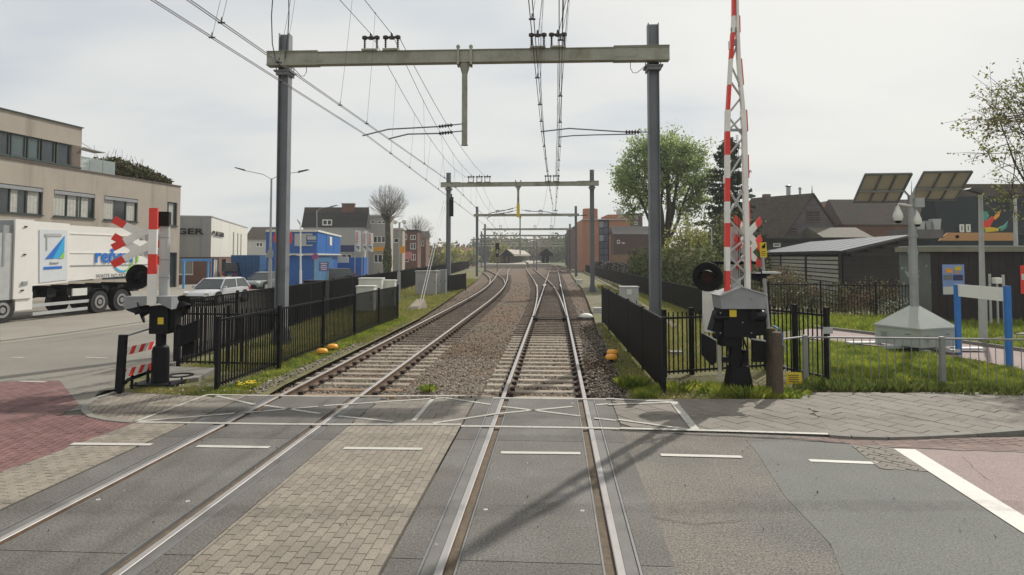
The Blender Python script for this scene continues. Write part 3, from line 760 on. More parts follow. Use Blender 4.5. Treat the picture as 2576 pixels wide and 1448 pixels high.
# ---- grass
m_rank = leaf_mat('rank_grass', (0.11, 0.15, 0.035), (0.17, 0.19, 0.05), .45, .3)
poly_sheet('soil_strip', [(5.0, 12.1), (5.2, 12.5), (13.6, 12.45), (13.6, 13.0), (6.0, 13.35), (2.6, 14.6), (2.4, 12.2)], -0.052, M('leaf_strewn_soil', (0.13, 0.10, 0.07), .95, var=.25, scale=3, fine=.8, fscale=30, col2=(0.12, 0.13, 0.045), c2scale=1.2, bump=.5))
def blades(name, n, region, h, w, mat, z=-.06, lean=1.15, label=None, hvar=.5):
    """region: list of quads ((x,y)*4), blades spread evenly by area"""
    ar = np.array([parea(q) for q in region]); cnt = rng.multinomial(n, ar / ar.sum()); P = []
    for q, k in zip(region, cnt):
        q = np.array(q, float); a, b_ = rng.random((2, k, 1))
        P.append((q[0] * (1 - a) + q[1] * a) * (1 - b_) + (q[3] * (1 - a) + q[2] * a) * b_)
    P = np.concatenate(P); n = len(P)
    # clumps
    cn = np.sin(P[:, 0] * 3.1 + np.sin(P[:, 1] * 2.3) * 2) * np.sin(P[:, 1] * 2.7 + 1.3 * np.sin(P[:, 0] * 1.9))
    th = rng.random(n) * 6.28; hh = h * (1 - hvar + 2 * hvar * rng.random(n)) * (1 + .45 * cn); ln = lean * hh * rng.random(n); la = rng.random(n) * 6.28
    ww = w * (.6 + .8 * rng.random(n)); zz = np.full(n, z)
    dx, dy = np.cos(th) * ww / 2, np.sin(th) * ww / 2
    v = np.empty((n, 3, 3)); v[:, 0] = np.stack([P[:, 0] - dx, P[:, 1] - dy, zz], 1); v[:, 1] = np.stack([P[:, 0] + dx, P[:, 1] + dy, zz], 1)
    v[:, 2] = np.stack([P[:, 0] + np.cos(la) * ln, P[:, 1] + np.sin(la) * ln, zz + hh], 1)
    me = bpy.data.meshes.new(name); me.vertices.add(n * 3); me.vertices.foreach_set('co', v.reshape(-1))
    me.loops.add(n * 3); me.loops.foreach_set('vertex_index', np.arange(n * 3, dtype=np.int32))
    me.polygons.add(n); me.polygons.foreach_set('loop_start', np.arange(0, n * 3, 3, dtype=np.int32)); me.polygons.foreach_set('loop_total', np.full(n, 3, dtype=np.int32))
    me.materials.append(mat); me.update(calc_edges=True)
    o = link(name, me, None, 'stuff'); o['label'] = label or 'short spring grass growing on the verge'; return o
qd = lambda *p: [G(*a) for a in p]
# left, inside the fenced corner and along the ballast
blades('grass', 34000, [[(-7.6, 15.2), (-5.6, 15.2), (-4.95, 27), (-8.3, 27)], [(-8.3, 27), (-4.7, 27), (-4.3, 40), (-8.6, 40)]], .13, .018, m_grassdry)
blades('grass', 15000, [[(-5.75, 12.5), (-5.25, 12.5), (-4.75, 20), (-5.25, 20)], [(-5.25, 20), (-4.65, 20), (-4.3, 28), (-4.85, 28)]], .085, .016, m_grass)
blades('grass', 7000, [[(-7.3, 12.5), (-5.2, 12.35), (-5.0, 12.9), (-7.3, 13.3)]], .06, .014, m_grassdry)
blades('grass', 9000, [[(-8.7, 40), (-4.3, 40), (-4.3, 75), (-9, 75)]], .16, .05, m_grassdry)
# right
blades('grass', 9000, [[(2.25, 12.15), (5.4, 12.1), (5.4, 13.4), (2.3, 13.4)]], .06, .016, m_grassdry)
blades('grass', 13000, [[(4.0, 12.25), (5.3, 12.1), (5.4, 13.2), (3.7, 13.2)], [(2.3, 12.2), (2.7, 12.2), (2.9, 13.4), (2.5, 13.4)]], .10, .018, m_grass)
blades('grass', 30000, [[(3.4, 15.0), (6.3, 15.2), (8.3, 26), (4.8, 26)], [(4.9, 26), (8.2, 26), (9.6, 50), (7.6, 50)]], .12, .022, m_grassdry)
blades('grass', 60000, [[(5.6, 13.0), (12.6, 12.7), (11.7, 15), (6.5, 15)], [(6.5, 15), (11.7, 15), (11.5, 16.5), (6.9, 17)], [(6.9, 17), (11.5, 16.5), (9.6, 20), (7.4, 20)]], .115, .024, m_grass, label='lush field grass behind the galvanised railing')
blades('grass', 12000, [[(5.7, 12.75), (13.2, 12.55), (13.2, 12.95), (5.7, 13.1)]], .13, .020, m_rank, label='rank grass along the foot of the galvanised railing')
blades('grass', 36000, [[(11.5, 23.9), (13.9, 20.2), (22, 25.5), (12, 29)], [(7.6, 22.5), (11.3, 23.9), (12, 29), (8.6, 26)], [(14.6, 17.6), (14.1, 19.8), (20, 22.5), (20, 19)]], .17, .035, m_grass, label='grass between the pink path and the black fence')
blades('grass', 26000, [[(-4.9, 20), (-4.4, 20), (-4.0, 28), (-4.8, 28)], [(-4.8, 28), (-3.95, 28), (-3.9, 48), (-4.9, 48)], [(-5.5, 48), (-3.9, 48), (-3.9, 75), (-6, 75)]], .07, .03, m_grassdry)
blades('grass', 26000, [[(xr(14), 14), (xr(14) + 1.0, 14), (xr(26) + 1.5, 26), (xr(26), 26)], [(xr(26) + 1.2, 26), (xr(26) + 2.8, 26), (xr(60) + 3.2, 60), (xr(60) + 1.4, 60)]], .06, .03, m_grassdry)
# dead leaves along the pavement edge
m_dead = leaf_mat('dead_leaf', (0.14, 0.075, 0.045), (0.17, 0.12, 0.07), .5, .1)
def leaves_flat(name, n, reg, size, mat, label, z=.0, zr=.03):
    q = np.array(reg, float); a, b_ = rng.random((2, n, 1)); P = (q[0] * (1 - a) + q[1] * a) * (1 - b_) + (q[3] * (1 - a) + q[2] * a) * b_
    bb = MB()
    for p in P:
        t_ = random.random() * 6.28; s = size * random.uniform(.5, 1.2); zz = z + random.random() * zr
        c_, s_ = math.cos(t_) * s, math.sin(t_) * s
        bb.add([(p[0] - c_, p[1] - s_, zz), (p[0] + s_ * .6, p[1] - c_ * .6, zz + .01), (p[0] + c_, p[1] + s_, zz + random.random() * .03), (p[0] - s_ * .6, p[1] + c_ * .6, zz)], [(0, 1, 2, 3)])
    o = bb.build(name, mat, None, kind='stuff'); o['label'] = label
leaves_flat('fallen_leaves', 1800, [(5.1, 12.45), (13, 12.55), (13, 12.95), (5.4, 13.2)], .035, m_dead, 'brown fallen leaves along the foot of the railing', -.03)
leaves_flat('litter_and_leaves', 260, [(2.4, 12.2), (5.2, 12.1), (5.3, 14.5), (2.8, 14.6)], .025, M('pale_litter', (0.4, 0.38, 0.34), 0.8), 'pale bits of litter in the weeds by the barrier', -.03)
leaves_flat('litter_and_leaves', 160, [(-7.2, 12.45), (-5.0, 12.4), (-4.9, 14), (-6.8, 13.4)], .03, M('pale_litter', (0.4, 0.38, 0.34), 0.8), 'pale bits of litter by the left fence foot', -.03)
leaves_flat('pale_chips', 90, [(-6, 5.0), (9, 5.0), (7, 11.8), (-4.5, 11.8)], .011, M('pale_chip', (0.5, 0.48, 0.43), .8), 'pale specks of grit scattered over the crossing', .008, .002)
leaves_flat('dark_spots', 70, [(-5, 4.6), (6, 4.6), (5, 11.8), (-4.5, 11.8)], .014, M('chewing_gum_dark', (0.05, 0.048, 0.045), .8), 'dark spots of dirt and gum on the crossing', .008, .001)
# flowering weeds
def weed(px, py, label, cat, n=130, h=.14, rad=.16, flowers=0, mat=m_grass, z=-.06):
    p = G(px, py, z); t = thing('weed_clump', label, cat, (p[0], p[1], z)); bb = MB(); fl = MB()
    for i in range(n):
        a = random.random() * 6.28; r_ = rad * math.sqrt(random.random()); x, y = p[0] + r_ * math.cos(a), p[1] + r_ * math.sin(a)
        hh = h * random.uniform(.5, 1.2); t_ = random.random() * 6.28; w = random.uniform(.015, .035)
        dx, dy = math.cos(t_) * w, math.sin(t_) * w; lx, ly = math.cos(a) * hh * .6, math.sin(a) * hh * .6
        bb.add([(x, y, z), (x + dx + lx * .5, y + dy + ly * .5, z + hh * .6), (x + lx, y + ly, z + hh), (x - dx + lx * .5, y - dy + ly * .5, z + hh * .6)], [(0, 1, 2, 3)])
    bb.build('leaves', mat, t)
    for i in range(flowers):
        a = random.random() * 6.28; r_ = rad * math.sqrt(random.random()); fl.lathe((p[0] + r_ * math.cos(a), p[1] + r_ * math.sin(a), z + h * random.uniform(.7, 1.1)), [(.008, 0), (.026, .012), (.02, .02)], 7)
    if flowers: fl.build('flowers', M('dandelion_yellow', (0.75, 0.58, 0.02), 0.6, island=.2), t)
weed(622, 980, 'clump of yellow dandelions at the foot of the left track fence', 'weeds', 110, .13, .17, 26, z=-.08)
weed(1078, 985, 'small green weed tuft in the ballast between the two tracks', 'weeds', 120, .12, .15, z=-.17)
weed(1590, 975, 'bushy green weeds at the ballast edge left of the right fence end', 'weeds', 260, .2, .3)
weed(1700, 985, 'green weeds just right of the fence end by the barrier', 'weeds', 220, .16, .3)
weed(1985, 1000, 'leafy weeds spilling over the pavement beside the wooden posts', 'weeds', 300, .13, .36)
weed(1880, 1003, 'tall green weeds round the base of the right barrier', 'weeds', 260, .2, .3)
weed(455, 960, 'low weeds beside the left signal base', 'weeds', 160, .08, .3)
# ================================================================== FENCES
def fence(label, p, q, h, cat='fence', sp=0.115, pw=0.022, post_sp=3.0, post_w=0.07, over=0.0, zb=-.06, post_up=.06, rails=(0.12, None), mat=None, group=None, limit=300, posts=True, post_at=None, name='steel_fence', rail_h=.045, round_=False, rail_w=.03):
    mat = mat or m_black
    p = Vector((p[0], p[1], zb)); q = Vector((q[0], q[1], zb)); ln = (q - p).length; d = (q - p) / ln
    t = thing(name, label, cat, tuple(p), group)
    ang = math.atan2(d.y, d.x)
    top = h - over
    for i, zr in enumerate((rails[0], top)):
        b = MB(); a = p + Vector((0, 0, zr)); c = q + Vector((0, 0, zr))
        if round_: b.tube(a, c, rail_h / 2, n=8)
        else: b.beam(a, c, rail_w, rail_h)
        b.build('rail', mat, t)
    b = MB(); b.box((0, 0, (rails[0] - .06 + h) / 2 - (0.0 if over else .01)), (pw, pw, h - rails[0] + .06 - (0.0 if over else .02)))
    if round_: b = MB(); b.tube((0, 0, rails[0]), (0, 0, top), pw / 2, n=6)
    me = bpy.data.meshes.new('picket'); me.from_pydata(b.v, [], b.f); me.materials.append(mat)
    n = int(ln / sp); far = MB()
    for i in range(1, n):
        x = p + d * (i * ln / n)
        if i <= limit:
            o = link('picket', me, t); o.location = x - p; o.rotation_euler = (0, 0, ang)
        else: far.box((x.x, x.y, zb + (rails[0] + h) / 2), (pw, pw, h - rails[0] + .04), rz=ang)
    if far.f: far.build('farther_pickets', mat, t, kind='stuff')
    if posts:
        b = MB(); b.box((0, 0, (h + post_up - .15) / 2), (post_w, post_w, h + post_up + .15)); 
        me2 = bpy.data.meshes.new('post'); me2.from_pydata(b.v, [], b.f); me2.materials.append(mat)
        k = max(1, round(ln / post_sp))
        for i in (range(k + 1)):
            o = link('post', me2, t); o.location = (q - p) * (i / k); o.rotation_euler = (0, 0, ang)
    return t
fence('near black picket fence running away along the left side of the curving track', G(545, 981), G(1000, 803), 1.36, over=0.0, post_up=.08, zb=-.02)
fence('black picket fence across the grass behind the left signal, pickets above its rail', (-8.0, 15.75), (-5.45, 15.35), 1.42, over=.16, post_sp=1.3, zb=-.04)
fence('long black picket fence between the parked cars and the left track', (-8.15, 15.9), (-9.35, 142), 1.58, over=.02, post_sp=3.6, pw=.03)
fence('short dark fence panel beside the left mast of the second gantry', (-4.55, 47.0), (-3.75, 53.0), 1.25, sp=.10, pw=.05, post_sp=3)
fence('near black fence seen end-on along the right side of the right track', G(1671, 987), (3.62, 26.2), 1.42, over=0.0, post_up=.05, zb=-.04, pw=.05, sp=.10)
fence('low black gate fence crossing the grass behind the right barrier', G(1672, 945), (5.97, 15.30), 1.42, over=.13, post_sp=2.55, zb=-.05, post_w=.08)
fence('short black fence coming forward beside the wooden posts on the right', (5.97, 15.37), (6.61, 13.78), 1.52, over=.12, post_sp=.85, post_w=.09, zb=-.05)
fence('long low black fence running beside the right verge to the bicycles', (8.15, 25.5), (11.95, 106), 1.22, sp=.10, pw=.045, post_sp=3.2, post_up=.02)
fence('black fence in front of the brambles and the dark shed on the right', (9.4, 29.8), (19.4, 26.3), 1.50, over=.1, post_sp=2.2, zb=-.05, sp=.12)
fence('galvanised hoop railing along the tiled pavement on the right', (6.05, 13.55), (14.0, 12.75), .98, name='pavement_railing', cat='railing', sp=.158, pw=.018, post_sp=2.62, post_w=.09, mat=M('dull_railing_zinc', (0.25, 0.25, 0.24), .6, metal=.2, var=.15, scale=4), round_=True, rail_h=.04, post_up=.04, zb=-.05, rails=(.03, None))
b = MB(); q0 = Vector((5.48, 13.62, .86)); b.tube(q0, (6.05, 13.55, .94), .018); b.build('link_rail', m_galv, bpy.data.objects['pavement_railing'])
# gate leaf posts
q = G(1740, 935)
b = MB(); b.box((q[0], q[1] - .02, .66), (.10, .10, 1.56)); tag(b.build('gate_post', m_black, org=(q[0], q[1], -.1)), 'thick black post at the gap in the low fence behind the right barrier', 'post')
b = MB(); b.box((6.6, 13.70, 1.05), (.20, .012, .14)); tag(b.build('small_plate', m_lgrey, org=(6.6, 13.7, 1.0)), 'small white plate fixed on the end post of the short black fence', 'plate')

# ================================================================== GANTRIES
def hbeam(b, p0, p1, w, d, up, tf=.02, mi=0):
    """H section: flanges face +-up"""
    p0 = Vector(p0); p1 = Vector(p1); up = Vector(up)
    b.beam(p0 + up * (d / 2), p1 + up * (d / 2), w, tf, mi, up=up)
    b.beam(p0 - up * (d / 2), p1 - up * (d / 2), w, tf, mi, up=up)
    b.beam(p0, p1, tf, d - tf * 1.2, mi, up=up)
def frame_ins(t, c, xd, zb, s=1.0, detail=True):
    """insulator stand on top of the beam: two ribbed posts with a bar"""
    c = Vector((c[0], c[1], 0)); xd = Vector((xd[0], xd[1], 0))
    st = MB(); st.beam(c - xd * .23 * s + Vector((0, 0, zb + .03)), c + xd * .23 * s + Vector((0, 0, zb + .03)), .42, .05)
    f = st.build('insulator_stand', m_gbeam, t)
    b = MB()
    for k in (-1, 1):
        q = c + xd * (.185 * s * k); pr = [(.022, 0)]
        for i in range(5 if detail else 2):
            z = .04 + i * (.3 / (5 if detail else 2)); pr += [(.022, z), (.045, z + .012), (.022, z + .03)]
        pr += [(.03, .33), (.085, .36), (.085, .43), (.03, .46)]
        b.lathe((q.x, q.y, zb + .05), pr, 10 if detail else 6)
    z = zb + .05 + .40
    b.beam(c - xd * .23 * s + Vector((0, 0, z)), c + xd * .23 * s + Vector((0, 0, z)), .05, .05)
    b.lathe((c.x, c.y, z - .05), [(.09, 0), (.09, .06), (.04, .09), (.03, .17), (.012, .2)], 8)
    b.build('insulator', m_insul, f)
def gantry(label, pl, pr_, zb, hb, ext=(.4, .42), ztop=(1.0, 1.05), stands=(), drop=None, drop2=None, det=True, base_z=-.15, mast_w=.30, yellow=False, beam_h=.40):
    a = Vector((pl[0], pl[1], 0)); c = Vector((pr_[0], pr_[1], 0)); d = (c - a).normalized(); nrm = Vector((-d.y, d.x, 0))
    t = thing('catenary_gantry', label, 'gantry', (a.x, a.y, base_z), 'overhead line gantries along the railway')
    for k, (m, zt) in enumerate(((a, ztop[0]), (c, ztop[1]))):
        b = MB(); hbeam(b, m + Vector((0, 0, base_z + .02)), m + Vector((0, 0, zb + hb + zt)), mast_w, mast_w * .98, d, .022); mo = b.build('mast', m_gpole, t)
        b = MB(); b.box((m.x, m.y, base_z + .03), (.62, .62, .04), rz=math.atan2(d.y, d.x)); b.box((m.x, m.y, base_z - .1), (.95, .95, .22)); b.build('footing', m_conc if det else m_kerb, mo)
        if det:
            b = MB()
            for s in (-1, 1):
                for ax, off in ((d, nrm), (nrm, d)):
                    p = m + ax * (mast_w / 2 * s); q = m + ax * (.31 * s)
                    for w in (-.12, .12):
                        o_ = off * w; b.ext([p + o_ + Vector((0, 0, base_z + .05)), q + o_ + Vector((0, 0, base_z + .05)), p + o_ + Vector((0, 0, base_z + .75))], off * .014)
            b.build('base_gusset', m_gpole, mo)
            b = MB(); z0 = zb - .02
            b.box((m.x, m.y, z0 - .10), (mast_w + .22, mast_w + .22, .05), rz=math.atan2(d.y, d.x)); b.box((m.x, m.y, z0 - .17), (mast_w + .10, mast_w + .16, .10), rz=math.atan2(d.y, d.x)); b.box((m.x, m.y, z0 + hb + .03), (mast_w + .1, mast_w + .12, .05), rz=math.atan2(d.y, d.x))
            for s in (-1, 1):
                for s2 in (-1, 1): q = m + d * (s * .19) + nrm * (s2 * .2); b.tube((q.x, q.y, z0 - .24), (q.x, q.y, z0 + hb + .1), .014, n=6)
            b.build('clamp', m_gpole, mo)
    # beam passes in front of the masts (camera side)
    off = nrm * (-(mast_w / 2 + .12))
    p0 = a - d * ext[0] + off; p1 = c + d * ext[1] + off
    b = MB(); zc = zb + hb / 2; H = hb
    for (s0, s1, hh, ww, dz) in (((0, (p1 - p0).length * .13, H, .22, .01), (0, (p1 - p0).length, H * .86, .20, 0), ((p1 - p0).length * .865, (p1 - p0).length, H, .22, .01)) if det else ((0, (p1 - p0).length, H * .9, .2, 0),)):
        q0 = p0 + d * s0 + Vector((0, 0, zc + dz)); q1 = p0 + d * s1 + Vector((0, 0, zc + dz))
        e = .004 if hh == H else 0
        b.beam(q0, q1, ww + e, hh)                    # box girder
        b.beam(q0 + Vector((0, 0, hh / 2 + .01)), q1 + Vector((0, 0, hh / 2 + .01)), ww + .07, .02)
        b.beam(q0 - Vector((0, 0, hh / 2 + .01)), q1 - Vector((0, 0, hh / 2 + .01)), ww + .07, .02)
    bo = b.build('beam', m_gbeam, t)
    if det:
        b = MB(); L_ = (p1 - p0).length
        for f0 in (.095, .125, .87, .90):
            for k in range(3):
                q = p0 + d * (L_ * f0 + k * .09) + Vector((0, 0, zc - .08)); b.tube(q - nrm * .14, q - nrm * .115, .016, n=6)
        for f0 in (.33, .56, .7): q = p0 + d * (L_ * f0); b.beam(q + Vector((0, 0, zb)) - nrm * .115, q + Vector((0, 0, zb + hb)) - nrm * .115, .02, .02)
        b.build('bolt', m_galv, bo)
    for fx in stands:
        q = a + d * fx + off; frame_ins(t, q, d, zb + hb * (.95), 1.0, det)
    if drop:
        fx, zl = drop; q = a + d * fx + off
        b = MB(); b.tube(q + Vector((0, 0, zl)), q + Vector((0, 0, zb)), .085, n=12); b.tube(q + Vector((0, 0, zb - .32)), q + Vector((0, 0, zb - .02)), .086, .17, n=12)
        b.disc(q + Vector((0, 0, zl - .02)), (0, 0, 1), .10, .03); dt = b.build('drop_tube', m_gbeam, t, smooth=False); autosmooth(dt)
        if det:
            b = MB()
            for s in (-1, 1): b.box((q.x + s * .19 * d.x, q.y, zb + hb * .5), (.07, .36, hb + .14)); b.lathe((q.x + s * .19 * d.x, q.y - .1, zb + hb + .05), [(.06, 0), (.06, .05), (.02, .09)], 8)
            b.build('strap', m_gbeam, dt)
        if yellow:
            b = MB(); b.tube(q + Vector((0, 0, zl - .02)), q + Vector((0, 0, zl + .95)), .12, n=12); b.build('yellow_sleeve', m_yel, dt)
    t['_z'] = zb + hb
    return t, a, c, d, off
def arm(label, root_pt, tip, r=.022, ins=True, bend=.25, grp='steady arms holding the contact wires', z_rise=0.0):
    p = Vector(root_pt); q = Vector(tip); d = (q - p); ln = d.length; u = d.normalized()
    t = thing('registration_arm', label, 'catenary arm', tuple(p), grp)
    i1 = p + u * .30; i2 = p + u * .72
    b = MB(); b.tube(p, i1, .018, n=6); mid_ = p + u * (ln * .74) + Vector((0, 0, z_rise)); b.path([i2, mid_, q], r, 6); b.build('tube', m_gpole, t)
    b = MB()
    for k in range(5): c0 = i1 + (i2 - i1) * (k / 5 + .1); b.tube(c0, c0 + (i2 - i1) * .09, .055, n=8)
    b.tube(i1, i2, .025, n=6); b.build('insulator', m_insul, t)
    return t
Yg = 19.45
Lm = V(708, 800, 19.75); Rm = V(1648, 720, 19.2)
zB = V(1180, 147, 19.3).z - .19
g1, a1, c1, d1, off1 = gantry('nearest big gantry spanning both tracks over the crossing', (Lm.x, 19.75), (Rm.x, 19.2), zB, .40, ext=(.42, .42), ztop=(.66, .78),
       stands=(V(936, 130, 19.45).x - Lm.x, V(988, 130, 19.4).x - Lm.x, V(1354, 130, 19.3).x - Lm.x, V(1404, 130, 19.3).x - Lm.x), drop=(V(1172, 200, 19.4).x - Lm.x, V(1172, 368, 19.4).z))
# arms at gantry 1
dx = V(1172, 320, 19.2)
arm('upper insulated arm on the left of the nearest drop tube', V(1165, 312, 19.15), V(912, 342, 19.3), z_rise=.10)
arm('lower insulated arm on the left of the nearest drop tube', V(1165, 330, 19.15), V(978, 350, 19.4), z_rise=.08)
arm('long arm reaching left from the nearest right mast', V(1636, 333, 19.0), V(1360, 332, 19.1), r=.02, z_rise=.10)
b = MB(); b.path([V(1600, 338, 19.0), V(1500, 340, 19.05), V(1440, 342, 19.1), V(1404, 346, 19.15)], .018, 6); tag(b.build('registration_arm', m_gpole, org=V(1600, 338, 19.0)), 'thin lower arm under the long arm of the nearest right mast', 'catenary arm', 'steady arms holding the contact wires')
# bonding cables
def cable(name, label, pts, r, mat=m_wire, cat='cable'):
    b = MB(); b.path(pts, r, 5); return tag(b.build(name, mat, org=pts[0]), label, cat)
cable('bonding_cable', 'slack cable looping down from the beam to the nearest right mast', [V(1586, 150, 19.1), V(1586, 172, 19.1), V(1592, 184, 19.1), V(1602, 184, 19.1), V(1612, 176, 19.1), V(1626, 164, 19.1)], .010)
cable('bonding_cable', 'slack cable looping down from the beam to the nearest left mast', [V(771, 168, 19.4), V(771, 182, 19.4), V(765, 192, 19.4), V(757, 192, 19.4), V(742, 176, 19.45), V(731, 170, 19.5)], .010)
cable('feeder_cable', 'curved cable dropping from above onto the left end of the nearest beam', [V(688, -30, 19.0), V(683, 40, 19.1), V(685, 110, 19.2), V(693, 150, 19.3), V(704, 165, 19.3)], .016)
cable('feeder_cable', 'second curved cable hanging down beside the top of the nearest left mast', [V(726, -30, 19.0), V(727, 40, 19.2), V(724, 90, 19.3), V(716, 150, 19.3)], .016)

def gfar(label, Yl, Yr, xl, xr_, ybeam, hpx, tops, st, drop=None, det=False, **k):
    A_ = V(xl, 650, Yl); C_ = V(xr_, 650, Yr); zb = V(1300, ybeam, (Yl + Yr) / 2).z
    h = hpx / FPX * Yl
    return gantry(label, (A_.x, Yl), (C_.x, Yr), zb - h / 2, h, ztop=tops, stands=[V(s, ybeam, Yl).x - A_.x for s in st], drop=None if not drop else (V(drop[0], 600, Yl).x - A_.x, V(drop[0], drop[1], Yl).z), det=det, **k)
g2 = gfar('second gantry with a yellow sleeve on its drop tube', 49.3, 48.3, 1128, 1490, 465, 10.5, (.8, .9), (1187, 1208, 1228, 1379, 1399), (1305, 548), det=True, yellow=True, ext=(.55, .5))
g3 = gfar('third gantry, its beam ending left of the orange building', 85.5, 84.5, 1200, 1449, 542, 6, (1.0, 1.0), (1253, 1265, 1360, 1397), (1309, 640), base_z=-.2)
g4 = gfar('fourth gantry, thin beam just below the third', 118, 117, 1220, 1434, 577.5, 4.6, (.8, .8), (1260, 1346, 1387), None)
g5 = gfar('fifth gantry among the far thin beams', 150, 150, 1211, 1427, 593.5, 4, (.8, .8), (1262, 1290, 1390), (1357, 640))
g6 = gfar('sixth gantry, wide thin beam far down the line', 182, 182, 1192, 1437, 603.5, 3.5, (.5, .5), (1240, 1320, 1400), None)
g7 = gfar('seventh gantry far down the line by the platforms', 214, 214, 1188, 1440, 612, 3, (.5, .5), (1262, 1400), (1350, 640))
g8 = gfar('eighth and farthest gantry beyond the canopies', 250, 250, 1195, 1438, 619, 3, (.5, .5), (), None)
# dark tank-like fitting on second left mast, guy wires
q = V(1134, 515, 49.2); b = MB(); b.tube(q - Vector((-.05, 0, .9)), q + Vector((.05, 0, .55)), .16, n=10); b.tube(q + Vector((.05, 0, .55)), q + Vector((.05, 0, .8)), .05, n=8)
tag(b.build('tension_weight', m_blackm, org=q), 'dark tensioning device hanging on the second left mast', 'weight')
q1 = G(1045, 779, -.06)
t = thing('guy_anchor', 'sloping concrete anchor block in the grass with stay wires', 'anchor block', (q1[0], q1[1], -.06))
b = MB(); w = .42; x, y = q1[0], q1[1]
b.ext([(x - w, y - .3, -.06), (x + w * .5, y - .3, -.06), (x + w * .5, y - .3, .12), (x - w, y - .3, .02)], (0, .02, 0)); b.add([(x - .45, y - .35, -.06), (x + .22, y - .45, -.06), (x + .55, y + .5, -.06), (x - .1, y + .6, -.06), (x - .28, y - .2, .10), (x + .10, y - .3, .12), (x + .42, y + .4, .42), (x + .0, y + .5, .42)], [(4, 5, 6, 7), (0, 1, 5, 4), (1, 2, 6, 5), (2, 3, 7, 6), (3, 0, 4, 7)])
b.build('block', m_conc, t)
for k, tx in enumerate((1117, 1123)):
    b = MB(); p2 = V(tx, 505, 49.1); p1 = Vector((x + .2 + .12 * k, y + .35, .38)); b.path([p1, p1.lerp(p2, .5), p2], .014, 5); m3 = p1.lerp(p2, .42); u = (p2 - p1).normalized(); b.tube(m3, m3 + u * .35, .05, n=6); b.build('stay_wire', m_galv, t)

# ================================================================== OVERHEAD WIRES
def wire_set(label, contact, mess, twin=.05, drops=(), r=.0075, rm=.009, clip=True):
    """contact, mess: lists of 3-D points"""
    t = thing('overhead_line', label, 'overhead wire', tuple(contact[0]))
    def samp(P, y):
        for p, q in zip(P[:-1], P[1:]):
            if p[1] <= y <= q[1]: k = (y - p[1]) / (q[1] - p[1]); return Vector(p).lerp(Vector(q), k)
        return None
    for s in ((-.5, .5) if twin else (0,)):
        b = MB(); b.path([(p[0] + s * twin, p[1], p[2] + s * .0) for p in contact], r, 5); b.build('contact_wire', m_wire, t)
    if mess: b = MB(); b.path(mess, rm, 5); b.build('messenger_wire', m_wire, t)
    for y in drops:
        a = samp(contact, y); c = samp(mess, y) if mess else None
        if a is None or c is None: continue
        b = MB(); b.path([a, a.lerp(c, .5) + Vector((.01, 0, 0)), c], .0035 if y < 60 else .006, 4)
        if clip: b.tube(a - Vector((.05, 0, 0)), a + Vector((.05, 0, 0)), .014, n=6); b.tube(a, a + Vector((0, 0, .09)), .016, .006, n=6); b.tube(c - Vector((0, 0, .02)), c + Vector((0, 0, .02)), .014, n=6)
        b.build('dropper', m_wire, t)
    return t
def sag(p, q, s, n=14):
    p, q = Vector(p), Vector(q); return [tuple(p.lerp(q, i / n) - Vector((0, 0, 4 * s * (i / n) * (1 - i / n)))) for i in range(n + 1)]
zs = zB + .40 + .45
def chain(pts, s):
    o_ = []
    for p, q in zip(pts[:-1], pts[1:]):
        seg = sag(p, q, s); o_ += seg if not o_ else seg[1:]
    return o_
g2z = 0
cz_ = lambda x, y, Y: tuple(V(x, y, Y))
# left track, two catenaries
cA = [cz_(380, -2, 8.9)]; d0 = (Vector(cz_(925, 343, 19.3)) - Vector(cA[0])); cA = [tuple(Vector(cA[0]) - d0 * 1.6), cA[0], cz_(925, 343, 19.3), cz_(1119, 489, 36.5), cz_(1196, 548, 56), cz_(1262, 602, 118), cz_(1275, 618, 214)]
wire_set('catenary of the left track whose twin contact wire is the lowest at the upper left', cA, chain([(-5.6, -32, zs), (V(936, 97, 19.2).x, 19.2, zs), (V(1187, 452, 49).x, 49, V(1187, 450, 49).z), (V(1253, 535, 85).x, 85, V(1253, 535, 85).z), (V(1262, 585, 150).x, 150, V(1262, 588, 150).z)], 1.0), drops=(10.5, 13.2, 22.5, 26, 30, 34, 39, 44))
cB = [cz_(471, -2, 8.7)]; d0 = (Vector(cz_(982, 353, 19.4)) - Vector(cB[0])); cB = [tuple(Vector(cB[0]) - d0 * 1.6), cB[0], cz_(982, 353, 19.4), cz_(1128, 455, 30), cz_(1222, 548, 57), cz_(1270, 600, 118), cz_(1285, 618, 214)]
wire_set('catenary of the left track crossing in front of the nearest left mast', cB, chain([(-5.0, -32, zs), (V(988, 97, 19.2).x, 19.2, zs), (V(1208, 452, 49).x, 49, V(1208, 450, 49).z), (V(1265, 535, 85).x, 85, V(1265, 535, 85).z), (V(1290, 588, 150).x, 150, V(1290, 588, 150).z)], 1.0), drops=(9.6, 11.6, 14.9, 17, 24.5, 29, 33, 37, 42, 46, 60, 70))
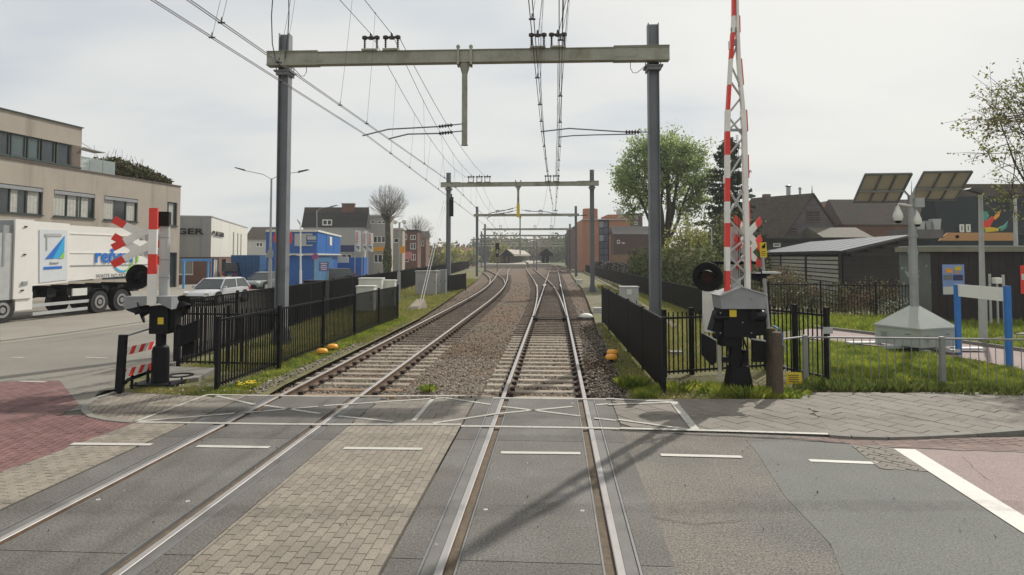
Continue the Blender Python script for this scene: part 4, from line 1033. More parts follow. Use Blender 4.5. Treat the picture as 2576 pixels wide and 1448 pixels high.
# right track
cC = [(0.05, -20, 6.15), cz_(1334, -2, 8.8), cz_(1364, 332, 19.2), cz_(1382, 470, 36), cz_(1391, 520, 49), cz_(1383, 590, 118), cz_(1370, 618, 214)]
wire_set('left-hand catenary above the right track', cC, chain([(0.2, -32, zs), (V(1354, 97, 19.2).x, 19.2, zs), (V(1379, 450, 49).x, 49, V(1379, 450, 49).z), (V(1360, 535, 85).x, 85, V(1360, 535, 85).z), (V(1346, 575, 118).x, 118, V(1346, 572, 118).z)], .9), drops=(9.6, 13, 15.5, 17.6, 22, 25, 29, 33, 38, 43, 47))
cD = [(0.4, -20, 6.15), cz_(1411, -2, 8.8), cz_(1409, 347, 19.2), cz_(1403, 470, 36), cz_(1398, 520, 49), cz_(1393, 590, 118), cz_(1394, 618, 214)]
wire_set('right-hand catenary above the right track', cD, chain([(0.9, -32, zs), (V(1404, 97, 19.2).x, 19.2, zs), (V(1399, 450, 49).x, 49, V(1399, 450, 49).z), (V(1397, 535, 85).x, 85, V(1397, 535, 85).z), (V(1387, 575, 118).x, 118, V(1387, 572, 118).z)], .9), drops=(10.5, 14.2, 17, 21, 24.5, 28, 32, 37, 42, 46))
m5 = chain([(V(1228, 450, 49).x, 49, V(1228, 450, 49).z), (V(1265, 535, 85).x + .3, 85, V(1265, 535, 85).z), (1.5, 150, 9.0)], .5)
wire_set('feeder wire from the third insulator stand of the second gantry', chain([cz_(1404, 97, 19.2)] and [(-3.4, 19.2, zs), (V(1228, 450, 49).x, 49, V(1228, 450, 49).z)], .6), None, twin=0, r=.01)
wire_set('extra pair of feeder wires hanging over the right track', [(.3, -10, 9.6), cz_(1424, -2, 13.5), cz_(1418, 100, 19.25), cz_(1404, 330, 36), cz_(1398, 448, 49)], None, twin=.09, r=.009)
# arms at gantry 2 and 3
arm('upper arm left of the yellow sleeve on the second gantry', V(1301, 522, 48.9), V(1215, 545, 48.9), r=.03, z_rise=.1)
arm('lower arm left of the yellow sleeve on the second gantry', V(1301, 529, 48.9), V(1225, 549, 48.9), r=.03, z_rise=.1)
arm('arm right of the yellow sleeve on the second gantry', V(1311, 529, 48.9), V(1400, 540, 48.9), r=.03, z_rise=.1)
arm('short arm leaning left from the second gantry right mast', V(1486, 541, 48.3), V(1430, 545, 48.3), r=.03)

# ================================================================== LEFT SIGNAL AND BARRIER
def bands(b_parts, fn, z0, z1, n, mats, parent, name='band'):
    for i in range(n): fn(z0 + (z1 - z0) * i / n, z0 + (z1 - z0) * (i + 1) / n, mats[i % 2])
def cross(parent_label, c, yaw, span=1.15, half=R(31), w=.15, name='level_crossing_cross', parts_parent=None, groupy=None):
    """St Andrew's cross: two banded arms, red tips and white middle"""
    t = thing(name, parent_label, 'crossing sign', tuple(c), 'red and white crossing signs')
    X = Vector((math.cos(yaw), math.sin(yaw), 0)); Nn = Vector((X.y, -X.x, 0)); c = Vector(c)
    for k, s in enumerate((-1, 1)):
        u = X * math.cos(half) + Vector((0, 0, s * math.sin(half))); v = X * (-math.sin(half) * s) + Vector((0, 0, math.cos(half)))
        o_ = Nn * (.014 * k)
        def seg(a, e, mat, nm, r_=None):
            b = MB(); q = [c + o_ + u * a - v * w / 2, c + o_ + u * e - v * w / 2, c + o_ + u * e + v * w / 2, c + o_ + u * a + v * w / 2]
            b.ext(q, Nn * .012); b.build(nm, mat, t)
        L2 = span / 2
        seg(-L2 * .58, L2 * .58, m_white, 'white_board')
        seg(-L2, -L2 * .585, m_red, 'red_tip'); seg(L2 * .585, L2, m_red, 'red_tip')
    return t
SL = G(400, 965, 0); SLx, SLy = SL
def Lp(x, y, dy=0): return V(x, y, SLy + dy)
t = thing('barrier_machine', 'black barrier machine and pedestal of the left crossing signal with a yellow sticker', 'barrier machine', (SLx, SLy, 0))
b = MB(); b.lathe((Lp(404, 900).x, SLy, 0), [(.175, .03), (.17, .08), (.165, .66), (.15, .74), (.10, .78), (.10, 1.02)], 20); autosmooth(b.build('pedestal', m_black, t))
b = MB(); b.box((SLx, SLy, .012), (.85, .62, .03)); 
for s in (-1, 1):
    for r_ in (-1, 1): b.tube((SLx + s * .34, SLy + r_ * .24, .02), (SLx + s * .34, SLy + r_ * .24, .07), .02, n=6)
b.build('base_plate', m_blackm, t)
b = MB(); q = Lp(410, 800); b.box((q.x, SLy, (Lp(400, 770).z + Lp(400, 838).z) / 2), (.38, .34, .56)); b.box((q.x + .24, SLy + .02, Lp(400, 800).z - .02), (.14, .26, .40)); b.build('drive_housing', m_blackm, t)
b = MB(); q = Lp(404, 808, -.18); b.box((q.x, q.y, q.z), (.115, .008, .135)); b.build('yellow_sticker', m_yel, t)
b = MB(); q0, q1 = Lp(328, 762), Lp(446, 762)
b.ext([(q0.x, SLy - .24, q0.z - .08), (q0.x + .1, SLy - .24, q0.z - .11), (q1.x - .28, SLy - .24, q0.z + .02), (q1.x, SLy - .24, q0.z - .12), (q1.x, SLy - .24, q0.z + .14), (q0.x, SLy - .24, q0.z + .14)], (0, .42, 0)); b.build('grey_cover', m_mgrey, t)
b = MB()                                             # counterweight plates on the right
q = Lp(478, 845); b.ext([(q.x - .18, SLy - .05, q.z - .22), (q.x + .18, SLy - .05, q.z - .05), (q.x + .18, SLy - .05, q.z + .33), (q.x - .18, SLy - .05, q.z + .18)], (0, .10, 0))
b.ext([(q.x - .20, SLy + .1, q.z - .42), (q.x + .03, SLy + .1, q.z - .38), (q.x + .04, SLy + .1, q.z - .1), (q.x - .22, SLy + .1, q.z - .1)], (0, .1, 0)); b.beam((q.x - .5, SLy, q.z + .25), (q.x + .1, SLy, q.z + .1), .05, .10); b.build('counterweight', m_blackm, t)
def lamp_head(label, c, rad, face, hood=True, grp='black warning lights of the crossing signals', det=True):
    """round black backboard with lens and hood; face = direction it points"""
    c = Vector(c); f = Vector(face).normalized(); t = thing('warning_light', label, 'warning light', tuple(c), grp)
    b = MB(); b.disc(c, f, rad, .02, 28); autosmooth(b.build('backboard', m_blackm, t))
    b = MB(); b.tube(c - f * .16, c, rad * .34, rad * .5, n=18); autosmooth(b.build('lamp_body', m_black, t))
    b = MB(); b.disc(c + f * .02, f, rad * .42, .02, 20); b.build('lens', M('dark_red_lens', (0.03, 0.006, 0.006), 0.15), t)
    b = MB(); side = f.cross(Vector((0, 0, 1))).normalized(); n = 12; o_ = []
    for i in range(n + 1):
        a = -.25 + (PI + .5) * i / n; r_ = rad * .55
        e = c + side * (math.cos(a) * r_) + Vector((0, 0, math.sin(a) * r_))
        dpt = .30 * (0.35 + .65 * max(0, math.sin(a)))
        b.v += [tuple(e + f * .02), tuple(e + f * dpt)]
    for i in range(n): b.f += [(2 * i, 2 * i + 1, 2 * i + 3, 2 * i + 2)]; b.m += [0]
    b.build('hood', m_black, t)
    return t
lamp_head('black warning light beside the lorry wheels, hood pointing left', Lp(349, 697, .2), .26, (-.85, .5, 0))
lamp_head('large black light hanging under the grey cover, hood pointing down the street', Lp(356, 784, -.1), .24, (-.8, -.35, -.25))
lamp_head('black light turned away on the right of the left signal head', Lp(452, 772, .15), .25, (.75, -.3, -.25))
# boom stub board, grey post with black box
t = thing('barrier_boom', 'short upright red and white board standing on the left crossing signal', 'barrier boom', tuple(Lp(384, 770, -.3)))
x0, x1 = Lp(373, 700, -.32).x, Lp(394, 700, -.32).x; zz = [Lp(384, y, -.32).z for y in (768, 690, 640, 578, 524)]
for i, (m_, nm) in enumerate(((m_white, 'white_band'), (m_red, 'red_band'), (m_white, 'white_band'), (m_red, 'red_band'))):
    b = MB(); b.box(((x0 + x1) / 2, SLy - .33, (zz[i] + zz[i + 1]) / 2), (x1 - x0, .05, zz[i + 1] - zz[i] - .002)); b.build(nm, m_, t)
    b = MB(); b.box((x0 + .012, SLy - .285, (zz[i] + zz[i + 1]) / 2), (.022, .06, zz[i + 1] - zz[i] - .004)); b.build('edge_' + nm, m_, t)
t = thing('signal_mast', 'pale grey round mast with a black box on top at the left crossing', 'signal mast', tuple(Lp(414, 745, .1)))
b = MB(); b.tube(Lp(413, 745, .15), Lp(415, 566, .15), .10, n=18); autosmooth(b.build('mast', m_lgrey, t))
b = MB()
for y in (600, 655, 700): q = Lp(414, y, .15); b.tube(q, q + Vector((0, 0, .02)), .107, n=18)
b.build('band_clamp', m_mgrey, t)
b = MB(); q = Lp(413, 552, .12); b.box((q.x, q.y, q.z), (.22, .26, .30), rz=.3); b.build('bell_box', m_blackm, t)
cross('upper red and white cross on the left crossing mast', Lp(353, 589, .05), .38, 1.14)
cross('lower red and white cross on the left crossing mast', Lp(352, 631, .05), .38, 1.14)
b = MB(); 
for y in (597, 636): b.beam(Lp(352, y, .08), Lp(412, y, .15), .05, .14)
tag(b.build('cross_bracket', m_lgrey, org=Lp(400, 620, .1)), 'grey brackets carrying the two crosses on the left mast', 'bracket')

# striped low barrier at the far left
p0 = G(303, 990, -.02); p1 = Lp(376, 945, .1)
t = thing('striped_guard_rail', 'low black guard with two red and white striped boards left of the signal', 'guard rail', (p0[0], p0[1], 0))
A0 = Vector((p0[0], p0[1], 0)); A1 = Vector((SLx - .2, SLy + .25, 0)); du = (A1 - A0); 
b = MB(); ztp = V(312, 843, p0[1]).z; b.box((p0[0], p0[1], ztp / 2 - .03), (.13, .10, ztp + .06), ry=.045); b.build('end_post', m_blackm, t)
b = MB(); b.beam(A0 + Vector((.05, 0, ztp - .03)), A1 + Vector((0, 0, ztp + .04)), .03, .03); b.build('top_rail', m_galv, t)
ln = du.length; u = du.normalized(); nn = Vector((u.y, -u.x, 0))
for zc in (.76, .34):
    k = 7; w = .15; lo, hi = .10, ln - .02; sw = (hi - lo) / k
    for i in range(-1, k + 1):
        a, e = lo + i * sw, lo + (i + 1) * sw; sh = .10
        P = [(a - sh / 2, zc - w / 2), (e - sh / 2, zc - w / 2), (e + sh / 2, zc + w / 2), (a + sh / 2, zc + w / 2)]
        P = clip_poly(P, [(lo, zc - w), (hi, zc - w), (hi, zc + w), (lo, zc + w)])
        if len(P) < 3: continue
        b = MB(); b.ext([A0 + u * s + Vector((0, 0, z_)) for s, z_ in P], nn * .02); b.build('red_stripe' if i % 2 else 'white_stripe', m_red if i % 2 else m_white, t)
b = MB()
for s in (.3, .75): q = A0 + u * (ln * s); b.beam(q + Vector((0, 0, 0)), q + Vector((0, 0, .3)), .04, .04)
b.build('foot', m_blackm, t)
b = MB(); q = G(480, 945, 0); b.add([G3(425, 955, .03), G3(505, 950, .03), G3(548, 925, .03), G3(440, 920, .03)], [(0, 1, 2, 3)])
b = MB(); b.ext([G3(400, 962, .03), G3(500, 950, .03), G3(545, 926, .03), G3(425, 922, .03)], (0, 0, -.16)); tag(b.build('concrete_slab', m_kerb, org=(q[0], q[1], 0)), 'flat concrete slab on the ground behind the left signal', 'slab')
b = MB(); q = G(455, 945, .035); b.disc((q[0], q[1], .031), (0, 0, 1), .26, .02, 20, r_in=.2); tag(b.build('cable_loop', m_blackm, org=(q[0], q[1], .03)), 'black cable loop lying beside the left signal base', 'cable')

# ================================================================== RIGHT BARRIER
SR = G(1858, 985, -.04); SRx, SRy = SR
def Rp(x, y, dy=0): return V(x, y, SRy + dy)
t = thing('barrier_machine', 'big right barrier machine with grey gabled cover, black housing and yellow sticker', 'barrier machine', (SRx, SRy, 0))
q = Rp(1857, 955)
b = MB(); b.add([(q.x - .24, SRy - .2, -.02), (q.x + .24, SRy - .2, -.02), (q.x + .24, SRy + .2, -.02), (q.x - .24, SRy + .2, -.02), (q.x - .17, SRy - .15, .46), (q.x + .17, SRy - .15, .46), (q.x + .17, SRy + .15, .46), (q.x - .17, SRy + .15, .46)], [(0, 1, 5, 4), (1, 2, 6, 5), (2, 3, 7, 6), (3, 0, 4, 7), (4, 5, 6, 7)]); b.build('base_box', m_blackm, t)
b = MB(); b.box((q.x, SRy, -.02), (.62, .55, .05)); b.build('base_plate', m_mgrey, t)
b = MB(); q = Rp(1849, 880); b.box((q.x, SRy, .78), (.20, .2, .66)); b.build('column', m_black, t)
b = MB(); z1, z0 = Rp(1858, 772).z, Rp(1858, 850).z
b.box((Rp(1852, 800).x, SRy, (z0 + z1) / 2 + .03), (.62, .4, z1 - z0)); b.box((Rp(1815, 800).x - .1, SRy, z1 - .3), (.18, .3, .4), ry=.3); b.box((Rp(1898, 800).x, SRy, z1 - .3), (.25, .3, .5), ry=-.1); b.box((Rp(1835, 850).x, SRy, z0 - .05), (.4, .3, .2)); b.build('drive_housing', m_blackm, t)
b = MB(); q = Rp(1844, 789, -.22); b.box((q.x, q.y, q.z), (.135, .008, .135)); b.build('yellow_sticker', m_yel, t)
b = MB(); z_ = lambda y: Rp(1858, y).z
pf = [(Rp(1804, 0).x, z_(775)), (Rp(1912, 0).x, z_(775)), (Rp(1914, 0).x, z_(742)), (Rp(1852, 0).x, z_(722)), (Rp(1801, 0).x, z_(744))]
xs = [V(x, 740, SRy).x for x in (1804, 1912, 1914, 1852, 1801)]
b.ext([(xs[i], SRy - .27, pf[i][1]) for i in range(5)], (0, .54, 0)); b.build('grey_cover', m_mgrey, t)
b = MB(); b.beam((xs[4] - .02, SRy, pf[4][1] + .012), (xs[3], SRy, pf[3][1] + .012), .60, .02); b.beam((xs[3], SRy, pf[3][1] + .012), (xs[2] + .02, SRy, pf[2][1] + .012), .60, .02); b.build('cover_roof', m_lgrey, t)
for s, (xc, yc) in enumerate(((1776, 872), (1898, 878))):
    b = MB(); q = Rp(xc, yc)
    if s == 0: P = [(-.13, .28), (.13, .13), (.13, -.27), (.04, -.33), (-.13, -.14)]
    else: P = [(-.10, .22), (.14, .17), (.14, -.22), (-.12, -.22)]
    b.ext([(q.x + a, SRy - .25, q.z + e) for a, e in P], (0, .12, 0)); b.build('counterweight', m_blackm, t)
    b = MB(); b.beam((q.x + (.1 if s == 0 else -.05), SRy - .15, q.z + .2), (Rp(1850, 800).x, SRy - .1, Rp(1850, 815).z), .06, .10); b.build('weight_arm', m_blackm, t)
    b = MB(); b.box((q.x, SRy - .2, q.z + (.22 if s == 0 else .2)), (.26, .12, .02), ry=.5 if s == 0 else .15); b.build('plate_edge', m_lgrey, t)
b = MB(); q = Rp(1880, 850); b.path([Rp(1835, 850, -.05), Rp(1828, 890, -.1), Rp(1842, 925, -.1)], .018, 6); b.path([Rp(1868, 848, -.1), Rp(1880, 880, -.15), Rp(1868, 915, -.12), Rp(1862, 940, -.12)], .022, 6); b.path([Rp(1905, 800, -.15), Rp(1925, 850, -.1), Rp(1905, 905, -.05)], .012, 6); b.build('control_cable', m_blackm, t)
b = MB(); b.box(Rp(1828, 905, -.05), (.16, .14, .10)); b.box(Rp(1874, 900, -.08), (.10, .12, .30)); b.tube(Rp(1795, 800, -.25), Rp(1830, 800, -.25), .05, n=8); b.tube(Rp(1895, 795, -.28), Rp(1915, 795, -.1), .09, .12, n=14); b.build('drive_fitting', m_black, t)
b = MB()
for x_, y_ in ((1812, 788), (1812, 838), (1890, 788), (1890, 838), (1868, 812), (1822, 750), (1890, 752)): q = Rp(x_, y_, -.205 if y_ > 770 else -.275); b.tube(q, q - Vector((0, .02, 0)), .013, n=6)
b.build('bolt', m_galv, t)
# crossing light heads
lamp_head('large round black light left of the right barrier, hood towards us', Rp(1780, 697, -.1), .29, (-.35, -.9, -.1))
lamp_head('black light with a grey topped hood right of the right barrier', Rp(1912, 697, .1), .20, (.95, -.25, 0))
b = MB(); b.box((Rp(1925, 688, .1).x, SRy + .05, Rp(1925, 687).z), (.50, .24, .03)); tag(b.build('light_canopy', m_lgrey, org=Rp(1925, 688)), 'flat grey canopy over the right-hand crossing light', 'canopy')
b = MB(); b.beam(Rp(1790, 662, 0), Rp(1900, 662, .1), .06, .06); b.beam(Rp(1805, 662, 0), Rp(1805, 690, 0), .04, .04); tag(b.build('light_bracket', m_blackm, org=Rp(1850, 662)), 'black crossbar holding the lights of the right barrier', 'bracket')
t = thing('signal_mast', 'grey mast with bracket plates behind the raised lattice boom', 'signal mast', tuple(Rp(1850, 740, .2)))
b = MB(); b.tube(Rp(1852, 745, .22), Rp(1847, 572, .22), .095, n=18); autosmooth(b.build('mast', m_lgrey, t))
b = MB()
for y in (581, 627): q = Rp(1862, y, .15); b.box((q.x, q.y, q.z), (.34, .04, .17))
b.build('bracket_plate', m_lgrey, t)
cross('upper red and white cross behind the raised right boom', Rp(1881, 588, .3), .70, 1.15)
cross('lower red and white cross behind the raised right boom', Rp(1882, 634, .3), .70, 1.15)
# the raised lattice boom
t = thing('barrier_boom', 'tall raised red and white lattice boom of the right barrier', 'barrier boom', tuple(Rp(1852, 735, -.1)))
Yb = SRy - .12
def rails_at(y):       # boom rail centre columns in the photograph against height
    return (np.interp(y, [0, 40, 90, 170, 300, 740], [1846, 1845, 1842.5, 1837, 1829.5, 1829]), np.interp(y, [0, 40, 90, 170, 300, 740], [1853, 1854, 1855, 1858.5, 1871, 1881]))
zt = [V(1850, y, Yb).z for y in (740, 682, 622, 562, 508, 449, 391, 332, 278, 215, 150, 84, 42, -60, -160)]
ytick = (740, 682, 622, 562, 508, 449, 391, 332, 278, 215, 150, 84, 42, -60, -160)
def rx(y, k):
    if y >= 0: return V(rails_at(y)[k], y, Yb).x
    return V(rails_at(0)[k], 0, Yb).x
for i in range(len(zt) - 1):
    ya, yb_ = ytick[i], ytick[i + 1]; redl = i % 2 == 0
    w = .088 if ya > 320 else (.062 if ya > 100 else .048)
    for k in (0, 1):
        b = MB(); b.beam((rx(ya, k), Yb, zt[i]), (rx(yb_, k), Yb, zt[i + 1] - .002), w, .11, up=(0, 1, 0))
        m_ = (m_red if redl else m_white) if k == 0 else m_white
        b.build('red_band' if m_ is m_red else 'white_band', m_, t)
        if k == 1 and not (i % 2 == 0):
            b = MB(); b.beam((rx(ya, k) + w / 2 + .008, Yb, zt[i]), (rx(yb_, k) + w / 2 + .008, Yb, zt[i + 1]), .03, .108, up=(0, 1, 0)); b.build('red_edge', m_red, t)
for (ya, ka, yb_, kb) in ((733, 0, 690, 1), (690, 1, 640, 0), (640, 0, 600, 1), (600, 1, 548, 0), (548, 0, 470, 1), (470, 1, 345, 1), (452, 0, 382, 1), (345, 1, 290, 0), (395, 0, 345, 1), (215, 1, 160, 0), (160, 0, 110, 1), (733, 1, 690, 0), (690, 0, 640, 1), (548, 1, 470, 0), (332, 0, 290, 1), (290, 0, 245, 1), (245, 1, 200, 0)):
    if (ya, yb_) in ((470, 345),): continue
    b = MB(); b.tube((rx(ya, ka), Yb + .02, V(1850, ya, Yb).z), (rx(yb_, kb), Yb + .02, V(1850, yb_, Yb).z), .021, n=6); b.build('lattice_bar', m_lgrey, t)
b = MB(); z_ = V(1850, 328, Yb).z; b.beam((rx(328, 0), Yb, z_), (rx(328, 1), Yb, z_), .04, .05, up=(0, 0, 1)); b.build('cross_bar', m_mgrey, t)
for y in (345, 213, 470, 600, 690):
    b = MB(); b.box((rx(y, 1), Yb - .01, V(1850, y, Yb).z), (.085, .06, .09)); b.build('joint_plate', m_mgrey, t)
for y in (108, 78): b = MB(); b.box(((rx(y, 0) + rx(y, 1)) / 2, Yb, V(1850, y, Yb).z), (.16, .05, .12)); b.build('joint_plate', m_mgrey, t)
for y, x in ((115, 1836), (452, 1823)): b = MB(); q = V(x, y, Yb); b.box((q.x, q.y, q.z), (.05, .05, .16)); b.build('boom_light', m_white, t)
for x in (1858, 1862):
    b = MB(); b.path([V(x, 700, Yb + .1), V(x - 1, 520, Yb + .1), V(x - 6, 340, Yb + .1)], .006, 5); b.build('control_cable', m_blackm, t)

# wooden posts, leaning sign, yellow plate, white panel
m_wood = M('weathered_post_wood', (0.095, 0.07, 0.05), 0.9, var=0.25, scale=5, fine=0.25, fscale=40, col2=(0.06, 0.065, 0.035), c2scale=2)
q = G(1957, 1000, -.04); zf = V(1957, 834, q[1]).z
b = MB(); b.lathe((q[0], q[1], -.05), [(.105, 0), (.10, .5), (.095, zf - .03), (.085, zf + .03), (.02, zf + .05)], 14); tag(autosmooth(b.build('wooden_post', m_wood, org=(q[0], q[1], -.05))), 'front round wooden post at the end of the railing', 'post')
q2 = G(1941, 985, -.04); zf2 = V(1941, 824, q2[1]).z
b = MB(); b.lathe((q2[0], q2[1], -.05), [(.10, 0), (.095, .5), (.09, zf2 - .03), (.08, zf2 + .03), (.02, zf2 + .05)], 14); tag(autosmooth(b.build('wooden_post', m_wood, org=(q2[0], q2[1], -.05))), 'rear wooden post half hidden behind the front one', 'post')
b = MB(); p = V(1948, 822, q2[1]); b.path([p + Vector((-.05, -.08, .02)), V(1958, 828, q[1] + .05), V(1969, 842, q[1] + .02), V(1968, 872, q[1] + .02)], .016, 6); tag(b.build('blue_strap', m_blue, org=p), 'blue strap tied over the wooden posts', 'strap')
for y in (872, 925):
    q_ = V(1973, y, q[1]); b = MB(); b.path([q_ + Vector((-.04, 0, .05)), q_ + Vector((.03, 0, 0)), q_ + Vector((.02, 0, -.12))], .012, 5); tag(b.build('steel_hook', m_galv, org=q_), ('upper', 'lower')[y > 900] + ' bent steel hook on the side of the front wooden post', 'hook')
b = MB(); q_ = V(1997, 952, 13.3); b.box((q_.x, q_.y, q_.z), (.32, .015, .23), rx=-.12); o_ = thing('yellow_notice', 'low yellow notice plate with black lettering by the wooden posts', 'notice', tuple(q_))
b.build('plate', m_yel, o_)
b = MB(); b.beam(q_ + Vector((0, .03, -.35)), q_ + Vector((0, .03, .08)), .03, .02); b.build('stake', m_galv, o_)
for k in range(4):
    b = MB(); b.box((q_.x - .01, q_.y - .018 + (.006 - .006 * k), q_.z + .06 - .04 * k), (.22 - .03 * (k % 2), .004, .012)); b.build('text_line', m_wood, o_)
t = thing('leaning_sign_pole', 'leaning grey pole with a yellow and black warning plate', 'sign pole', tuple(V(1938, 835, 13.0)))
b = MB(); b.tube(V(1940, 900, 13.2), V(1917, 640, 13.4), .035, n=10); autosmooth(b.build('pole', m_galv, t))
b = MB(); q_ = V(1920, 629, 13.3); b.box((q_.x, q_.y, q_.z), (.135, .02, .30), ry=-.05); b.build('plate', m_yel, t)
b = MB(); b.disc((q_.x, q_.y - .022, q_.z + .06), (0, -1, 0), .035, .004, 12); b.box((q_.x + .02, q_.y - .023, q_.z + .10), (.025, .006, .06), ry=.5); b.build('hand_symbol', m_blackm, t)
b = MB()
for k in range(3): b.box((q_.x, q_.y - .013, q_.z - .04 - .035 * k), (.09, .004, .01))
b.build('text_line', m_blackm, t)
q_ = V(1781, 780, 14.2); t = thing('cable_cabinet', 'narrow white cabinet post behind the right crossing light', 'cabinet', (q_.x, 14.2, 0))
b = MB(); b.box((q_.x, 14.2, V(1781, 780, 14.2).z), (.20, .16, .95)); b.build('body', m_white, t)
b = MB(); b.box((q_.x, 14.2, V(1781, 730, 14.2).z + .02), (.24, .2, .04)); b.build('cap', m_lgrey, t)
q_ = V(1808, 733, 13.6); b = MB(); b.box((q_.x, 13.6, q_.z - .03), (.32, .2, .08), ry=.1); b.beam((q_.x, 13.6, -.05), (q_.x, 13.6, q_.z), .06, .06); tag(b.build('white_bracket', m_white, org=q_), 'white bracket plate tucked behind the grey gabled cover', 'bracket')

# orange domes (detector caps)
def cap(px, py, label, r=.16, grp='orange capped detectors beside the tracks'):
    q = G(px, py, -.08); t = thing('orange_detector', label, 'detector', (q[0], q[1], -.08), grp)
    b = MB(); b.tube((q[0], q[1], -.1), (q[0], q[1], .03), .045, n=8); b.build('stem', m_blackm, t)
    b = MB(); b.lathe((q[0], q[1], .02), [(r * .95, 0), (r, .02), (r * .9, .07), (r * .7, .10), (r * .2, .115)], 18); autosmooth(b.build('dome', m_orange, t)); return t
cap(810, 897, 'front orange cap beside the left track fence'); cap(836, 885, 'rear orange cap beside the left track fence')
cap(1538, 913, 'lower orange cap right of the right track'); cap(1541, 900, 'upper orange cap right of the right track')
q = G(1545, 912, -.1); b = MB(); b.path([(q[0], q[1], -.1), (q[0] + .25, q[1] - .12, -.1), (q[0] + .5, q[1] + .05, -.12), (q[0] + .4, q[1] + .5, -.12)], .02, 6); tag(b.build('detector_cable', m_blackm, org=(q[0], q[1], -.1)), 'black cable curling from the right orange caps', 'cable')
# ================================================================== BUILDINGS
def facade(b, p, d, nin, s0, s1, z0, z1, holes, depth=.22, mi=0):
    """wall face with rectangular openings; holes = (s0, s1, z0, z1)"""
    p = Vector((p[0], p[1], 0)); d = Vector((d[0], d[1], 0)).normalized(); nin = Vector((nin[0], nin[1], 0)).normalized()
    ss = sorted({s0, s1, *[max(s0, h[0]) for h in holes], *[min(s1, h[1]) for h in holes]}); zz = sorted({z0, z1, *[h[2] for h in holes], *[h[3] for h in holes]})
    P = lambda s, z, o=0.0: p + d * s + nin * o + Vector((0, 0, z))
    for i in range(len(ss) - 1):
        for j in range(len(zz) - 1):
            cs, cz2 = (ss[i] + ss[i + 1]) / 2, (zz[j] + zz[j + 1]) / 2
            if any(h[0] < cs < h[1] and h[2] < cz2 < h[3] for h in holes): continue
            b.add([P(ss[i], zz[j]), P(ss[i + 1], zz[j]), P(ss[i + 1], zz[j + 1]), P(ss[i], zz[j + 1])], [(0, 1, 2, 3)], mi)
    for h in holes:
        a = [P(h[0], h[2]), P(h[1], h[2]), P(h[1], h[3]), P(h[0], h[3])]; c = [P(h[0], h[2], depth), P(h[1], h[2], depth), P(h[1], h[3], depth), P(h[0], h[3], depth)]
        b.add(a + c, [(0, 1, 5, 4), (1, 2, 6, 5), (2, 3, 7, 6), (3, 0, 4, 7)], mi)
m_wframe = M('dark_green_window_frame', (0.035, 0.05, 0.045), 0.5, var=0.1)
m_curt = M('pale_curtain', (0.42, 0.41, 0.37), 0.9, var=0.2, scale=5)
def window(parent, p, d, nin, h, n=3, mat_f=None, mat_g=None, inset=.12, bar=.07, sill=True, curtains=(), open_sash=None, name='window', panes=True):
    p = Vector((p[0], p[1], 0)); d = Vector((d[0], d[1], 0)).normalized(); nin = Vector((nin[0], nin[1], 0)).normalized()
    P = lambda s, z, o=0.0: p + d * s + nin * o + Vector((0, 0, z))
    b = MB(); s0, s1, z0, z1 = h
    zc, sc = (z0 + z1) / 2, (s0 + s1) / 2
    for s in [s0 + bar / 2, s1 - bar / 2] + [s0 + (s1 - s0) * i / n for i in range(1, n)]: b.beam(P(s, z0, inset), P(s, z1, inset), .06, bar, up=tuple(d))
    for z in (z0 + bar / 2, z1 - bar / 2): b.beam(P(s0, z, inset), P(s1, z, inset), .058, bar)
    if sill: b.beam(P(s0 - .04, z0 - .03, -.03), P(s1 + .04, z0 - .03, -.03), .12, .06)
    f = b.build(name, mat_f or m_wframe, parent)
    for i in range(n):
        a, e = s0 + (s1 - s0) * i / n + bar / 2, s0 + (s1 - s0) * (i + 1) / n - bar / 2
        b = MB(); b.ext([P(a, z0 + bar, inset + .03), P(e, z0 + bar, inset + .03), P(e, z1 - bar, inset + .03), P(a, z1 - bar, inset + .03)], nin * .01)
        b.build('pane', mat_g or m_glass, f)
    for (u0, u1) in curtains:
        a, e = s0 + (s1 - s0) * u0, s0 + (s1 - s0) * u1; b = MB(); k = max(4, int((e - a) / .12))
        for i in range(k):
            b.add([P(a + (e - a) * i / k, z0 + bar, inset + .015 + .012 * (i % 2)), P(a + (e - a) * (i + 1) / k, z0 + bar, inset + .015 + .012 * ((i + 1) % 2)), P(a + (e - a) * (i + 1) / k, z1 - bar * 1.2, inset + .015 + .012 * ((i + 1) % 2)), P(a + (e - a) * i / k, z1 - bar * 1.2, inset + .015 + .012 * (i % 2))], [(0, 1, 2, 3)])
        b.build('curtain', m_curt, f)
    return f
def boxthing(nm, label, cat, c, dims, mat, rz=0, group=None):
    b = MB(); b.box(c, dims, rz=rz); return tag(b.build(nm, mat, org=(c[0], c[1], c[2] - dims[2] / 2)), label, cat, group)

# ---- beige office building far left
BP = (-28.0, 55.0); bl = math.hypot(.158, 1); BD = (.158 / bl, 1 / bl); BN = (-BD[1], BD[0])
def B(x, y): return VL(x, y, BP, BD)
m_beige = M('beige_brick', (0.37, 0.325, 0.27), 0.9, col2=(0.27, 0.23, 0.185), c2scale=1.1, c2lo=0.52, c2hi=0.75, var=0.10, scale=.5, fine=0.07, fscale=22, bump=0.3, bscale=30)
def streaks(m, sz=.12):
    n, l = nodes_of(m); t = [x for x in n if x.type == 'TEX_NOISE'][0]; src = t.inputs['Vector'].links[0].from_socket; mp_ = n.new('ShaderNodeMapping'); mp_.inputs['Scale'].default_value = (1, 1, sz); l.new(src, mp_.inputs[0]); l.new(mp_.outputs[0], t.inputs['Vector'])
streaks(m_beige)
m_beiged = M('brown_brick_reveal', (0.15, 0.115, 0.09), 0.9, var=0.1)
t = thing('office_building', 'beige brick office block with dark window bands and a roof terrace at the far left', 'building', (BP[0], BP[1], 0))
wins = []
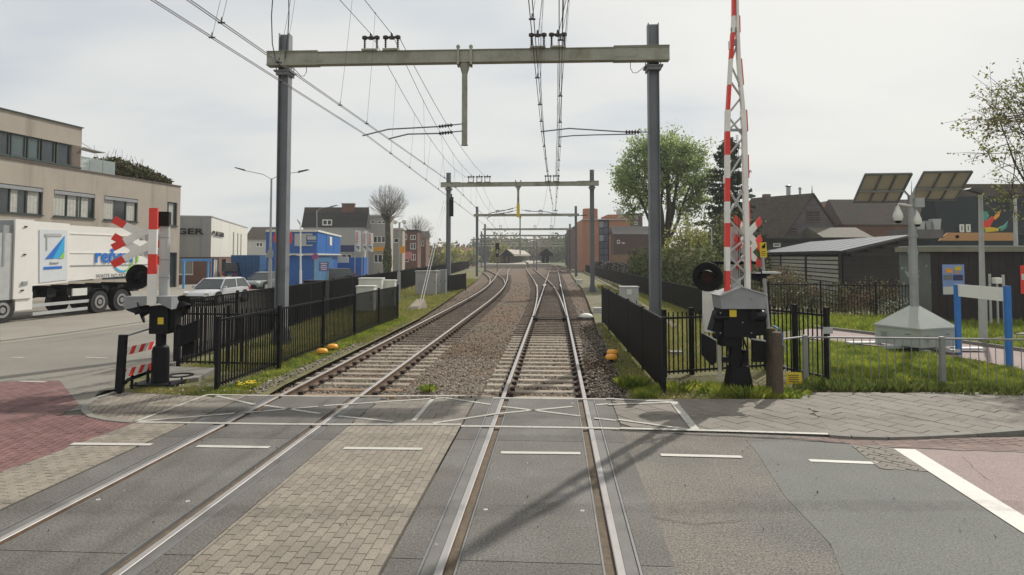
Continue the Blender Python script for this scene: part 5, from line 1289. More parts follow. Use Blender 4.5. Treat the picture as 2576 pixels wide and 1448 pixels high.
for x0, y0t, y0b, x1, y1t, y1b in ((-60, 450, 547, 107, 472, 543), (136, 480, 547, 238, 491, 552), (262, 495, 554, 346, 502, 558)):
    s0, za = B(x0, y0t); s1, zb_ = B(x1, y1b); _, zt1 = B(x1, y1t); wins.append((s0, s1, zb_, zt1))
zw0 = sum(w[2] for w in wins) / 3; zw1 = sum(w[3] for w in wins) / 3
wins = [(w[0], w[1], zw0, zw1) for w in wins]
s_end = B(452, 600)[0]; zpar = B(430, 466)[1]
sw0, sw1 = B(420, 540)[0], B(446, 540)[0]; wins.append((sw0, sw1, zw0 - .1, zw1 + .1))
# ground floor openings
gd = [(sw0 - .2, sw1 + .1, 0.0, 2.9), (wins[1][0] - 1, wins[1][1], .9, 2.6), (wins[2][0], wins[2][1], .9, 2.6)]
b = MB(); facade(b, BP, BD, BN, -34, s_end, 0, zpar, wins + gd, .25)
Pf = lambda s, z, o=0: Vector((BP[0] + BD[0] * s + BN[0] * o, BP[1] + BD[1] * s + BN[1] * o, z))
for s, sx in ((s_end, 0), (-34, 0)): b.add([Pf(s, 0), Pf(s, 0, 14), Pf(s, zpar, 14), Pf(s, zpar)], [(0, 1, 2, 3)])
b.add([Pf(-34, 0, 14), Pf(s_end, 0, 14), Pf(s_end, zpar, 14), Pf(-34, zpar, 14)], [(0, 1, 2, 3)])
b.add([Pf(-34, zpar - .3), Pf(s_end, zpar - .3), Pf(s_end, zpar - .3, 14), Pf(-34, zpar - .3, 14)], [(0, 1, 2, 3)])
b.build('wall', m_beige, t)
b = MB(); b.beam(Pf(-34, zpar + .03, .1), Pf(s_end + .05, zpar + .03, .1), .36, .06); b.beam(Pf(s_end - .1, zpar + .03, .1), Pf(s_end - .1, zpar + .03, 14), .3, .06); b.build('parapet_coping', m_beiged, t)
b = MB(); b.add([Pf(-33, .1, .6), Pf(s_end - .2, .1, .6), Pf(s_end - .2, zpar - .4, .6), Pf(-33, zpar - .4, .6)], [(0, 1, 2, 3)]); b.build('dark_interior', m_blackm, t)
window(t, BP, BD, BN, wins[0], 4, curtains=((.52, .62), (.78, .95)))
window(t, BP, BD, BN, wins[1], 3, curtains=((.03, .30), (.36, .56), (.62, .86)))
window(t, BP, BD, BN, wins[2], 3, curtains=((.03, .32), (.70, .95)))
window(t, BP, BD, BN, wins[3], 1, curtains=((.3, .7),))
for w in gd: window(t, BP, BD, BN, w, 2, sill=False, name='shop_window')
for w in wins[:3]:
    b = MB(); b.beam(Pf(w[0] + .05, w[3] - .16, .05), Pf(w[1] - .05, w[3] - .16, .05), .10, .22); b.build('awning_box', m_mgrey, t)
# upper storey
su = B(205, 380)[0]; ztop = B(200, 322)[1]; zs0 = B(180, 418)[1]; zs1 = B(180, 365)[1]
xs_ = [(-90, -40), (-38, 0), (2, 28), (31, 69), (73, 104), (109, 142), (146, 180)]
hole = (B(-100, 360)[0], B(183, 360)[0], zs0, zs1)
b = MB(); facade(b, BP, BD, BN, -34, su, zpar + .07, ztop, [hole], .3)
b.add([Pf(su, zpar), Pf(su, zpar, 10), Pf(su, ztop, 10), Pf(su, ztop)], [(0, 1, 2, 3)]); b.add([Pf(-34, ztop, 0), Pf(su, ztop, 0), Pf(su, ztop, 10), Pf(-34, ztop, 10)], [(0, 1, 2, 3)]); b.add([Pf(-34, zpar, 10), Pf(su, zpar, 10), Pf(su, ztop, 10), Pf(-34, ztop, 10)], [(0, 1, 2, 3)])
up = b.build('upper_wall', m_beige, t)
b = MB(); b.beam(Pf(-34, ztop + .03, .1), Pf(su + .06, ztop + .03, .1), .4, .07); b.build('roof_edge', m_wframe, t)
b = MB(); b.box(Pf(B(193, 380)[0], (zs0 + zs1) / 2, .0), (.03, B(203, 380)[0] - B(184, 380)[0], zs1 - zs0 + .02), rz=-math.atan2(.158, 1)); b.build('brown_pier', m_beiged, t)
b = MB(); b.beam(Pf(hole[0], zs0 - .05, -.02), Pf(su, zs0 - .05, -.02), .1, .10); b.build('sill_band', m_wframe, t)
for k, (x0, x1) in enumerate(xs_):
    window(t, BP, BD, BN, (B(x0, 360)[0], B(x1, 360)[0], zs0, zs1), 1, mat_g=(m_glassg if k in (3, 4) else m_glass), sill=False, bar=.09)
b = MB(); q = Pf(su, zs1 - .05, .4); b.box((q.x + .2, q.y + 1.1, q.z), (.9, 2.3, .06)); b.beam(q + Vector((.1, 0, .5)), q + Vector((.3, 1.4, .05)), .04, .04); b.build('side_canopy', m_lgrey, t)
m_bal = M('milky_glass', (0.40, 0.46, 0.44), 0.15, var=0.05); n_, l_ = nodes_of(m_bal); tr_ = n_.new('ShaderNodeBsdfTransparent'); ms_ = n_.new('ShaderNodeMixShader'); ms_.inputs[0].default_value = .55
l_.new(tr_.outputs[0], ms_.inputs[1]); l_.new(n_['Principled BSDF'].outputs[0], ms_.inputs[2]); l_.new(ms_.outputs[0], n_['Material Output'].inputs[0])
sa, sb = B(200, 420)[0], B(298, 430)[0]; hb_ = .95
bal = thing('glass_balustrade', 'milky glass balustrade along the roof terrace of the beige building', 'balustrade', tuple(Pf(sa, zpar + .06, .3)))
for i in range(3):
    a, e = sa + (sb - sa) * i / 3, sa + (sb - sa) * (i + 1) / 3
    b = MB(); b.ext([Pf(a + .02, zpar + .08, .3), Pf(e - .02, zpar + .08, .3), Pf(e - .02, zpar + hb_ + .1, .3), Pf(a + .02, zpar + hb_ + .1, .3)], (0.015, 0, 0)); b.build('glass_panel', m_bal, bal)
    b = MB(); b.beam(Pf(e, zpar + .06, .33), Pf(e, zpar + hb_ + .12, .33), .04, .04); b.build('post', m_galv, bal)

# ---- foliage helpers
def leaf_quads(name, P, size, mat, parent=None, kind=None, up=0.0, nrm=None):
    P = np.asarray(P, float); n = len(P)
    a = rng.normal(size=(n, 3)); a /= np.linalg.norm(a, axis=1)[:, None] + 1e-9
    c = rng.normal(size=(n, 3)); c -= (c * a).sum(1)[:, None] * a; c /= np.linalg.norm(c, axis=1)[:, None] + 1e-9
    s = size * (.5 + rng.random(n))[:, None]
    v = np.empty((n, 4, 3)); v[:, 0] = P - a * s; v[:, 1] = P + c * s * .55 ; v[:, 2] = P + a * s; v[:, 3] = P - c * s * .55
    off = Vector((0, 0, 0)) if parent is None else OFF.get(parent.name, Vector((0, 0, 0)))
    v -= np.array(off)[None, None, :]
    me = bpy.data.meshes.new(name); me.vertices.add(n * 4); me.vertices.foreach_set('co', v.reshape(-1))
    me.loops.add(n * 4); me.loops.foreach_set('vertex_index', np.arange(n * 4, dtype=np.int32))
    me.polygons.add(n); me.polygons.foreach_set('loop_start', np.arange(0, n * 4, 4, dtype=np.int32)); me.polygons.foreach_set('loop_total', np.full(n, 4, dtype=np.int32))
    me.materials.append(mat); me.update(calc_edges=True); return link(name, me, parent, kind, off=off)
def cloud(c, r, n, shell=.55, lump=.22, flat=False):
    d = rng.normal(size=(n, 3)); d /= np.linalg.norm(d, axis=1)[:, None]
    ph = rng.random(6) * 6.28
    l = 1 + lump * (np.sin(d[:, 0] * 5 + ph[0]) * np.sin(d[:, 1] * 6 + ph[1]) + .7 * np.sin(d[:, 2] * 9 + ph[2]) * np.sin(d[:, 0] * 11 + ph[3]))
    rr = (shell + (1 - shell) * rng.random(n) ** .6) * l
    return np.array(c) + d * np.array(r) * rr[:, None]
def tree(label, base, c, rad, r0, leafmat=None, nleaf=6000, lsize=.2, n1=8, n2=7, n3=6, fork=.35, cat='tree', bark=None, twig=.012, up=.25, group=None, name='tree', ivy=0, lsc=.05):
    base = Vector(base); c = Vector(c); t = thing(name, label, cat, tuple(base), group); bark = bark or m_bark
    b = MB(); H = c.z - base.z; f = base.lerp(Vector((c.x, c.y, base.z + H * fork * 1.2)), .9); f.z = base.z + H * fork + .001
    b.path([base, base.lerp(f, .3) + Vector((.02, 0, 0)) * H, base.lerp(f, .7), f], [r0 * 1.25, r0, r0 * .9, r0 * .8], 9); b.build('trunk', bark, t)
    tips = []; b = MB(); b2 = MB(); rnd = random.Random(hash(label) % 1000 if False else len(label) * 7)
    def onell(k, frac, spread=None, about=None):
        for _ in range(30):
            d = Vector((rnd.gauss(0, 1), rnd.gauss(0, 1), rnd.gauss(.15, 1))).normalized()
            if about is None or d.dot(about) > spread: break
        return d
    for i in range(n1):
        th = 2 * PI * (i + rnd.random() * .6) / n1; el = rnd.uniform(-.25, 1.25); d = Vector((math.cos(th) * math.cos(el), math.sin(th) * math.cos(el), math.sin(el)))
        if i == 0: d = Vector((.1, .1, 1)).normalized()
        e = c + Vector((d.x * rad[0], d.y * rad[1], d.z * rad[2])) * .58
        s = f - Vector((0, 0, rnd.uniform(0, .25) * H * fork)); m = s.lerp(e, .45) + Vector((0, 0, -up * (e - s).length * .1)) + Vector((rnd.gauss(0, .05), rnd.gauss(0, .05), 0)) * rad[0]
        r1 = r0 * .42; P1 = [s, m, m.lerp(e, .55) + Vector((0, 0, .05 * rad[2])), e]; b.path(P1, [r1, r1 * .8, r1 * .6, r1 * .35], 6)
        for j in range(n2):
            k = rnd.uniform(.35, 1); s2 = m.lerp(e, k); d2 = onell(0, 0, .55, d)
            e2 = c + Vector((d2.x * rad[0], d2.y * rad[1], d2.z * rad[2])) * rnd.uniform(.72, .95)
            if (e2 - s2).length > rad[0] * 1.1: e2 = s2.lerp(e2, .6)
            m2 = s2.lerp(e2, .5) + Vector((rnd.gauss(0, .06), rnd.gauss(0, .06), rnd.gauss(.02, .05))) * rad[0]; r2 = r1 * .32
            b.path([s2, m2, e2], [r2, r2 * .7, r2 * .3], 4)
            for q in range(n3):
                k2 = rnd.uniform(.2, 1); s3 = m2.lerp(e2, k2) if k2 > .3 else s2.lerp(m2, k2 * 3)
                dd = (e2 - s2).normalized() * .5 + Vector((rnd.gauss(0, .6), rnd.gauss(0, .6), rnd.gauss(up, .5))); e3 = s3 + dd.normalized() * rad[0] * rnd.uniform(.12, .28)
                b2.path([s3, s3.lerp(e3, .5) + Vector((0, 0, .01)) * rad[0], e3], [twig, twig * .8, twig * .5], 3); tips.append((s3, e3))
    b.build('limbs', bark, t); b2.build('twigs', bark, t)
    if leafmat:
        P = []
        for i in range(nleaf):
            s3, e3 = tips[rnd.randrange(len(tips))]; k = rnd.uniform(.3, 1.15); p = s3.lerp(e3, k); P.append((p.x + rnd.gauss(0, lsc), p.y + rnd.gauss(0, lsc), p.z + rnd.gauss(0, lsc * .8)))
        leaf_quads('crown', P, lsize, leafmat, t)
    return t
m_lf_ch = leaf_mat('chestnut_leaf', (0.32, 0.40, 0.17), (0.25, 0.31, 0.12), .35, .6)
m_lf_dk = leaf_mat('conifer_needles', (0.065, 0.085, 0.045), None, .4, .25)
m_lf_iv = leaf_mat('ivy_leaf', (0.115, 0.155, 0.05), (0.16, 0.16, 0.075), .5, .15)
m_lf_wl = leaf_mat('yellow_green_shoots', (0.40, 0.38, 0.13), (0.29, 0.31, 0.11), .4, .35)
m_lf_sp = leaf_mat('young_bronze_leaf', (0.25, 0.27, 0.08), (0.20, 0.17, 0.07), .4, .4)
m_lf_rf = leaf_mat('roof_hedge_leaf', (0.075, 0.09, 0.03), (0.11, 0.09, 0.035), .5, .2)
m_lf_br = leaf_mat('brown_budding_twigs', (0.24, 0.18, 0.13), (0.25, 0.22, 0.11), .4, .2)
m_lf_bm = leaf_mat('bramble_leaf', (0.11, 0.13, 0.05), (0.21, 0.15, 0.09), .5, .2)

# roof hedge on beige building
p = Pf(B(365, 440)[0], zpar + .5, 1.2); sh0, sh1 = B(275, 430)[0], B(450, 440)[0]
t = thing('roof_hedge', 'shaggy hedge growing on the roof edge of the beige building', 'hedge', tuple(p)); P = []
for i in range(16):
    s = sh0 + (sh1 - sh0) * (i + .5) / 16; hh = [.75, 1.0, .9, 1.1, 1.15, 1.1, 1.0, 1.0, .9, 1.0, .95, .85, .7, .6, .5, .35][i]; q = Pf(s, zpar + .25 + hh * .45, 1.3); P.append(cloud(q, (.8, .85, hh * .8), 420, .3))
leaf_quads('foliage', np.concatenate(P), .13, m_lf_rf, t)
b = MB()
for i in range(26): s = random.uniform(sh0, sh1 - 2); q = Pf(s, zpar + .8, 1.3); b.path([q, q + Vector((random.gauss(0, .3), random.gauss(0, .3), random.uniform(.8, 1.5)))], .012, 3)
b.build('twigs', m_bark, t)

# ---- grey metal-clad workshop
m_clad = M('grey_metal_cladding', (0.30, 0.30, 0.29), 0.6, metal=.1, var=0.10, scale=1.5)
m_cladw = M('cream_metal_cladding', (0.62, 0.605, 0.53), 0.6, var=0.10, scale=1.2)
for q in (m_clad, m_cladw): streaks(q, .05)
m_brickr = M('brown_red_brick', (0.155, 0.085, 0.062), 0.9, var=0.2, scale=1, fine=.12, fscale=15)
Yc = 61.0; PC = V(531, 600, Yc); PE = V(622, 600, Yc * 1.40); sd_ = (PE - PC); sd_.z = 0; sl = sd_.length; sd_ = sd_ / sl; fd_ = Vector((-sd_.y, sd_.x, 0)); fd_ = fd_ if fd_.x < 0 else -fd_
PC0 = Vector((PC.x, PC.y, 0)); ht = V(531, 545, Yc).z; hm = V(531, 647, Yc).z; FW = 14
t = thing('workshop_building', 'grey and cream metal clad hall with black letters and a brick plinth', 'building', tuple(PC0))
b = MB(); b.ext([PC0 + Vector((0, 0, hm)), PC0 + fd_ * FW + Vector((0, 0, hm)), PC0 + fd_ * FW + Vector((0, 0, ht)), PC0 + Vector((0, 0, ht))], -fd_.cross(Vector((0, 0, 1))) * .02)
b.build('front_cladding', m_clad, t)
n_in = sd_; q0 = PC0 + fd_ * .02
b = MB(); k = 46
for i in range(k):
    a = PC0 + fd_ * (.3 + (FW - .3) * i / k) - sd_ * .02; b.beam(a + Vector((0, 0, hm + .05)), a + Vector((0, 0, ht - .05)), .09, .05, up=tuple(sd_))
b.build('cladding_ribs', m_clad, t, kind='stuff')
b = MB(); b.add([PC0 + Vector((0, 0, hm)), PC0 + sd_ * sl + Vector((0, 0, hm)), PC0 + sd_ * sl + Vector((0, 0, ht)), PC0 + Vector((0, 0, ht))], [(0, 1, 2, 3)]); b.add([PC0 + sd_ * sl + Vector((0, 0, 0)), PC0 + sd_ * sl + fd_ * FW, PC0 + sd_ * sl + fd_ * FW + Vector((0, 0, ht)), PC0 + sd_ * sl + Vector((0, 0, ht))], [(0, 1, 2, 3)]); b.add([PC0 + Vector((0, 0, ht - .1)), PC0 + sd_ * sl + Vector((0, 0, ht - .1)), PC0 + sd_ * sl + fd_ * FW + Vector((0, 0, ht - .1)), PC0 + fd_ * FW + Vector((0, 0, ht - .1))], [(0, 1, 2, 3)]); b.build('side_cladding', m_cladw, t)
b = MB(); b.beam(PC0 + fd_ * .55 - sd_ * .03 + Vector((0, 0, hm)), PC0 + fd_ * .55 - sd_ * .03 + Vector((0, 0, ht)), .5, .06, up=tuple(sd_)); b.build('corner_trim', m_mgrey, t)
b = MB(); b.beam(PC0 + Vector((0, 0, ht)), PC0 + fd_ * FW + Vector((0, 0, ht)), .12, .1); b.beam(PC0 + Vector((0, 0, ht)), PC0 + sd_ * sl + Vector((0, 0, ht)), .12, .1); b.build('roof_edge', m_lgrey, t)
holes = [(1.5, 4.6, .9, 2.35), (5.0, 8.5, .9, 2.35)]
b = MB(); facade(b, (PC0 + sd_ * .06).xy, fd_, sd_, 0, FW, 0, hm - .03, holes, .2); facade(b, (PC0 + fd_ * .06).xy, sd_, fd_, 0, sl, 0, hm - .03, [(1.0, 4.6, .0, 2.4), (6.5, 9, .9, 2.3)], .2); b.build('brick_plinth', m_brickr, t)
for h in holes: window(t, (PC0 + sd_ * .06).xy, fd_, sd_, h, 2, mat_f=m_white, mat_g=M('pale_blind_glass', (0.25, 0.25, 0.23), .2, var=.1))
window(t, (PC0 + fd_ * .06).xy, sd_, fd_, (1.0, 2.6, .0, 2.4), 2, mat_f=m_blue, sill=False, name='door'); window(t, (PC0 + fd_ * .06).xy, sd_, fd_, (2.65, 4.6, .0, 2.4), 2, mat_f=m_white, mat_g=m_curt, sill=False); window(t, (PC0 + fd_ * .06).xy, sd_, fd_, (6.5, 9, .9, 2.3), 2)
for s in (13.5, 16.8, 19.5):
    b = MB(); q = PC0 + sd_ * s - fd_ * .03; b.beam(q + Vector((0, 0, 2.75)), q + Vector((0, 0, ht - 1.0)), .5, .05, up=tuple(fd_)); b.build('narrow_window', m_mgrey, t)
zl0, zl1 = V(480, 590, Yc).z, V(480, 576, Yc).z
sL = VL(509, 583, PC0.xy, fd_.xy)[0]
text_part('PLIEGER', m_blackm, t, PC0 + fd_ * (sL + 4.30) - sd_ * .12 + Vector((0, 0, zl0)), -fd_, (zl1 - zl0) / .70, width=4.45, name='lettering', depth=.05)
a_ = VL(532, 586, PC0.xy, sd_.xy)[0]; e_ = VL(561, 586, PC0.xy, sd_.xy)[0]
text_part('PLIEGER', m_blackm, t, PC0 - fd_ * .1 + sd_ * a_ + Vector((0, 0, V(535, 593, Yc * 1.01).z)), sd_, .62, width=e_ - a_, name='side_lettering', depth=.04)
# blue frame in front
q = V(462, 700, 52); q1_ = V(523, 700, 54)
t = thing('steel_portal', 'light blue steel frame standing in front of the grey hall', 'frame', (q.x, 52, 0)); b = MB(); z1 = V(462, 657, 52).z
b.beam((q.x, 52, 0), (q.x, 52, z1), .14, .14); b.build('post', M('light_blue_paint', (0.10, 0.30, 0.60), .5), t); b = MB(); b.beam((q1_.x, 54, 0), (q1_.x, 54, z1), .14, .14); b.build('post', MATS['light_blue_paint'], t); b = MB(); b.beam((q.x - .2, 52, z1 + .07), (q1_.x + .2, 54, z1 + .07), .15, .22); b.build('top_beam', MATS['light_blue_paint'], t)
poly_sheet('sidewalk_left', [(-60, 38), (-22.5, 38), (-19.8, 55), (-21, 80), (-60, 80)], 0.01, M('pale_pavement', (0.26, 0.24, 0.20), .9, var=.1, scale=.6, fine=.1))
poly_sheet('parking_strip', [G(0, 866), G(160, 846), G(380, 814), (-12.0, 30), (-13.0, 70), (-15.5, 70), (-17, 40), G(0, 815)][::1], 0.006, M('pale_parking_concrete', (0.235, 0.215, 0.18), .9, var=.14, scale=.5, fine=.1))

# ---- simple buildings behind
m_slate = M('dark_roof_tiles', (0.045, 0.043, 0.042), .85, var=.2, scale=1.5, fine=.15, fscale=8)
m_tile = M('brown_roof_tiles', (0.075, 0.058, 0.048), .9, var=.2, scale=1.5, fine=.2, fscale=7, col2=(0.06, 0.06, 0.045), c2scale=.7)
m_plast = M('white_plaster', (0.52, 0.51, 0.49), .8, var=.06)
m_gplast = M('grey_plaster', (0.40, 0.39, 0.355), .85, var=.08, scale=.6)
m_vbrick = M('dull_purple_brick', (0.105, 0.072, 0.068), .9, var=.12, scale=1)
m_obrick = M('orange_brick', (0.38, 0.19, 0.115), .9, var=.08, scale=.4, fine=.06, fscale=6)
def house(label, x0, x1, Y, dep, z_eave, z_ridge, wall, roof, wins=(), chim=(), flat=False, name='house', ridge_in=0.0, zb=0.0, mat_f=None, cat='building'):
    """camera-facing house front between screen columns x0..x1 at distance Y; wins = (x0,y0,x1,y1,n) in the photo"""
    a = V(x0, 640, Y).x; c = V(x1, 640, Y).x
    t = thing(name, label, cat, (a, Y, zb)); hs = []
    for w in wins: u, z1_ = V(w[0], w[1], Y).x - a, V(w[0], w[1], Y).z; e, z0_ = V(w[2], w[3], Y).x - a, V(w[2], w[3], Y).z; hs.append((u, e, z0_, z1_, w[4]))
    wl = [h[:4] for h in hs if h[3] < z_eave]
    b = MB(); facade(b, (a, Y), (1, 0), (0, 1), 0, c - a, zb, z_eave, wl, .2)
    b.add([(a, Y, zb), (a, Y + dep, zb), (a, Y + dep, z_eave), (a, Y, z_eave)], [(0, 1, 2, 3)]); b.add([(c, Y, zb), (c, Y + dep, zb), (c, Y + dep, z_eave), (c, Y, z_eave)], [(0, 1, 2, 3)])
    b.build('wall', wall, t)
    for h in hs: window(t, (a, Y if h[3] < z_eave else Y - .25), (1, 0), (0, 1), h[:4], h[4], sill=False, mat_f=mat_f or m_white, bar=.12, inset=.1)
    if flat:
        b = MB(); b.box(((a + c) / 2, Y + dep / 2, z_eave + .1), (c - a + .3, dep + .3, .24)); r_ = b.build('roof', roof, t)
    else:
        b = MB(); e = .25
        if ridge_in < 0:   # mansard front
            zk = z_ridge - .7 if not isinstance(roof, tuple) else z_eave + .74 * (z_ridge - z_eave)
            pts = [(a - e, Y - .1, z_eave), (c + e, Y - .1, z_eave), (c + e, Y + .9, zk), (a - e, Y + .9, zk), (c + e, Y + dep / 2, z_ridge), (a - e, Y + dep / 2, z_ridge)]
            b.add(pts, [(0, 1, 2, 3)], 0); b.add(pts, [(3, 2, 4, 5)], 1 if isinstance(roof, tuple) else 0); b.add([(a - e, Y - .1, z_eave), (a - e, Y + .9, z_ridge - .7), (a - e, Y + dep / 2, z_ridge), (a - e, Y + dep, z_eave)], [(0, 1, 2, 3)]); b.add([(c + e, Y - .1, z_eave), (c + e, Y + .9, z_ridge - .7), (c + e, Y + dep / 2, z_ridge), (c + e, Y + dep, z_eave)], [(0, 1, 2, 3)])
        else: b.ext([(a - e, Y - e, z_eave), (a - e, Y + dep / 2, z_ridge), (a - e, Y + dep + e, z_eave)], (c - a + 2 * e, 0, 0))
        r_ = b.build('roof', list(roof) if isinstance(roof, tuple) else roof, t)
    for cx, cz0, w, h_ in chim:
        q = V(cx, 600, Y + dep / 2); b = MB(); b.box((q.x, Y + dep / 2, cz0 + h_ / 2 - .3), (w, .7, h_ + .6)); b.box((q.x, Y + dep / 2, cz0 + h_ + .05), (w + .12, .82, .1)); b.build('chimney', m_brickr, r_)
    return t
zf_ = lambda y, Y: V(1288, y, Y).z
house('white house with a dark roof behind the blue container', 619, 700, 92, 5, zf_(603, 92), zf_(573, 96), m_plast, m_tile, wins=((625, 611, 630, 622, 1), (643, 610, 661, 622, 2)), name='house')
house('flat topped dark roofed house with a small window behind the blue offices', 762, 917, 84, 2.4, zf_(573, 84), zf_(526, 88), m_gplast, (m_slate, m_tile), wins=((812, 553, 836, 568, 2), (858, 640, 885, 665, 2)), chim=((876, zf_(528, 88), 1.6, .5),), ridge_in=-1)
house('pale shopfront building under the flags', 917, 975, 88, 4, zf_(545, 88), 0, m_gplast, m_plast, wins=((921, 555, 944, 563, 2), (948, 556, 972, 564, 2), (938, 594, 970, 612, 3), (940, 640, 972, 662, 3)), flat=True)
house('pale shop building with orange signs beside the bare tree', 968, 1012, 96, 2.5, zf_(578, 96), 0, M('warm_plaster', (0.34, 0.31, 0.26), .85), m_plast, wins=((972, 600, 985, 612, 1), (990, 600, 1003, 612, 1), (975, 640, 985, 660, 1)), flat=True)
house('brown brick house with white window bands at the end of the shop row', 1010, 1050, 104, 4, zf_(582, 104), 0, m_brickr, m_slate, wins=((1015, 590, 1024, 604, 1), (1032, 592, 1046, 604, 2), (1032, 612, 1046, 628, 2), (1016, 640, 1028, 660, 1), (1034, 640, 1046, 656, 2)), flat=True)
house('lower brick house with a dark roof right of the shop row', 1046, 1071, 112, 5, zf_(596, 112), zf_(583, 116), m_brickr, m_slate, wins=((1050, 606, 1056, 620, 1), (1060, 606, 1067, 620, 1), (1050, 636, 1058, 654, 1)))
house('long low red roofed row far behind the left fence', 1118, 1195, 190, 12, zf_(642, 190), zf_(624, 196), M('far_brick', (0.17, 0.085, 0.06), .9), M('red_roof', (0.17, 0.075, 0.05), .9), wins=((1130, 645, 1136, 652, 1), (1150, 645, 1156, 652, 1)))
boxthing('orange_sign', 'small orange box sign on the shop row by the camera pole', 'sign', V(1012, 629, 94), (.8, .3, 1.0), m_orange)
boxthing('orange_shop_banner', 'orange banner strip above the shop window near the bare tree', 'banner', V(955, 627, 86.8), (2.2, .15, .5), m_orange)
boxthing('pink_poster', 'pink and white poster board on the brown brick house', 'poster', V(1026, 644, 102.5), (1.2, .12, 1.2), M('pink_poster', (0.55, 0.22, 0.22), .7))
boxthing('blue_text_board', 'dark navy board with pale lines on the wall below the dark roof', 'board', V(874, 626, 82.5), (1.7, .12, .85), M('navy_board', (0.04, 0.045, 0.12), .6))
# flags
def flag(px, pyt, pyb, w, label, Y=66):
    t = thing('flag', label, 'flag', (V(px, 640, Y).x, Y, 0), 'tall white flags on poles before the shops'); x = V(px, 640, Y).x; zt_, zb_ = V(px, pyt, Y).z, V(px, pyb, Y).z; W_ = w / FPX * Y
    b = MB(); b.tube((x, Y, 0), (x, Y, zt_ + .1), .04, n=6); b.build('pole', m_lgrey, t)
    b = MB(); n = 6
    for i in range(n + 1): b.v += [(x + W_ * i / n, Y + .12 * math.sin(i * 1.3), zb_ - .15 * i / n), (x + W_ * i / n, Y + .12 * math.sin(i * 1.3), zt_ - .1 * i / n)]
    for i in range(n): b.f.append((2 * i, 2 * i + 2, 2 * i + 3, 2 * i + 1)); b.m.append(0)
    b.build('cloth', m_white, t)
    b = MB(); 
    for k in range(5): b.box((x + W_ * .45, Y - .13, zt_ - .28 - k * .22), (W_ * .3, .01, .13))
    b.build('red_print', M('flag_red', (0.62, 0.12, 0.12), .7), t)
    b = MB(); b.ext([(x + W_ * .15, Y - .14, zb_ + .45), (x + W_ * .85, Y - .14, zb_ + .45), (x + W_ * .8, Y - .14, zb_ + .05)], (0, .01, 0)); b.build('dark_chevron', m_gpole, t)
flag(893, 580, 631, 14, 'leftmost of the three white flags with red print'); flag(911, 583, 631, 13, 'middle of the three white flags with red print'); flag(925, 585, 631, 13, 'rightmost of the three white flags with red print')

# ---- stacked blue site offices
m_b1 = M('deep_blue_container', (0.035, 0.125, 0.38), .5, var=.08, scale=1); m_b2 = M('bright_blue_container', (0.06, 0.25, 0.68), .5, var=.06, scale=1); m_b3 = M('pale_blue_container', (0.13, 0.33, 0.52), .55, var=.1)
Yb_ = 56; xR = V(798, 600, Yb_).x; xL = xR - 4.4; z0_, z1_ = V(760, 640, Yb_).z, V(760, 583, Yb_).z; far = V(857, 600, 72); sdir = Vector((far.x - xR, 72 - Yb_, 0)); sL_ = sdir.length; sdir = sdir / sL_
def slab_box(bm, z0, z1, s0, s1, x0, mi=0):
    A_ = Vector((x0, Yb_, 0)); bm.ext([A_ + sdir * s0 + Vector((0, 0, z0)), A_ + sdir * s1 + Vector((0, 0, z0)), A_ + sdir * s1 + Vector((0, 0, z1)), A_ + sdir * s0 + Vector((0, 0, z1))], (xL - x0, 0, 0))
t = thing('site_office', 'upper blue site office with a white letter panel on its front', 'container', (xR, Yb_, z0_), 'blue site offices stacked across the street'); b = MB(); slab_box(b, z0_, z1_, 0, sL_ / 3 - .1, xR - .02); b.build('front_box', m_b1, t)
for k in range(3):
    b = MB(); A_ = Vector((xR, Yb_, 0)) + sdir * (sL_ * k / 3 + .12); E_ = A_ + sdir * (sL_ / 3 - .4); b.add([A_ + Vector((0, 0, z0_ + .05)), E_ + Vector((0, 0, z0_ + .05)), E_ + Vector((0, 0, z1_ - .05)), A_ + Vector((0, 0, z1_ - .05))], [(0, 1, 2, 3)]); b.ext([A_ + Vector((0, 0, z0_ + .05)), E_ + Vector((0, 0, z0_ + .05)), E_ + Vector((0, 0, z1_ - .05)), A_ + Vector((0, 0, z1_ - .05))], (-.3, 0, 0)); b.build('side_panel', m_b2, t)
b = MB(); A_ = Vector((xR + .03, Yb_ - .03, 0)); b.beam(A_ + Vector((0, 0, z1_ + .06)), A_ + sdir * sL_ + Vector((0, 0, z1_ + .06)), .12, .16); b.beam(A_ + Vector((0, 0, z0_)), A_ + sdir * sL_ + Vector((0, 0, z0_)), .12, .1); b.beam((xL, Yb_ - .04, z1_ + .06), (xR, Yb_ - .04, z1_ + .06), .12, .2); b.beam((xL, Yb_ - .04, z0_), (xR, Yb_ - .04, z0_), .12, .1); b.build('trim', m_cream, t)
b = MB(); slab_box(b, z0_ + .05, z1_ - .05, sL_ / 3, sL_, xR - .3); b.build('rear_box', m_b1, t)
b = MB(); v = lambda x, y: V(x, y, Yb_ - .06)
for (x0, y0, x1, y1) in ((741, 588, 771, 620), (771, 588, 786, 593), (773, 594, 795, 604), (774, 607, 795, 609), (771, 616, 786, 620)):
    p_, q_ = v(x0, y1), v(x1, y0); b.box(((p_.x + q_.x) / 2, Yb_ - .06, (p_.z + q_.z) / 2), (q_.x - p_.x, .05, q_.z - p_.z - .01))
b.build('letter_panel', M('panel_grey', (0.42, 0.44, 0.44), .6), t)
b = MB(); A_ = Vector((xR + .03, Yb_, 0)) + sdir * (sL_ * .45); zz_ = (z0_ + z1_) / 2; b.ext([A_ + Vector((0, 0, zz_ - .1)), A_ + sdir * 1.6 + Vector((0, 0, zz_ - .1)), A_ + sdir * 1.6 + Vector((0, 0, zz_ + .75)), A_ + Vector((0, 0, zz_ + .75))], (.03, 0, 0)); b.build('notice', m_cream, t)
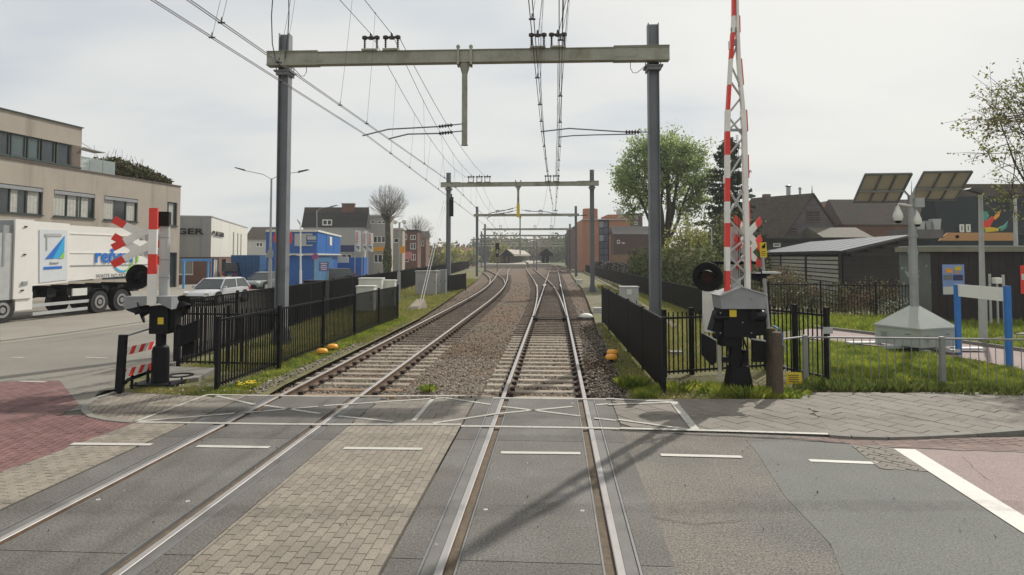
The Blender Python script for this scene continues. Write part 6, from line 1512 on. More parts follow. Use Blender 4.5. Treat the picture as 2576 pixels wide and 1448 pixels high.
t = thing('site_office', 'lower blue site offices under the bright blue ones', 'container', (xR, Yb_, 0), 'blue site offices stacked across the street'); b = MB(); slab_box(b, 0, z0_ - .12, 0.3, sL_, xR - .3); b.build('box', m_b1, t)
b = MB(); A_ = Vector((xR - .2, Yb_ + .2, 0)); 
for k in range(24): a = A_ + sdir * (.1 + k * .42); b.beam(a + Vector((0, 0, .1)), a + Vector((0, 0, z0_ - .3)), .22, .10, up=tuple(sdir))
b.build('corrugated_side', m_b3, t, kind='stuff')
b = MB(); q = V(863, 654, 70); b.box((q.x, 70, q.z), (1.2, .08, .65)); b.build('poster', m_cream, t)
boxthing('site_office', 'long blue container office right of the stacked blue offices', 'container', (V(878, 640, 74).x, 75.2, 1.25), (3.4, 2.4, 2.4), m_b1, group='blue site offices stacked across the street')
q = V(815, 671, 50); t = thing('text_board', 'purple-blue text board standing below the small parking sign', 'board', (q.x, 50, 0)); b = MB(); b.box((q.x, 50, q.z), (.75, .05, .72)); b.build('board', M('purple_board', (0.13, 0.12, 0.30), .6), t)
b = MB()
for k in range(4): b.box((q.x, 49.96, q.z + .24 - .15 * k), (.5 - .08 * (k % 2), .01, .05))
b.build('text_line', m_white, t); b = MB(); b.beam((q.x - .3, 50.05, 0), (q.x - .3, 50.05, q.z), .05, .05); b.beam((q.x + .3, 50.05, 0), (q.x + .3, 50.05, q.z), .05, .05); b.build('leg', m_galv, t)
# blue container further left + dark lorry trailer
q = V(618, 672, 66); b = MB(); b.box((q.x, 67.2, 1.35), (2.9, 2.6, 2.7)); t = thing('skip_container', 'blue waste container parked behind the dark car', 'container', (q.x, 66, 0)); b.build('box', M('dull_blue', (0.035, 0.11, 0.25), .6, var=.12), t)
b = MB()
for k in range(9): b.box((q.x - 1.3 + k * .32, 65.87, 1.35), (.1, .06, 2.5))
b.build('side_rib', M('dull_blue', (0, 0, 0)), t, kind='stuff')
q = V(668, 668, 74); boxthing('lorry_trailer', 'black trailer behind the silver estate car', 'trailer', (q.x, 75, 1.6), (3.6, 2.4, 2.0), m_blackm)

# ---- traffic signs
def round_sign(label, px, py, rpx, Y, inner, ring, post=True, bar=False, back=None):
    q = V(px, py, Y); r = rpx / FPX * Y; t = thing('traffic_sign', label, 'traffic sign', (q.x, Y, 0))
    if ring: b = MB(); b.disc(q, (0, -1, 0), r, .012, 28, r_in=r * .78); b.build('ring', ring, t)
    b = MB(); b.disc(q + Vector((0, .006, 0)), (0, -1, 0), r * (.79 if ring else 1), .014, 28); b.build('face', inner, t)
    if bar: b = MB(); b.beam(q + Vector((-r * .55, -.02, r * .55)), q + Vector((r * .55, -.02, -r * .55)), .006, r * .2, up=(1, 0, 1)); b.build('slash', ring, t)
    if post: b = MB(); b.tube((q.x, Y + .05, 0), (q.x, Y + .05, q.z + r), .032, n=8); b.build('post', m_galv, t)
    return t
round_sign('large red ringed blue no stopping sign half hidden by the nearest left mast', 712, 599, 24, 27, m_blue, m_red, bar=True)
round_sign('blue round sign just below the large red ringed one', 702, 646, 15, 27.1, m_blue, None)
round_sign('small red and blue no parking sign before the blue offices', 793, 646, 8, 48, m_blue, m_red, bar=True)
q = V(680, 636, 32); t = thing('traffic_sign', 'grey back of a triangular sign left of the nearest left mast', 'traffic sign', (q.x, 32, 0)); b = MB(); b.ext([(q.x - .26, 32, q.z - .25), (q.x + .26, 32, q.z - .25), (q.x, 32, q.z + .36)], (0, .01, 0)); b.build('plate', m_mgrey, t); b = MB(); b.tube((q.x, 32.04, 0), (q.x, 32.04, q.z + .2), .03, n=8); b.build('post', m_galv, t)
m_dgrey = M('dark_lamp_grey', (0.10, 0.105, 0.11), .5, metal=.3)
# ---- street lamps
def lamp(label, base, top, heads, r=.05, mat=None, hw=.16, hl=.75):
    base = Vector(base); top = Vector(top); t = thing('street_lamp', label, 'street lamp', tuple(base)); b = MB(); b.tube(base, base.lerp(top, .3), r * 1.4, n=10); b.tube(base.lerp(top, .3), top, r, r * .7, n=10); autosmooth(b.build('pole', mat or m_galv, t))
    for e in heads:
        e = Vector(e); b = MB(); m = top.lerp(e, .25) + Vector((0, 0, .12)); b.path([top - Vector((0, 0, .05)), m, top.lerp(e, .8) + Vector((0, 0, .03))], .025, 6); b.build('arm', mat or m_galv, t)
        d = (e - top); d.normalize(); b = MB(); c = e - d * .1; b.ext([c - d * hl * .6 + Vector((0, 0, -.02)), c + d * hl * .5 + Vector((0, 0, 0)), c + d * hl * .3 + Vector((0, 0, .07)), c - d * hl * .5 + Vector((0, 0, .10))], Vector((-d.y, d.x, 0)).normalized() * hw); b.build('lamp_head', m_dgrey, t)
    return t
b0 = V(678, 742, 44.0)
lamp('tall double armed street lamp left of the nearest left mast', (b0.x, 44, 0), V(683, 450, 44), (V(600, 426, 44), V(768, 430, 44)), .09)
b0 = V(798, 690, 62); lamp('single armed street lamp rising in front of the dark roof', (b0.x, 62, 0), V(797, 530, 62), (V(843, 519, 62),), .07)
b0 = V(757, 690, 50); lamp('white lamp post in front of the deep blue office', (b0.x, 50, 0), V(756, 566, 50), (V(750, 556, 50),), .07, mat=m_white, hl=.4)
# camera pole by the left fence
b0 = G(1003, 762, -.06); Yp = b0[1]; t = thing('camera_pole', 'grey pole with two white dome cameras behind the left fence', 'camera pole', (b0[0], b0[1], -.06)); b = MB(); b.tube((b0[0], Yp, -.06), (b0[0], Yp, 1.7), .10, n=10); b.tube((b0[0], Yp, 1.7), V(1005, 560, Yp), .055, n=10); autosmooth(b.build('pole', m_galv, t))
for x in (994, 1017):
    q = V(x, 558, Yp); b = MB(); b.beam(V(1005, 562, Yp), q + Vector((0, 0, .05)), .04, .04); b.lathe(q, [(.02, -.16), (.1, -.1), (.13, 0), (.12, .08), (.04, .14)], 12); autosmooth(b.build('dome_camera', m_white, t))

# ================================================================== VEHICLES
def car(label, col, kind='hatch', lights=True):
    t = thing('parked_car', label, 'car', (0, 0, 0), 'cars along the street on the left')
    Lh = {'hatch': 2.0, 'estate': 2.25, 'mpv': 2.1, 'van': 2.5}[kind]; H = {'hatch': 1.42, 'estate': 1.45, 'mpv': 1.62, 'van': 2.0}[kind]; belt = {'hatch': .90, 'estate': .9, 'mpv': 1.0, 'van': 1.1}[kind]
    st = [(-Lh, .52, .62, .55), (-Lh + .06, .74, .70, .34), (-Lh + .3, .84, belt, .26), (-Lh * .5, .87, belt + .02, .2), (0, .88, belt, .2), (Lh * .42, .87, belt - .02, .2), (Lh * .5, .865, belt - .06, .2), (Lh * .82, .84, belt - .16, .24), (Lh - .08, .76, belt - .28, .3), (Lh, .55, .5, .38)]
    b = MB(); sec = lambda x, hw, zt, zb: [(x, hw * .86, zb), (x, hw, zb + .12), (x, hw * 1.0, zt * .62), (x, hw * .955, zt - .05), (x, hw * .84, zt)]
    for x, hw, zt, zb in st: h_ = sec(x, hw, zt, zb); b.v += h_ + [(p[0], -p[1], p[2]) for p in h_[::-1]]
    n = 10
    for i in range(len(st) - 1):
        for j in range(n): j2 = (j + 1) % n; b.f.append((i * n + j, i * n + j2, (i + 1) * n + j2, (i + 1) * n + j)); b.m.append(0)
    b.f.append(tuple(range(n))); b.m.append(0); b.f.append(tuple((len(st) - 1) * n + j for j in range(n))[::-1]); b.m.append(0)
    body = autosmooth(b.build('body', col, t), 35)
    x0, x1, x2, x3 = {'hatch': (-Lh + .12, -Lh + .50, .35, Lh * .50), 'estate': (-Lh + .1, -Lh + .4, .3, Lh * .48), 'mpv': (-Lh + .08, -Lh + .3, .55, Lh * .60), 'van': (-Lh + .06, -Lh + .15, .9, Lh * .62)}[kind]
    B_ = [(x0, .77), (x3, .77)]; zb_, zr = belt - .03, H; rw = .60
    P = [(x0, .78, zb_), (x3, .78, zb_), (x2, rw, zr - .06), (x1, rw, zr - .06)]; Q = [(p[0], -p[1], p[2]) for p in P]
    b = MB(); b.add(P + Q, [(0, 1, 2, 3), (7, 6, 5, 4), (1, 5, 6, 2), (0, 3, 7, 4)]); b.build('glasshouse', m_glass, t)
    b = MB(); b.add([(x1 - .02, rw + .03, zr - .07), (x2 + .05, rw + .03, zr - .07), (x2 + .05, -rw - .03, zr - .07), (x1 - .02, -rw - .03, zr - .07), (x1 + .12, rw - .12, zr), (x2 - .12, rw - .12, zr), (x2 - .12, -rw + .12, zr), (x1 + .12, -rw + .12, zr)], [(4, 5, 6, 7), (0, 1, 5, 4), (1, 2, 6, 5), (2, 3, 7, 6), (3, 0, 4, 7)])
    for s in (1, -1):
        for (xa, xb) in ((x3 + .01, x2 + .03), (x0 - .01, x1), ((x0 + x3) / 2 - .1, (x1 + x2) / 2 - .1)):
            b.beam((xa, s * .785, zb_ - .01), (xb, s * (rw + .012), zr - .05), .07, .03, up=(0, 1, 0))
    b.build('roof', col, body)
    for x in (-Lh * .62, Lh * .64):
        for s in (-1, 1):
            b = MB(); b.tube((x, s * .885, .33), (x, s * .70, .33), .315, n=20); w = autosmooth(b.build('wheel', m_tyre, t)); b = MB(); b.tube((x, s * .893, .33), (x, s * .80, .33), .20, n=14); b.build('rim', m_rim, w)
            b = MB(); b.tube((x, s * .876, .36), (x, s * .70, .36), .37, n=20); b.build('wheel_arch', m_blackm, t)
    for s in (-1, 1):
        b = MB(); b.box((Lh - .13, s * .60, .66 * belt / .9), (.22, .26, .13), ry=.4); b.build('headlight', M('headlight_glass', (.55, .56, .56), .15), t)
        b = MB(); b.box((-Lh + .05, s * .68, .80), (.14, .16, .26)); b.build('taillight', M('taillight_red', (0.45, 0.02, 0.02), .3), t)
        b = MB(); b.box((Lh * .40, s * .92, belt + .04), (.12, .14, .12)); b.build('mirror', col, t)
    b = MB(); b.box((Lh - .01, 0, .44), (.06, .9, .16)); b.box((Lh + .03, 0, .42), (.02, .5, .11)); b.build('grille', m_blackm, t)
    b = MB(); b.box((-Lh - .005, 0, .6), (.03, .5, .11)); b.build('number_plate', m_yel, t)
    b = MB(); b.box((0, 0, .26), (Lh * 1.9, 1.5, .14)); b.build('underside', m_blackm, t)
    return t
c_sil = M('silver_white_paint', (0.52, 0.53, 0.55), .25, metal=.2, var=.03, coat=.5); c_gry = M('grey_green_paint', (0.19, 0.215, 0.21), .25, metal=.3, var=.03, coat=.5); c_blk = M('black_car_paint', (0.02, 0.02, 0.024), .2, var=.03, coat=.5); c_wht = M('white_car_paint', (0.6, 0.61, 0.62), .25, var=.03, coat=.5); c_dk = M('dark_car_paint', (0.05, 0.055, 0.065), .2, var=.03, coat=.5)
def put(o, px, py, rot): q = G(px, py, 0); o.location = (q[0], q[1], 0); o.rotation_euler = (0, 0, rot); return o
put(car('silver white hatchback turning towards us behind the picket fence', c_sil), 548, 764, R(262))
put(car('grey green hatchback behind the double armed street lamp', c_gry), 668, 731, R(258))
put(car('black hatchback seen from behind next to the blue container', c_blk), 588, 700, R(92))
put(car('silver people carrier seen from behind left of the nearest mast', c_sil, 'mpv'), 652, 706, R(80))
put(car('white van-like car peeking out right of the nearest left mast', c_wht, 'mpv'), 742, 708, R(255))
put(car('white car parked under the purple text board', c_wht, 'hatch'), 868, 693, R(200))
put(car('dark hatchback moving behind the black fence right of the nearest mast', c_dk), 838, 712, R(210))
put(car('pale silver car parked before the shop row', c_sil, 'estate'), 932, 689, R(170))
put(car('dark blue van parked in front of the blue waste container', M('dark_blue_van', (0.02, 0.07, 0.19), .3, coat=.4), 'van'), 612, 708, R(82))
put(car('grey estate car parked between the flags and the bare tree', c_gry, 'estate'), 905, 684, R(175))
base_far = put(car('small distant car parked far up the street, left one', c_wht), 1078, 672, R(100))
for k, (px, lab) in enumerate(((1096, 'middle one of the distant cars up the street'), (1112, 'right-hand one of the distant cars up the street'))):
    q = G(px, 670.5 - k, 0); o = dup(base_far, (q[0], q[1], 0), R(95), label=lab)

# ---- lorry
TP = (-18.9, 30.0); TD = BD; TN = BN
def T(x, y): return VL(x, y, TP, TD)
TPt = lambda s, z, o=0.0: Vector((TP[0] + TD[0] * s + TN[0] * o, TP[1] + TD[1] * s + TN[1] * o, z))
m_truckw = M('white_lorry_paint', (0.76, 0.74, 0.69), .4, var=.05, scale=.8, coat=.2); m_tg = M('lorry_grey', (0.25, 0.255, 0.26), .5, var=.1)
t = thing('lorry', 'white waste lorry with blue lettering and emblem driving past the office building', 'lorry', tuple(TPt(0, 0)))
sA, zT = T(83, 562); sE = T(378, 580)[0]; sM = T(174, 565)[0]; zbA = T(76, 720)[1]; zbE = T(330, 692)[1]; zbM = T(174, 711)[1]
Wd = 2.4
b = MB(); b.ext([TPt(sM, zbM + .05), TPt(sE - .25, zbE), TPt(sE, zbE + .5), TPt(sE, zT - .3), TPt(sE - .15, zT), TPt(sM, zT)], Vector((TN[0], TN[1], 0)) * Wd); b.build('container', m_truckw, t)
b = MB(); b.ext([TPt(sA, zbA, -.06), TPt(sM - .02, zbM, -.06), TPt(sM - .02, zT + .06, -.06), TPt(sA, zT + .08, -.06)], Vector((TN[0], TN[1], 0)) * (Wd + .1)); b.build('hopper_panel', m_truckw, t)
sC0, sC1 = T(35, 560)[0], T(82, 560)[0]; zc0 = T(50, 752)[1]; zcT = T(60, 553)[1]
b = MB(); b.ext([TPt(sC0, zc0, -.08), TPt(sC1, zc0, -.08), TPt(sC1, zcT, -.08), TPt(sC0, zcT, -.08)], Vector((TN[0], TN[1], 0)) * (Wd + .15)); b.build('front_locker', m_truckw, t)
b = MB(); b.ext([TPt(sC0 - 2.4, .9, -.02), TPt(sC0 - .06, .9, -.02), TPt(sC0 - .06, 3.5, -.02), TPt(sC0 - 1.6, 3.5, -.02), TPt(sC0 - 2.4, 2.2, -.02)], Vector((TN[0], TN[1], 0)) * Wd); b.build('cab', m_lgrey, t)
b = MB(); b.ext([TPt(sC0 - 1.9, 2.0, -.05), TPt(sC0 - .8, 2.0, -.05), TPt(sC0 - .8, 2.9, -.05), TPt(sC0 - 1.5, 2.9, -.05)], Vector((TN[0], TN[1], 0)) * .03); b.build('cab_window', m_glass, t)
b = MB(); b.ext([TPt(sC0 - .04, 1.2, .0), TPt(sC0 - .02, 1.2, .0), TPt(sC0 - .02, zcT - .05, .0), TPt(sC0 - .04, zcT - .05, .0)], Vector((TN[0], TN[1], 0)) * Wd); b.box(TPt(sC0 - .25, 3.0, .2), (.4, .5, 1.6)); b.build('cab_fairing', m_tg, t)
for x, y in ((60, 571), (57, 641), (51, 731)):
    s_, z_ = T(x, y); b = MB(); b.box(TPt(s_, z_, -.10), (.04, .12, .05)); b.build('hinge', m_blackm, t)
s_, z_ = T(57, 713); b = MB(); b.box(TPt(s_, z_, -.10), (.04, .26, .14)); b.build('latch', m_mgrey, t)
# rails along the container
for (x0, y0, x1, y1) in ((177, 586, 372, 598), (177, 634, 372, 640), (177, 667, 372, 668)):
    (sa_, za_), (sb_, zb2) = T(x0, y0), T(x1, y1); b = MB(); b.beam(TPt(sa_, (za_ + zb2) / 2, -.008), TPt(sb_, (za_ + zb2) / 2, -.008), .03, .04); b.build('moulding', m_truckw if y0 < 660 else m_tg, t)
# chassis
s0_, s1_ = sA - .3, sE - .2
b = MB(); b.beam(TPt(s0_, 1.0, .6), TPt(s1_, 1.0, .6), .12, .26); b.beam(TPt(s0_, 1.0, 1.8), TPt(s1_, 1.0, 1.8), .12, .26)
for k in range(7): s_ = s0_ + (s1_ - s0_) * (k + .5) / 7; b.beam(TPt(s_, 1.2, .3), TPt(s_, 1.2, 2.1), .10, .2); b.box(TPt(s_, 1.05, .35), (.3, .5, .35))
b.build('chassis', m_blackm, t)
b = MB()
for y0, y1, x0, x1 in ((770, 757, 80, 225), (791, 776, 82, 220)): (sa_, za_), (sb_, zb2) = T(x0, y0), T(x1, y1); b.beam(TPt(sa_, za_, .02), TPt(sb_, zb2, .02), .05, .13)
b.build('side_guard', m_lgrey, t)
sa_, _ = T(37, 770); sb_, _ = T(80, 770); b = MB(); b.ext([TPt(sa_, .45, -.02), TPt(sb_, .45, -.02), TPt(sb_, 1.15, -.02), TPt(sa_, 1.2, -.02)], Vector((TN[0], TN[1], 0)) * .6); b.build('fuel_tank', m_truckw, t)
s_, z_ = T(200, 735); b = MB(); b.box(TPt(s_, z_, .0), (.05, .8, .32), rz=-.15); b.build('side_box', m_cream, t)
nv = Vector((TN[0], TN[1], 0))
for px, py in ((5, 800), (250, 788), (305, 782)):
    s_ = T(px, py)[0]
    for o_ in (0.0, Wd - .35):
        b = MB(); c = TPt(s_, .51, o_); b.tube(c, c + nv * .33, .51, n=28); w = autosmooth(b.build('wheel', m_tyre, t))
        if o_ == 0.0: b = MB(); b.disc(c + nv * .03, -nv, .30, .05, 24, r_in=.2); b.tube(c + nv * .05, c + nv * .02, .29, .27, n=20); b.tube(c - nv * .03, c + nv * .05, .12, n=12); b.build('rim', m_rim, w)
    if px > 100:
        b = MB(); n = 14; c = TPt(s_, .51, 0); d_ = Vector((TD[0], TD[1], 0))
        for i in range(n + 1): a = -.1 + (PI + .2) * i / n; e = c + d_ * (math.cos(a) * .62) + Vector((0, 0, math.sin(a) * .62)); b.v += [tuple(e - nv * .04), tuple(e + nv * .38)]
        for i in range(n): b.f.append((2 * i, 2 * i + 1, 2 * i + 3, 2 * i + 2)); b.m.append(0)
        b.build('mudguard', m_blackm, t)
# lettering and emblem on the side
m_lb = M('lettering_blue', (0.02, 0.16, 0.55), .5, var=.03); m_lg = M('emblem_green', (0.28, 0.55, 0.10), .5, var=.03); m_lc = M('emblem_cyan', (0.04, 0.38, 0.66), .5, var=.03); m_ltg = M('small_grey_print', (0.25, 0.25, 0.25), .6)
s_a, z_a = T(238, 661); s_b, _ = T(352, 661); zx = T(240, 634)[1]
text_part('renew', m_lb, t, TPt(s_a, z_a, -.035), (TD[0], TD[1], 0), (T(260, 634)[1] - z_a) / .53, width=(s_b - s_a) * .86, depth=.006)
text_part('i', m_lg, t, TPt(s_a + (s_b - s_a) * .90, z_a, -.035), (TD[0], TD[1], 0), (T(260, 634)[1] - z_a) / .53, depth=.006)
s_c, z_c = T(241, 699); s_d, _ = T(325, 696); text_part('WASTE NO MORE', m_ltg, t, TPt(s_c, z_c - .02, -.01), (TD[0], TD[1], 0), .26, width=s_d - s_c, depth=.006, bold=False)
sc_, zc_ = T(309, 648); rr_ = T(309, 609)[1] - zc_; rr_ = abs(rr_)
def arc(a0, a1, r0_, r1_, mat, nm):
    b = MB(); n = 18; d_ = Vector((TD[0], TD[1], 0)); c = TPt(sc_, zc_, -.028)
    for i in range(n + 1): a = a0 + (a1 - a0) * i / n; e = d_ * math.cos(a) + Vector((0, 0, math.sin(a))); b.v += [tuple(c + e * r0_), tuple(c + e * r1_)]
    for i in range(n): b.f.append((2 * i, 2 * i + 1, 2 * i + 3, 2 * i + 2)); b.m.append(0)
    return b.build(nm, mat, t)
arc(R(192), R(285), rr_ * .84, rr_ * .97, m_lc, 'emblem_arc'); arc(R(285), R(350), rr_ * .84, rr_ * .97, m_lg, 'emblem_arc'); arc(R(20), R(150), rr_ * .84, rr_ * .97, m_lb, 'emblem_arc')
b = MB(); c = TPt(sc_ - rr_ * .86, zc_ + rr_ * .35, -.03); d_ = Vector((TD[0], TD[1], 0)); b.ext([c + d_ * -.18 + Vector((0, 0, .12)), c + d_ * .14 + Vector((0, 0, .22)), c + d_ * -.06 + Vector((0, 0, -.16))], nv * .006); b.build('emblem_arrow', m_lb, t)
# framed picture panel
q_ = lambda x, y, o=-.10: TPt(T(x, y)[0], T(x, y)[1], o)
b = MB(); b.ext([q_(95, 712, -.085), q_(165, 704, -.085), q_(165, 580, -.085), q_(95, 578, -.085)], nv * .01); b.build('poster_sheet', M('poster_white', (0.62, 0.64, 0.66), .5, var=.04), t)
b = MB(); b.ext([q_(109, 652), q_(156, 650), q_(158, 594)], nv * .006); b.build('blue_triangle', m_lc, t)
b = MB(); b.ext([q_(109, 652, -.106), q_(128, 651, -.106), q_(158, 594, -.106)], nv * .006); b.build('dark_blue_triangle', m_lb, t)
b = MB(); b.ext([q_(143, 651, -.108), q_(156, 650, -.108), q_(157, 632, -.108)], nv * .006); b.build('green_corner', m_lg, t)
b = MB(); b.beam(q_(108, 592), q_(150, 592), .012, .12); b.beam(q_(113, 592), q_(113, 630), .012, .05, up=tuple(d_)); b.build('window_drawing', m_lgrey, t)
b = MB(); b.ext([q_(105, 679), q_(151, 676), q_(151, 670), q_(105, 672)], nv * .006); b.build('blue_bar', m_lb, t)
text_part('Renewi', m_ltg, t, q_(121, 665), (TD[0], TD[1], 0), .14, depth=.005)
# ================================================================== RIGHT SIDE
# relay cabinets left
def cabinet(label, c, d, mat, rz=0, name='relay_cabinet', cat='cabinet', doors=1, group=None, cap=.03):
    t = thing(name, label, cat, c, group); x, y, z = c
    b = MB(); b.box((x, y, z + d[2] / 2), d, rz=rz); b.build('body', mat, t)
    b = MB(); b.box((x, y, z + d[2] + .02), (d[0] + cap * 2, d[1] + cap * 2, .05), rz=rz); b.build('lid', mat, t)
    cr, sr = math.cos(rz), math.sin(rz)
    for k in range(doors):
        ox = -d[0] / 2 + d[0] * (k + .5) / doors; oy = -d[1] / 2 - .008
        b = MB(); b.box((x + ox * cr - oy * sr, y + ox * sr + oy * cr, z + d[2] * .52), (d[0] / doors - .05, .012, d[2] * .86), rz=rz); dr = b.build('door', mat, t)
        ox += d[0] / doors * .36; oy -= .012; b = MB(); b.box((x + ox * cr - oy * sr, y + ox * sr + oy * cr, z + d[2] * .55), (.03, .02, .14), rz=rz); b.build('handle', m_blackm, dr)
    b = MB(); b.box((x, y, z + .04), (d[0] + .08, d[1] + .08, .08), rz=rz); b.build('plinth', m_kerb, t)
    return t
gq = lambda x, y: (*G(x, y, -.06), -.06)
cabinet('front white equipment cabinet behind the near left fence', (V(922, 700, 31).x, 31, -.06), (.82, .6, 1.22), m_cream, doors=1)
cabinet('taller white equipment cabinet behind the front one', (V(935, 700, 33).x, 33, -.06), (1.15, .7, 1.52), m_cream, doors=2)
cabinet('low white cabinet rightmost of the white group', (V(979, 700, 33.5).x, 33.5, -.06), (.66, .6, 1.40), m_cream, doors=1)
cabinet('large weathered grey cabinet with an open lid by the second gantry', (V(1073, 700, 44.5).x, 44.5, -.06), (1.38, .9, 1.62), M('weathered_cabinet', (0.33, 0.325, 0.30), .7, var=.2, scale=1.5, fine=.15), doors=2, cap=.06)
cabinet('narrow grey cabinet right of the large weathered one', (V(1104, 700, 46.5).x, 46.5, -.06), (.42, .6, 1.62), m_lgrey)
cabinet('narrow blue grey cabinet touching the second left mast', (V(1116, 700, 45.5).x, 45.5, -.06), (.36, .6, 1.68), m_mgrey)
cabinet('black cabinet standing in the long fence right of the nearest left mast', (V(797, 700, 29).x, 29, -.06), (.95, .6, 1.55), m_black, name='dark_cabinet')
cabinet('grey roadside cabinet with a sticker behind the right track fence', (V(1582, 740, 27.5).x, 27.5, -.06), (.72, .5, 1.35), m_lgrey, name='grey_cabinet')
q = V(1583, 735, 27.2); b = MB(); b.box((q.x, 27.2, q.z), (.2, .01, .22)); tag(b.build('cabinet_sticker', m_cream, org=q), 'pale sticker on the grey roadside cabinet', 'sticker')
q = V(1700, 890, 17.5); b = MB(); b.box((q.x, 17.5, .0), (.35, .3, .14)); tag(b.build('cable_box', m_kerb, org=(q.x, 17.5, -.06)), 'small concrete block in the grass behind the gate fence', 'block')

# ---- solar camera unit
CQ = G(2308, 893, -.05); cy_ = CQ[1] + .9; cx_ = V(2301, 800, cy_).x; t = thing('camera_trailer', 'pale green camera unit with a pyramid roof, pole and two solar panels on the grass', 'camera unit', (cx_, cy_, -.05))
zb0, zb1 = .12, V(2308, 832, CQ[1]).z; hd = 1.0; zap = V(2300, 768, cy_).z
m_pg = M('pale_green_grey_panel', (0.36, 0.385, 0.345), .6, var=.12, scale=1.5, fine=.06)
cor = [(cx_ + hd * math.cos(a), cy_ + hd * math.sin(a)) for a in (-PI / 2 - .42, -.42, PI / 2 - .42, PI - .42)]
for k in range(4):
    p_, q_ = cor[k], cor[(k + 1) % 4]; b = MB(); b.add([(*p_, zb0), (*q_, zb0), (*q_, zb1), (*p_, zb1)], [(0, 1, 2, 3)]); wl = b.build('side_panel', m_pg, t)
    P_ = Vector((*p_, 0)); Q_ = Vector((*q_, 0)); u_ = (Q_ - P_).normalized(); o_ = Vector((u_.y, -u_.x, 0)) * .008
    b = MB()
    for j in range(4):
        s_ = P_.lerp(Q_, .14 if k else .1) + o_; b.beam(s_ + Vector((0, 0, zb1 - .16 - .05 * j)), s_ + u_ * .2 + Vector((0, 0, zb1 - .16 - .05 * j)), .008, .014)
    s_ = P_.lerp(Q_, .68) + o_; b.beam(s_ + Vector((0, 0, zb1 - .14)), s_ + u_ * .14 + Vector((0, 0, zb1 - .14)), .01, .02); b.build('vent_slot', m_gpole, wl)
b = MB(); e = 1.03; c2 = [(cx_ + (x - cx_) * e, cy_ + (y - cy_) * e, zb1) for x, y in cor]; c3 = [(x, y, z + .04) for x, y, z in c2]; tp = [(cx_ + (x - cx_) * .10, cy_ + (y - cy_) * .10, zap) for x, y in cor]
b.add(c2 + c3 + tp, [(i, (i + 1) % 4, 4 + (i + 1) % 4, 4 + i) for i in range(4)] + [(4 + i, 4 + (i + 1) % 4, 8 + (i + 1) % 4, 8 + i) for i in range(4)] + [(8, 9, 10, 11)]); b.build('pyramid_roof', m_pg, t)
b = MB(); b.box((cx_, cy_, zb0 - .04), (2.4, .25, .08), rz=.35); b.box((cx_, cy_, zb0 - .04), (.25, 2.4, .079), rz=.35); b.box((cor[0][0] + .1, cor[0][1] - .05, -.02), (.16, .2, .2)); b.box((cor[3][0] - .35, cor[3][1], .1), (.9, .3, .05)); b.box((cor[1][0] + .3, cor[1][1], .05), (.8, .3, .05)); b.build('frame_foot', m_lgrey, t)
ztp = V(2285, 492, cy_).z
b = MB(); b.tube((cx_, cy_, zap - .15), (cx_, cy_, zap + 1.6), .115, n=14); b.tube((cx_, cy_, zap + 1.6), (cx_, cy_, ztp), .10, n=14); autosmooth(b.build('pole', m_galv, t))
b = MB()
for y in (640, 596, 520, 700): z_ = V(2290, y, cy_).z; b.tube((cx_, cy_, z_), (cx_, cy_, z_ + .07), .128, n=14)
b.build('pole_clamp', m_galv, t)
m_pvb = M('solar_backsheet', (0.45, 0.405, 0.335), .7, var=.08); m_pvf = M('solar_glass', (0.02, 0.025, 0.05), .1)
az = R(6); d_az = Vector((math.sin(az), math.cos(az), 0)); w_az = Vector((math.cos(az), -math.sin(az), 0)); tl_ = R(40); s_ax = d_az * math.cos(tl_) - Vector((0, 0, math.sin(tl_))); n_ax = d_az * math.sin(tl_) + Vector((0, 0, math.cos(tl_)))
for (xa, ya, xb_, yb_), lab in (((2178, 438, 2292, 437), 'left'), ((2326, 434, 2443, 430), 'right')):
    pa_, pb_ = V(xa, ya, cy_ - .35), V(xb_, yb_, cy_ - .35); cT = pa_.lerp(pb_, .5); Wp = (pb_ - pa_).length * .97; Lp_ = 1.12
    f = MB(); A_ = cT - w_az * Wp / 2; C_ = cT + w_az * Wp / 2; A2, C2 = A_ + s_ax * Lp_, C_ + s_ax * Lp_
    b = MB(); b.ext([A_, C_, C2, A2], n_ax * .012); pn = b.build('solar_panel', m_pvb, t)
    b = MB(); b.ext([A_ + n_ax * .02, C_ + n_ax * .02, C2 + n_ax * .02, A2 + n_ax * .02], n_ax * .01); b.build('cell_glass', m_pvf, pn)
    b = MB()
    for p_, q_ in ((A_, C_), (C_, C2), (C2, A2), (A2, A_)): b.beam(p_ - n_ax * .015, q_ - n_ax * .015, .045, .045, up=tuple(n_ax))
    for fr in (.36, .68): b.beam(A_.lerp(C_, fr) - n_ax * .03, A2.lerp(C2, fr) - n_ax * .03, .04, .04, up=tuple(n_ax))
    b.build('panel_frame', m_gpole, pn)
    b = MB(); b.beam(A_.lerp(A2, .58) - n_ax * .05, C_.lerp(C2, .58) - n_ax * .05, .05, .05, up=tuple(n_ax)); b.beam(A_.lerp(A2, .58).lerp(C_.lerp(C2, .58), 1 if lab == 'left' else 0), (cx_, cy_, ztp - .1), .05, .05); b.build('support_bar', m_mgrey, pn)
b = MB(); b.box((cx_ + .12, cy_ - .1, ztp - .22), (.26, .2, .26)); b.build('control_box', m_lgrey, t)
b = MB(); b.tube((cx_, cy_, ztp), (cx_ + .02, cy_, ztp + .42), .015, .004, n=6); b.build('aerial', m_gpole, t)
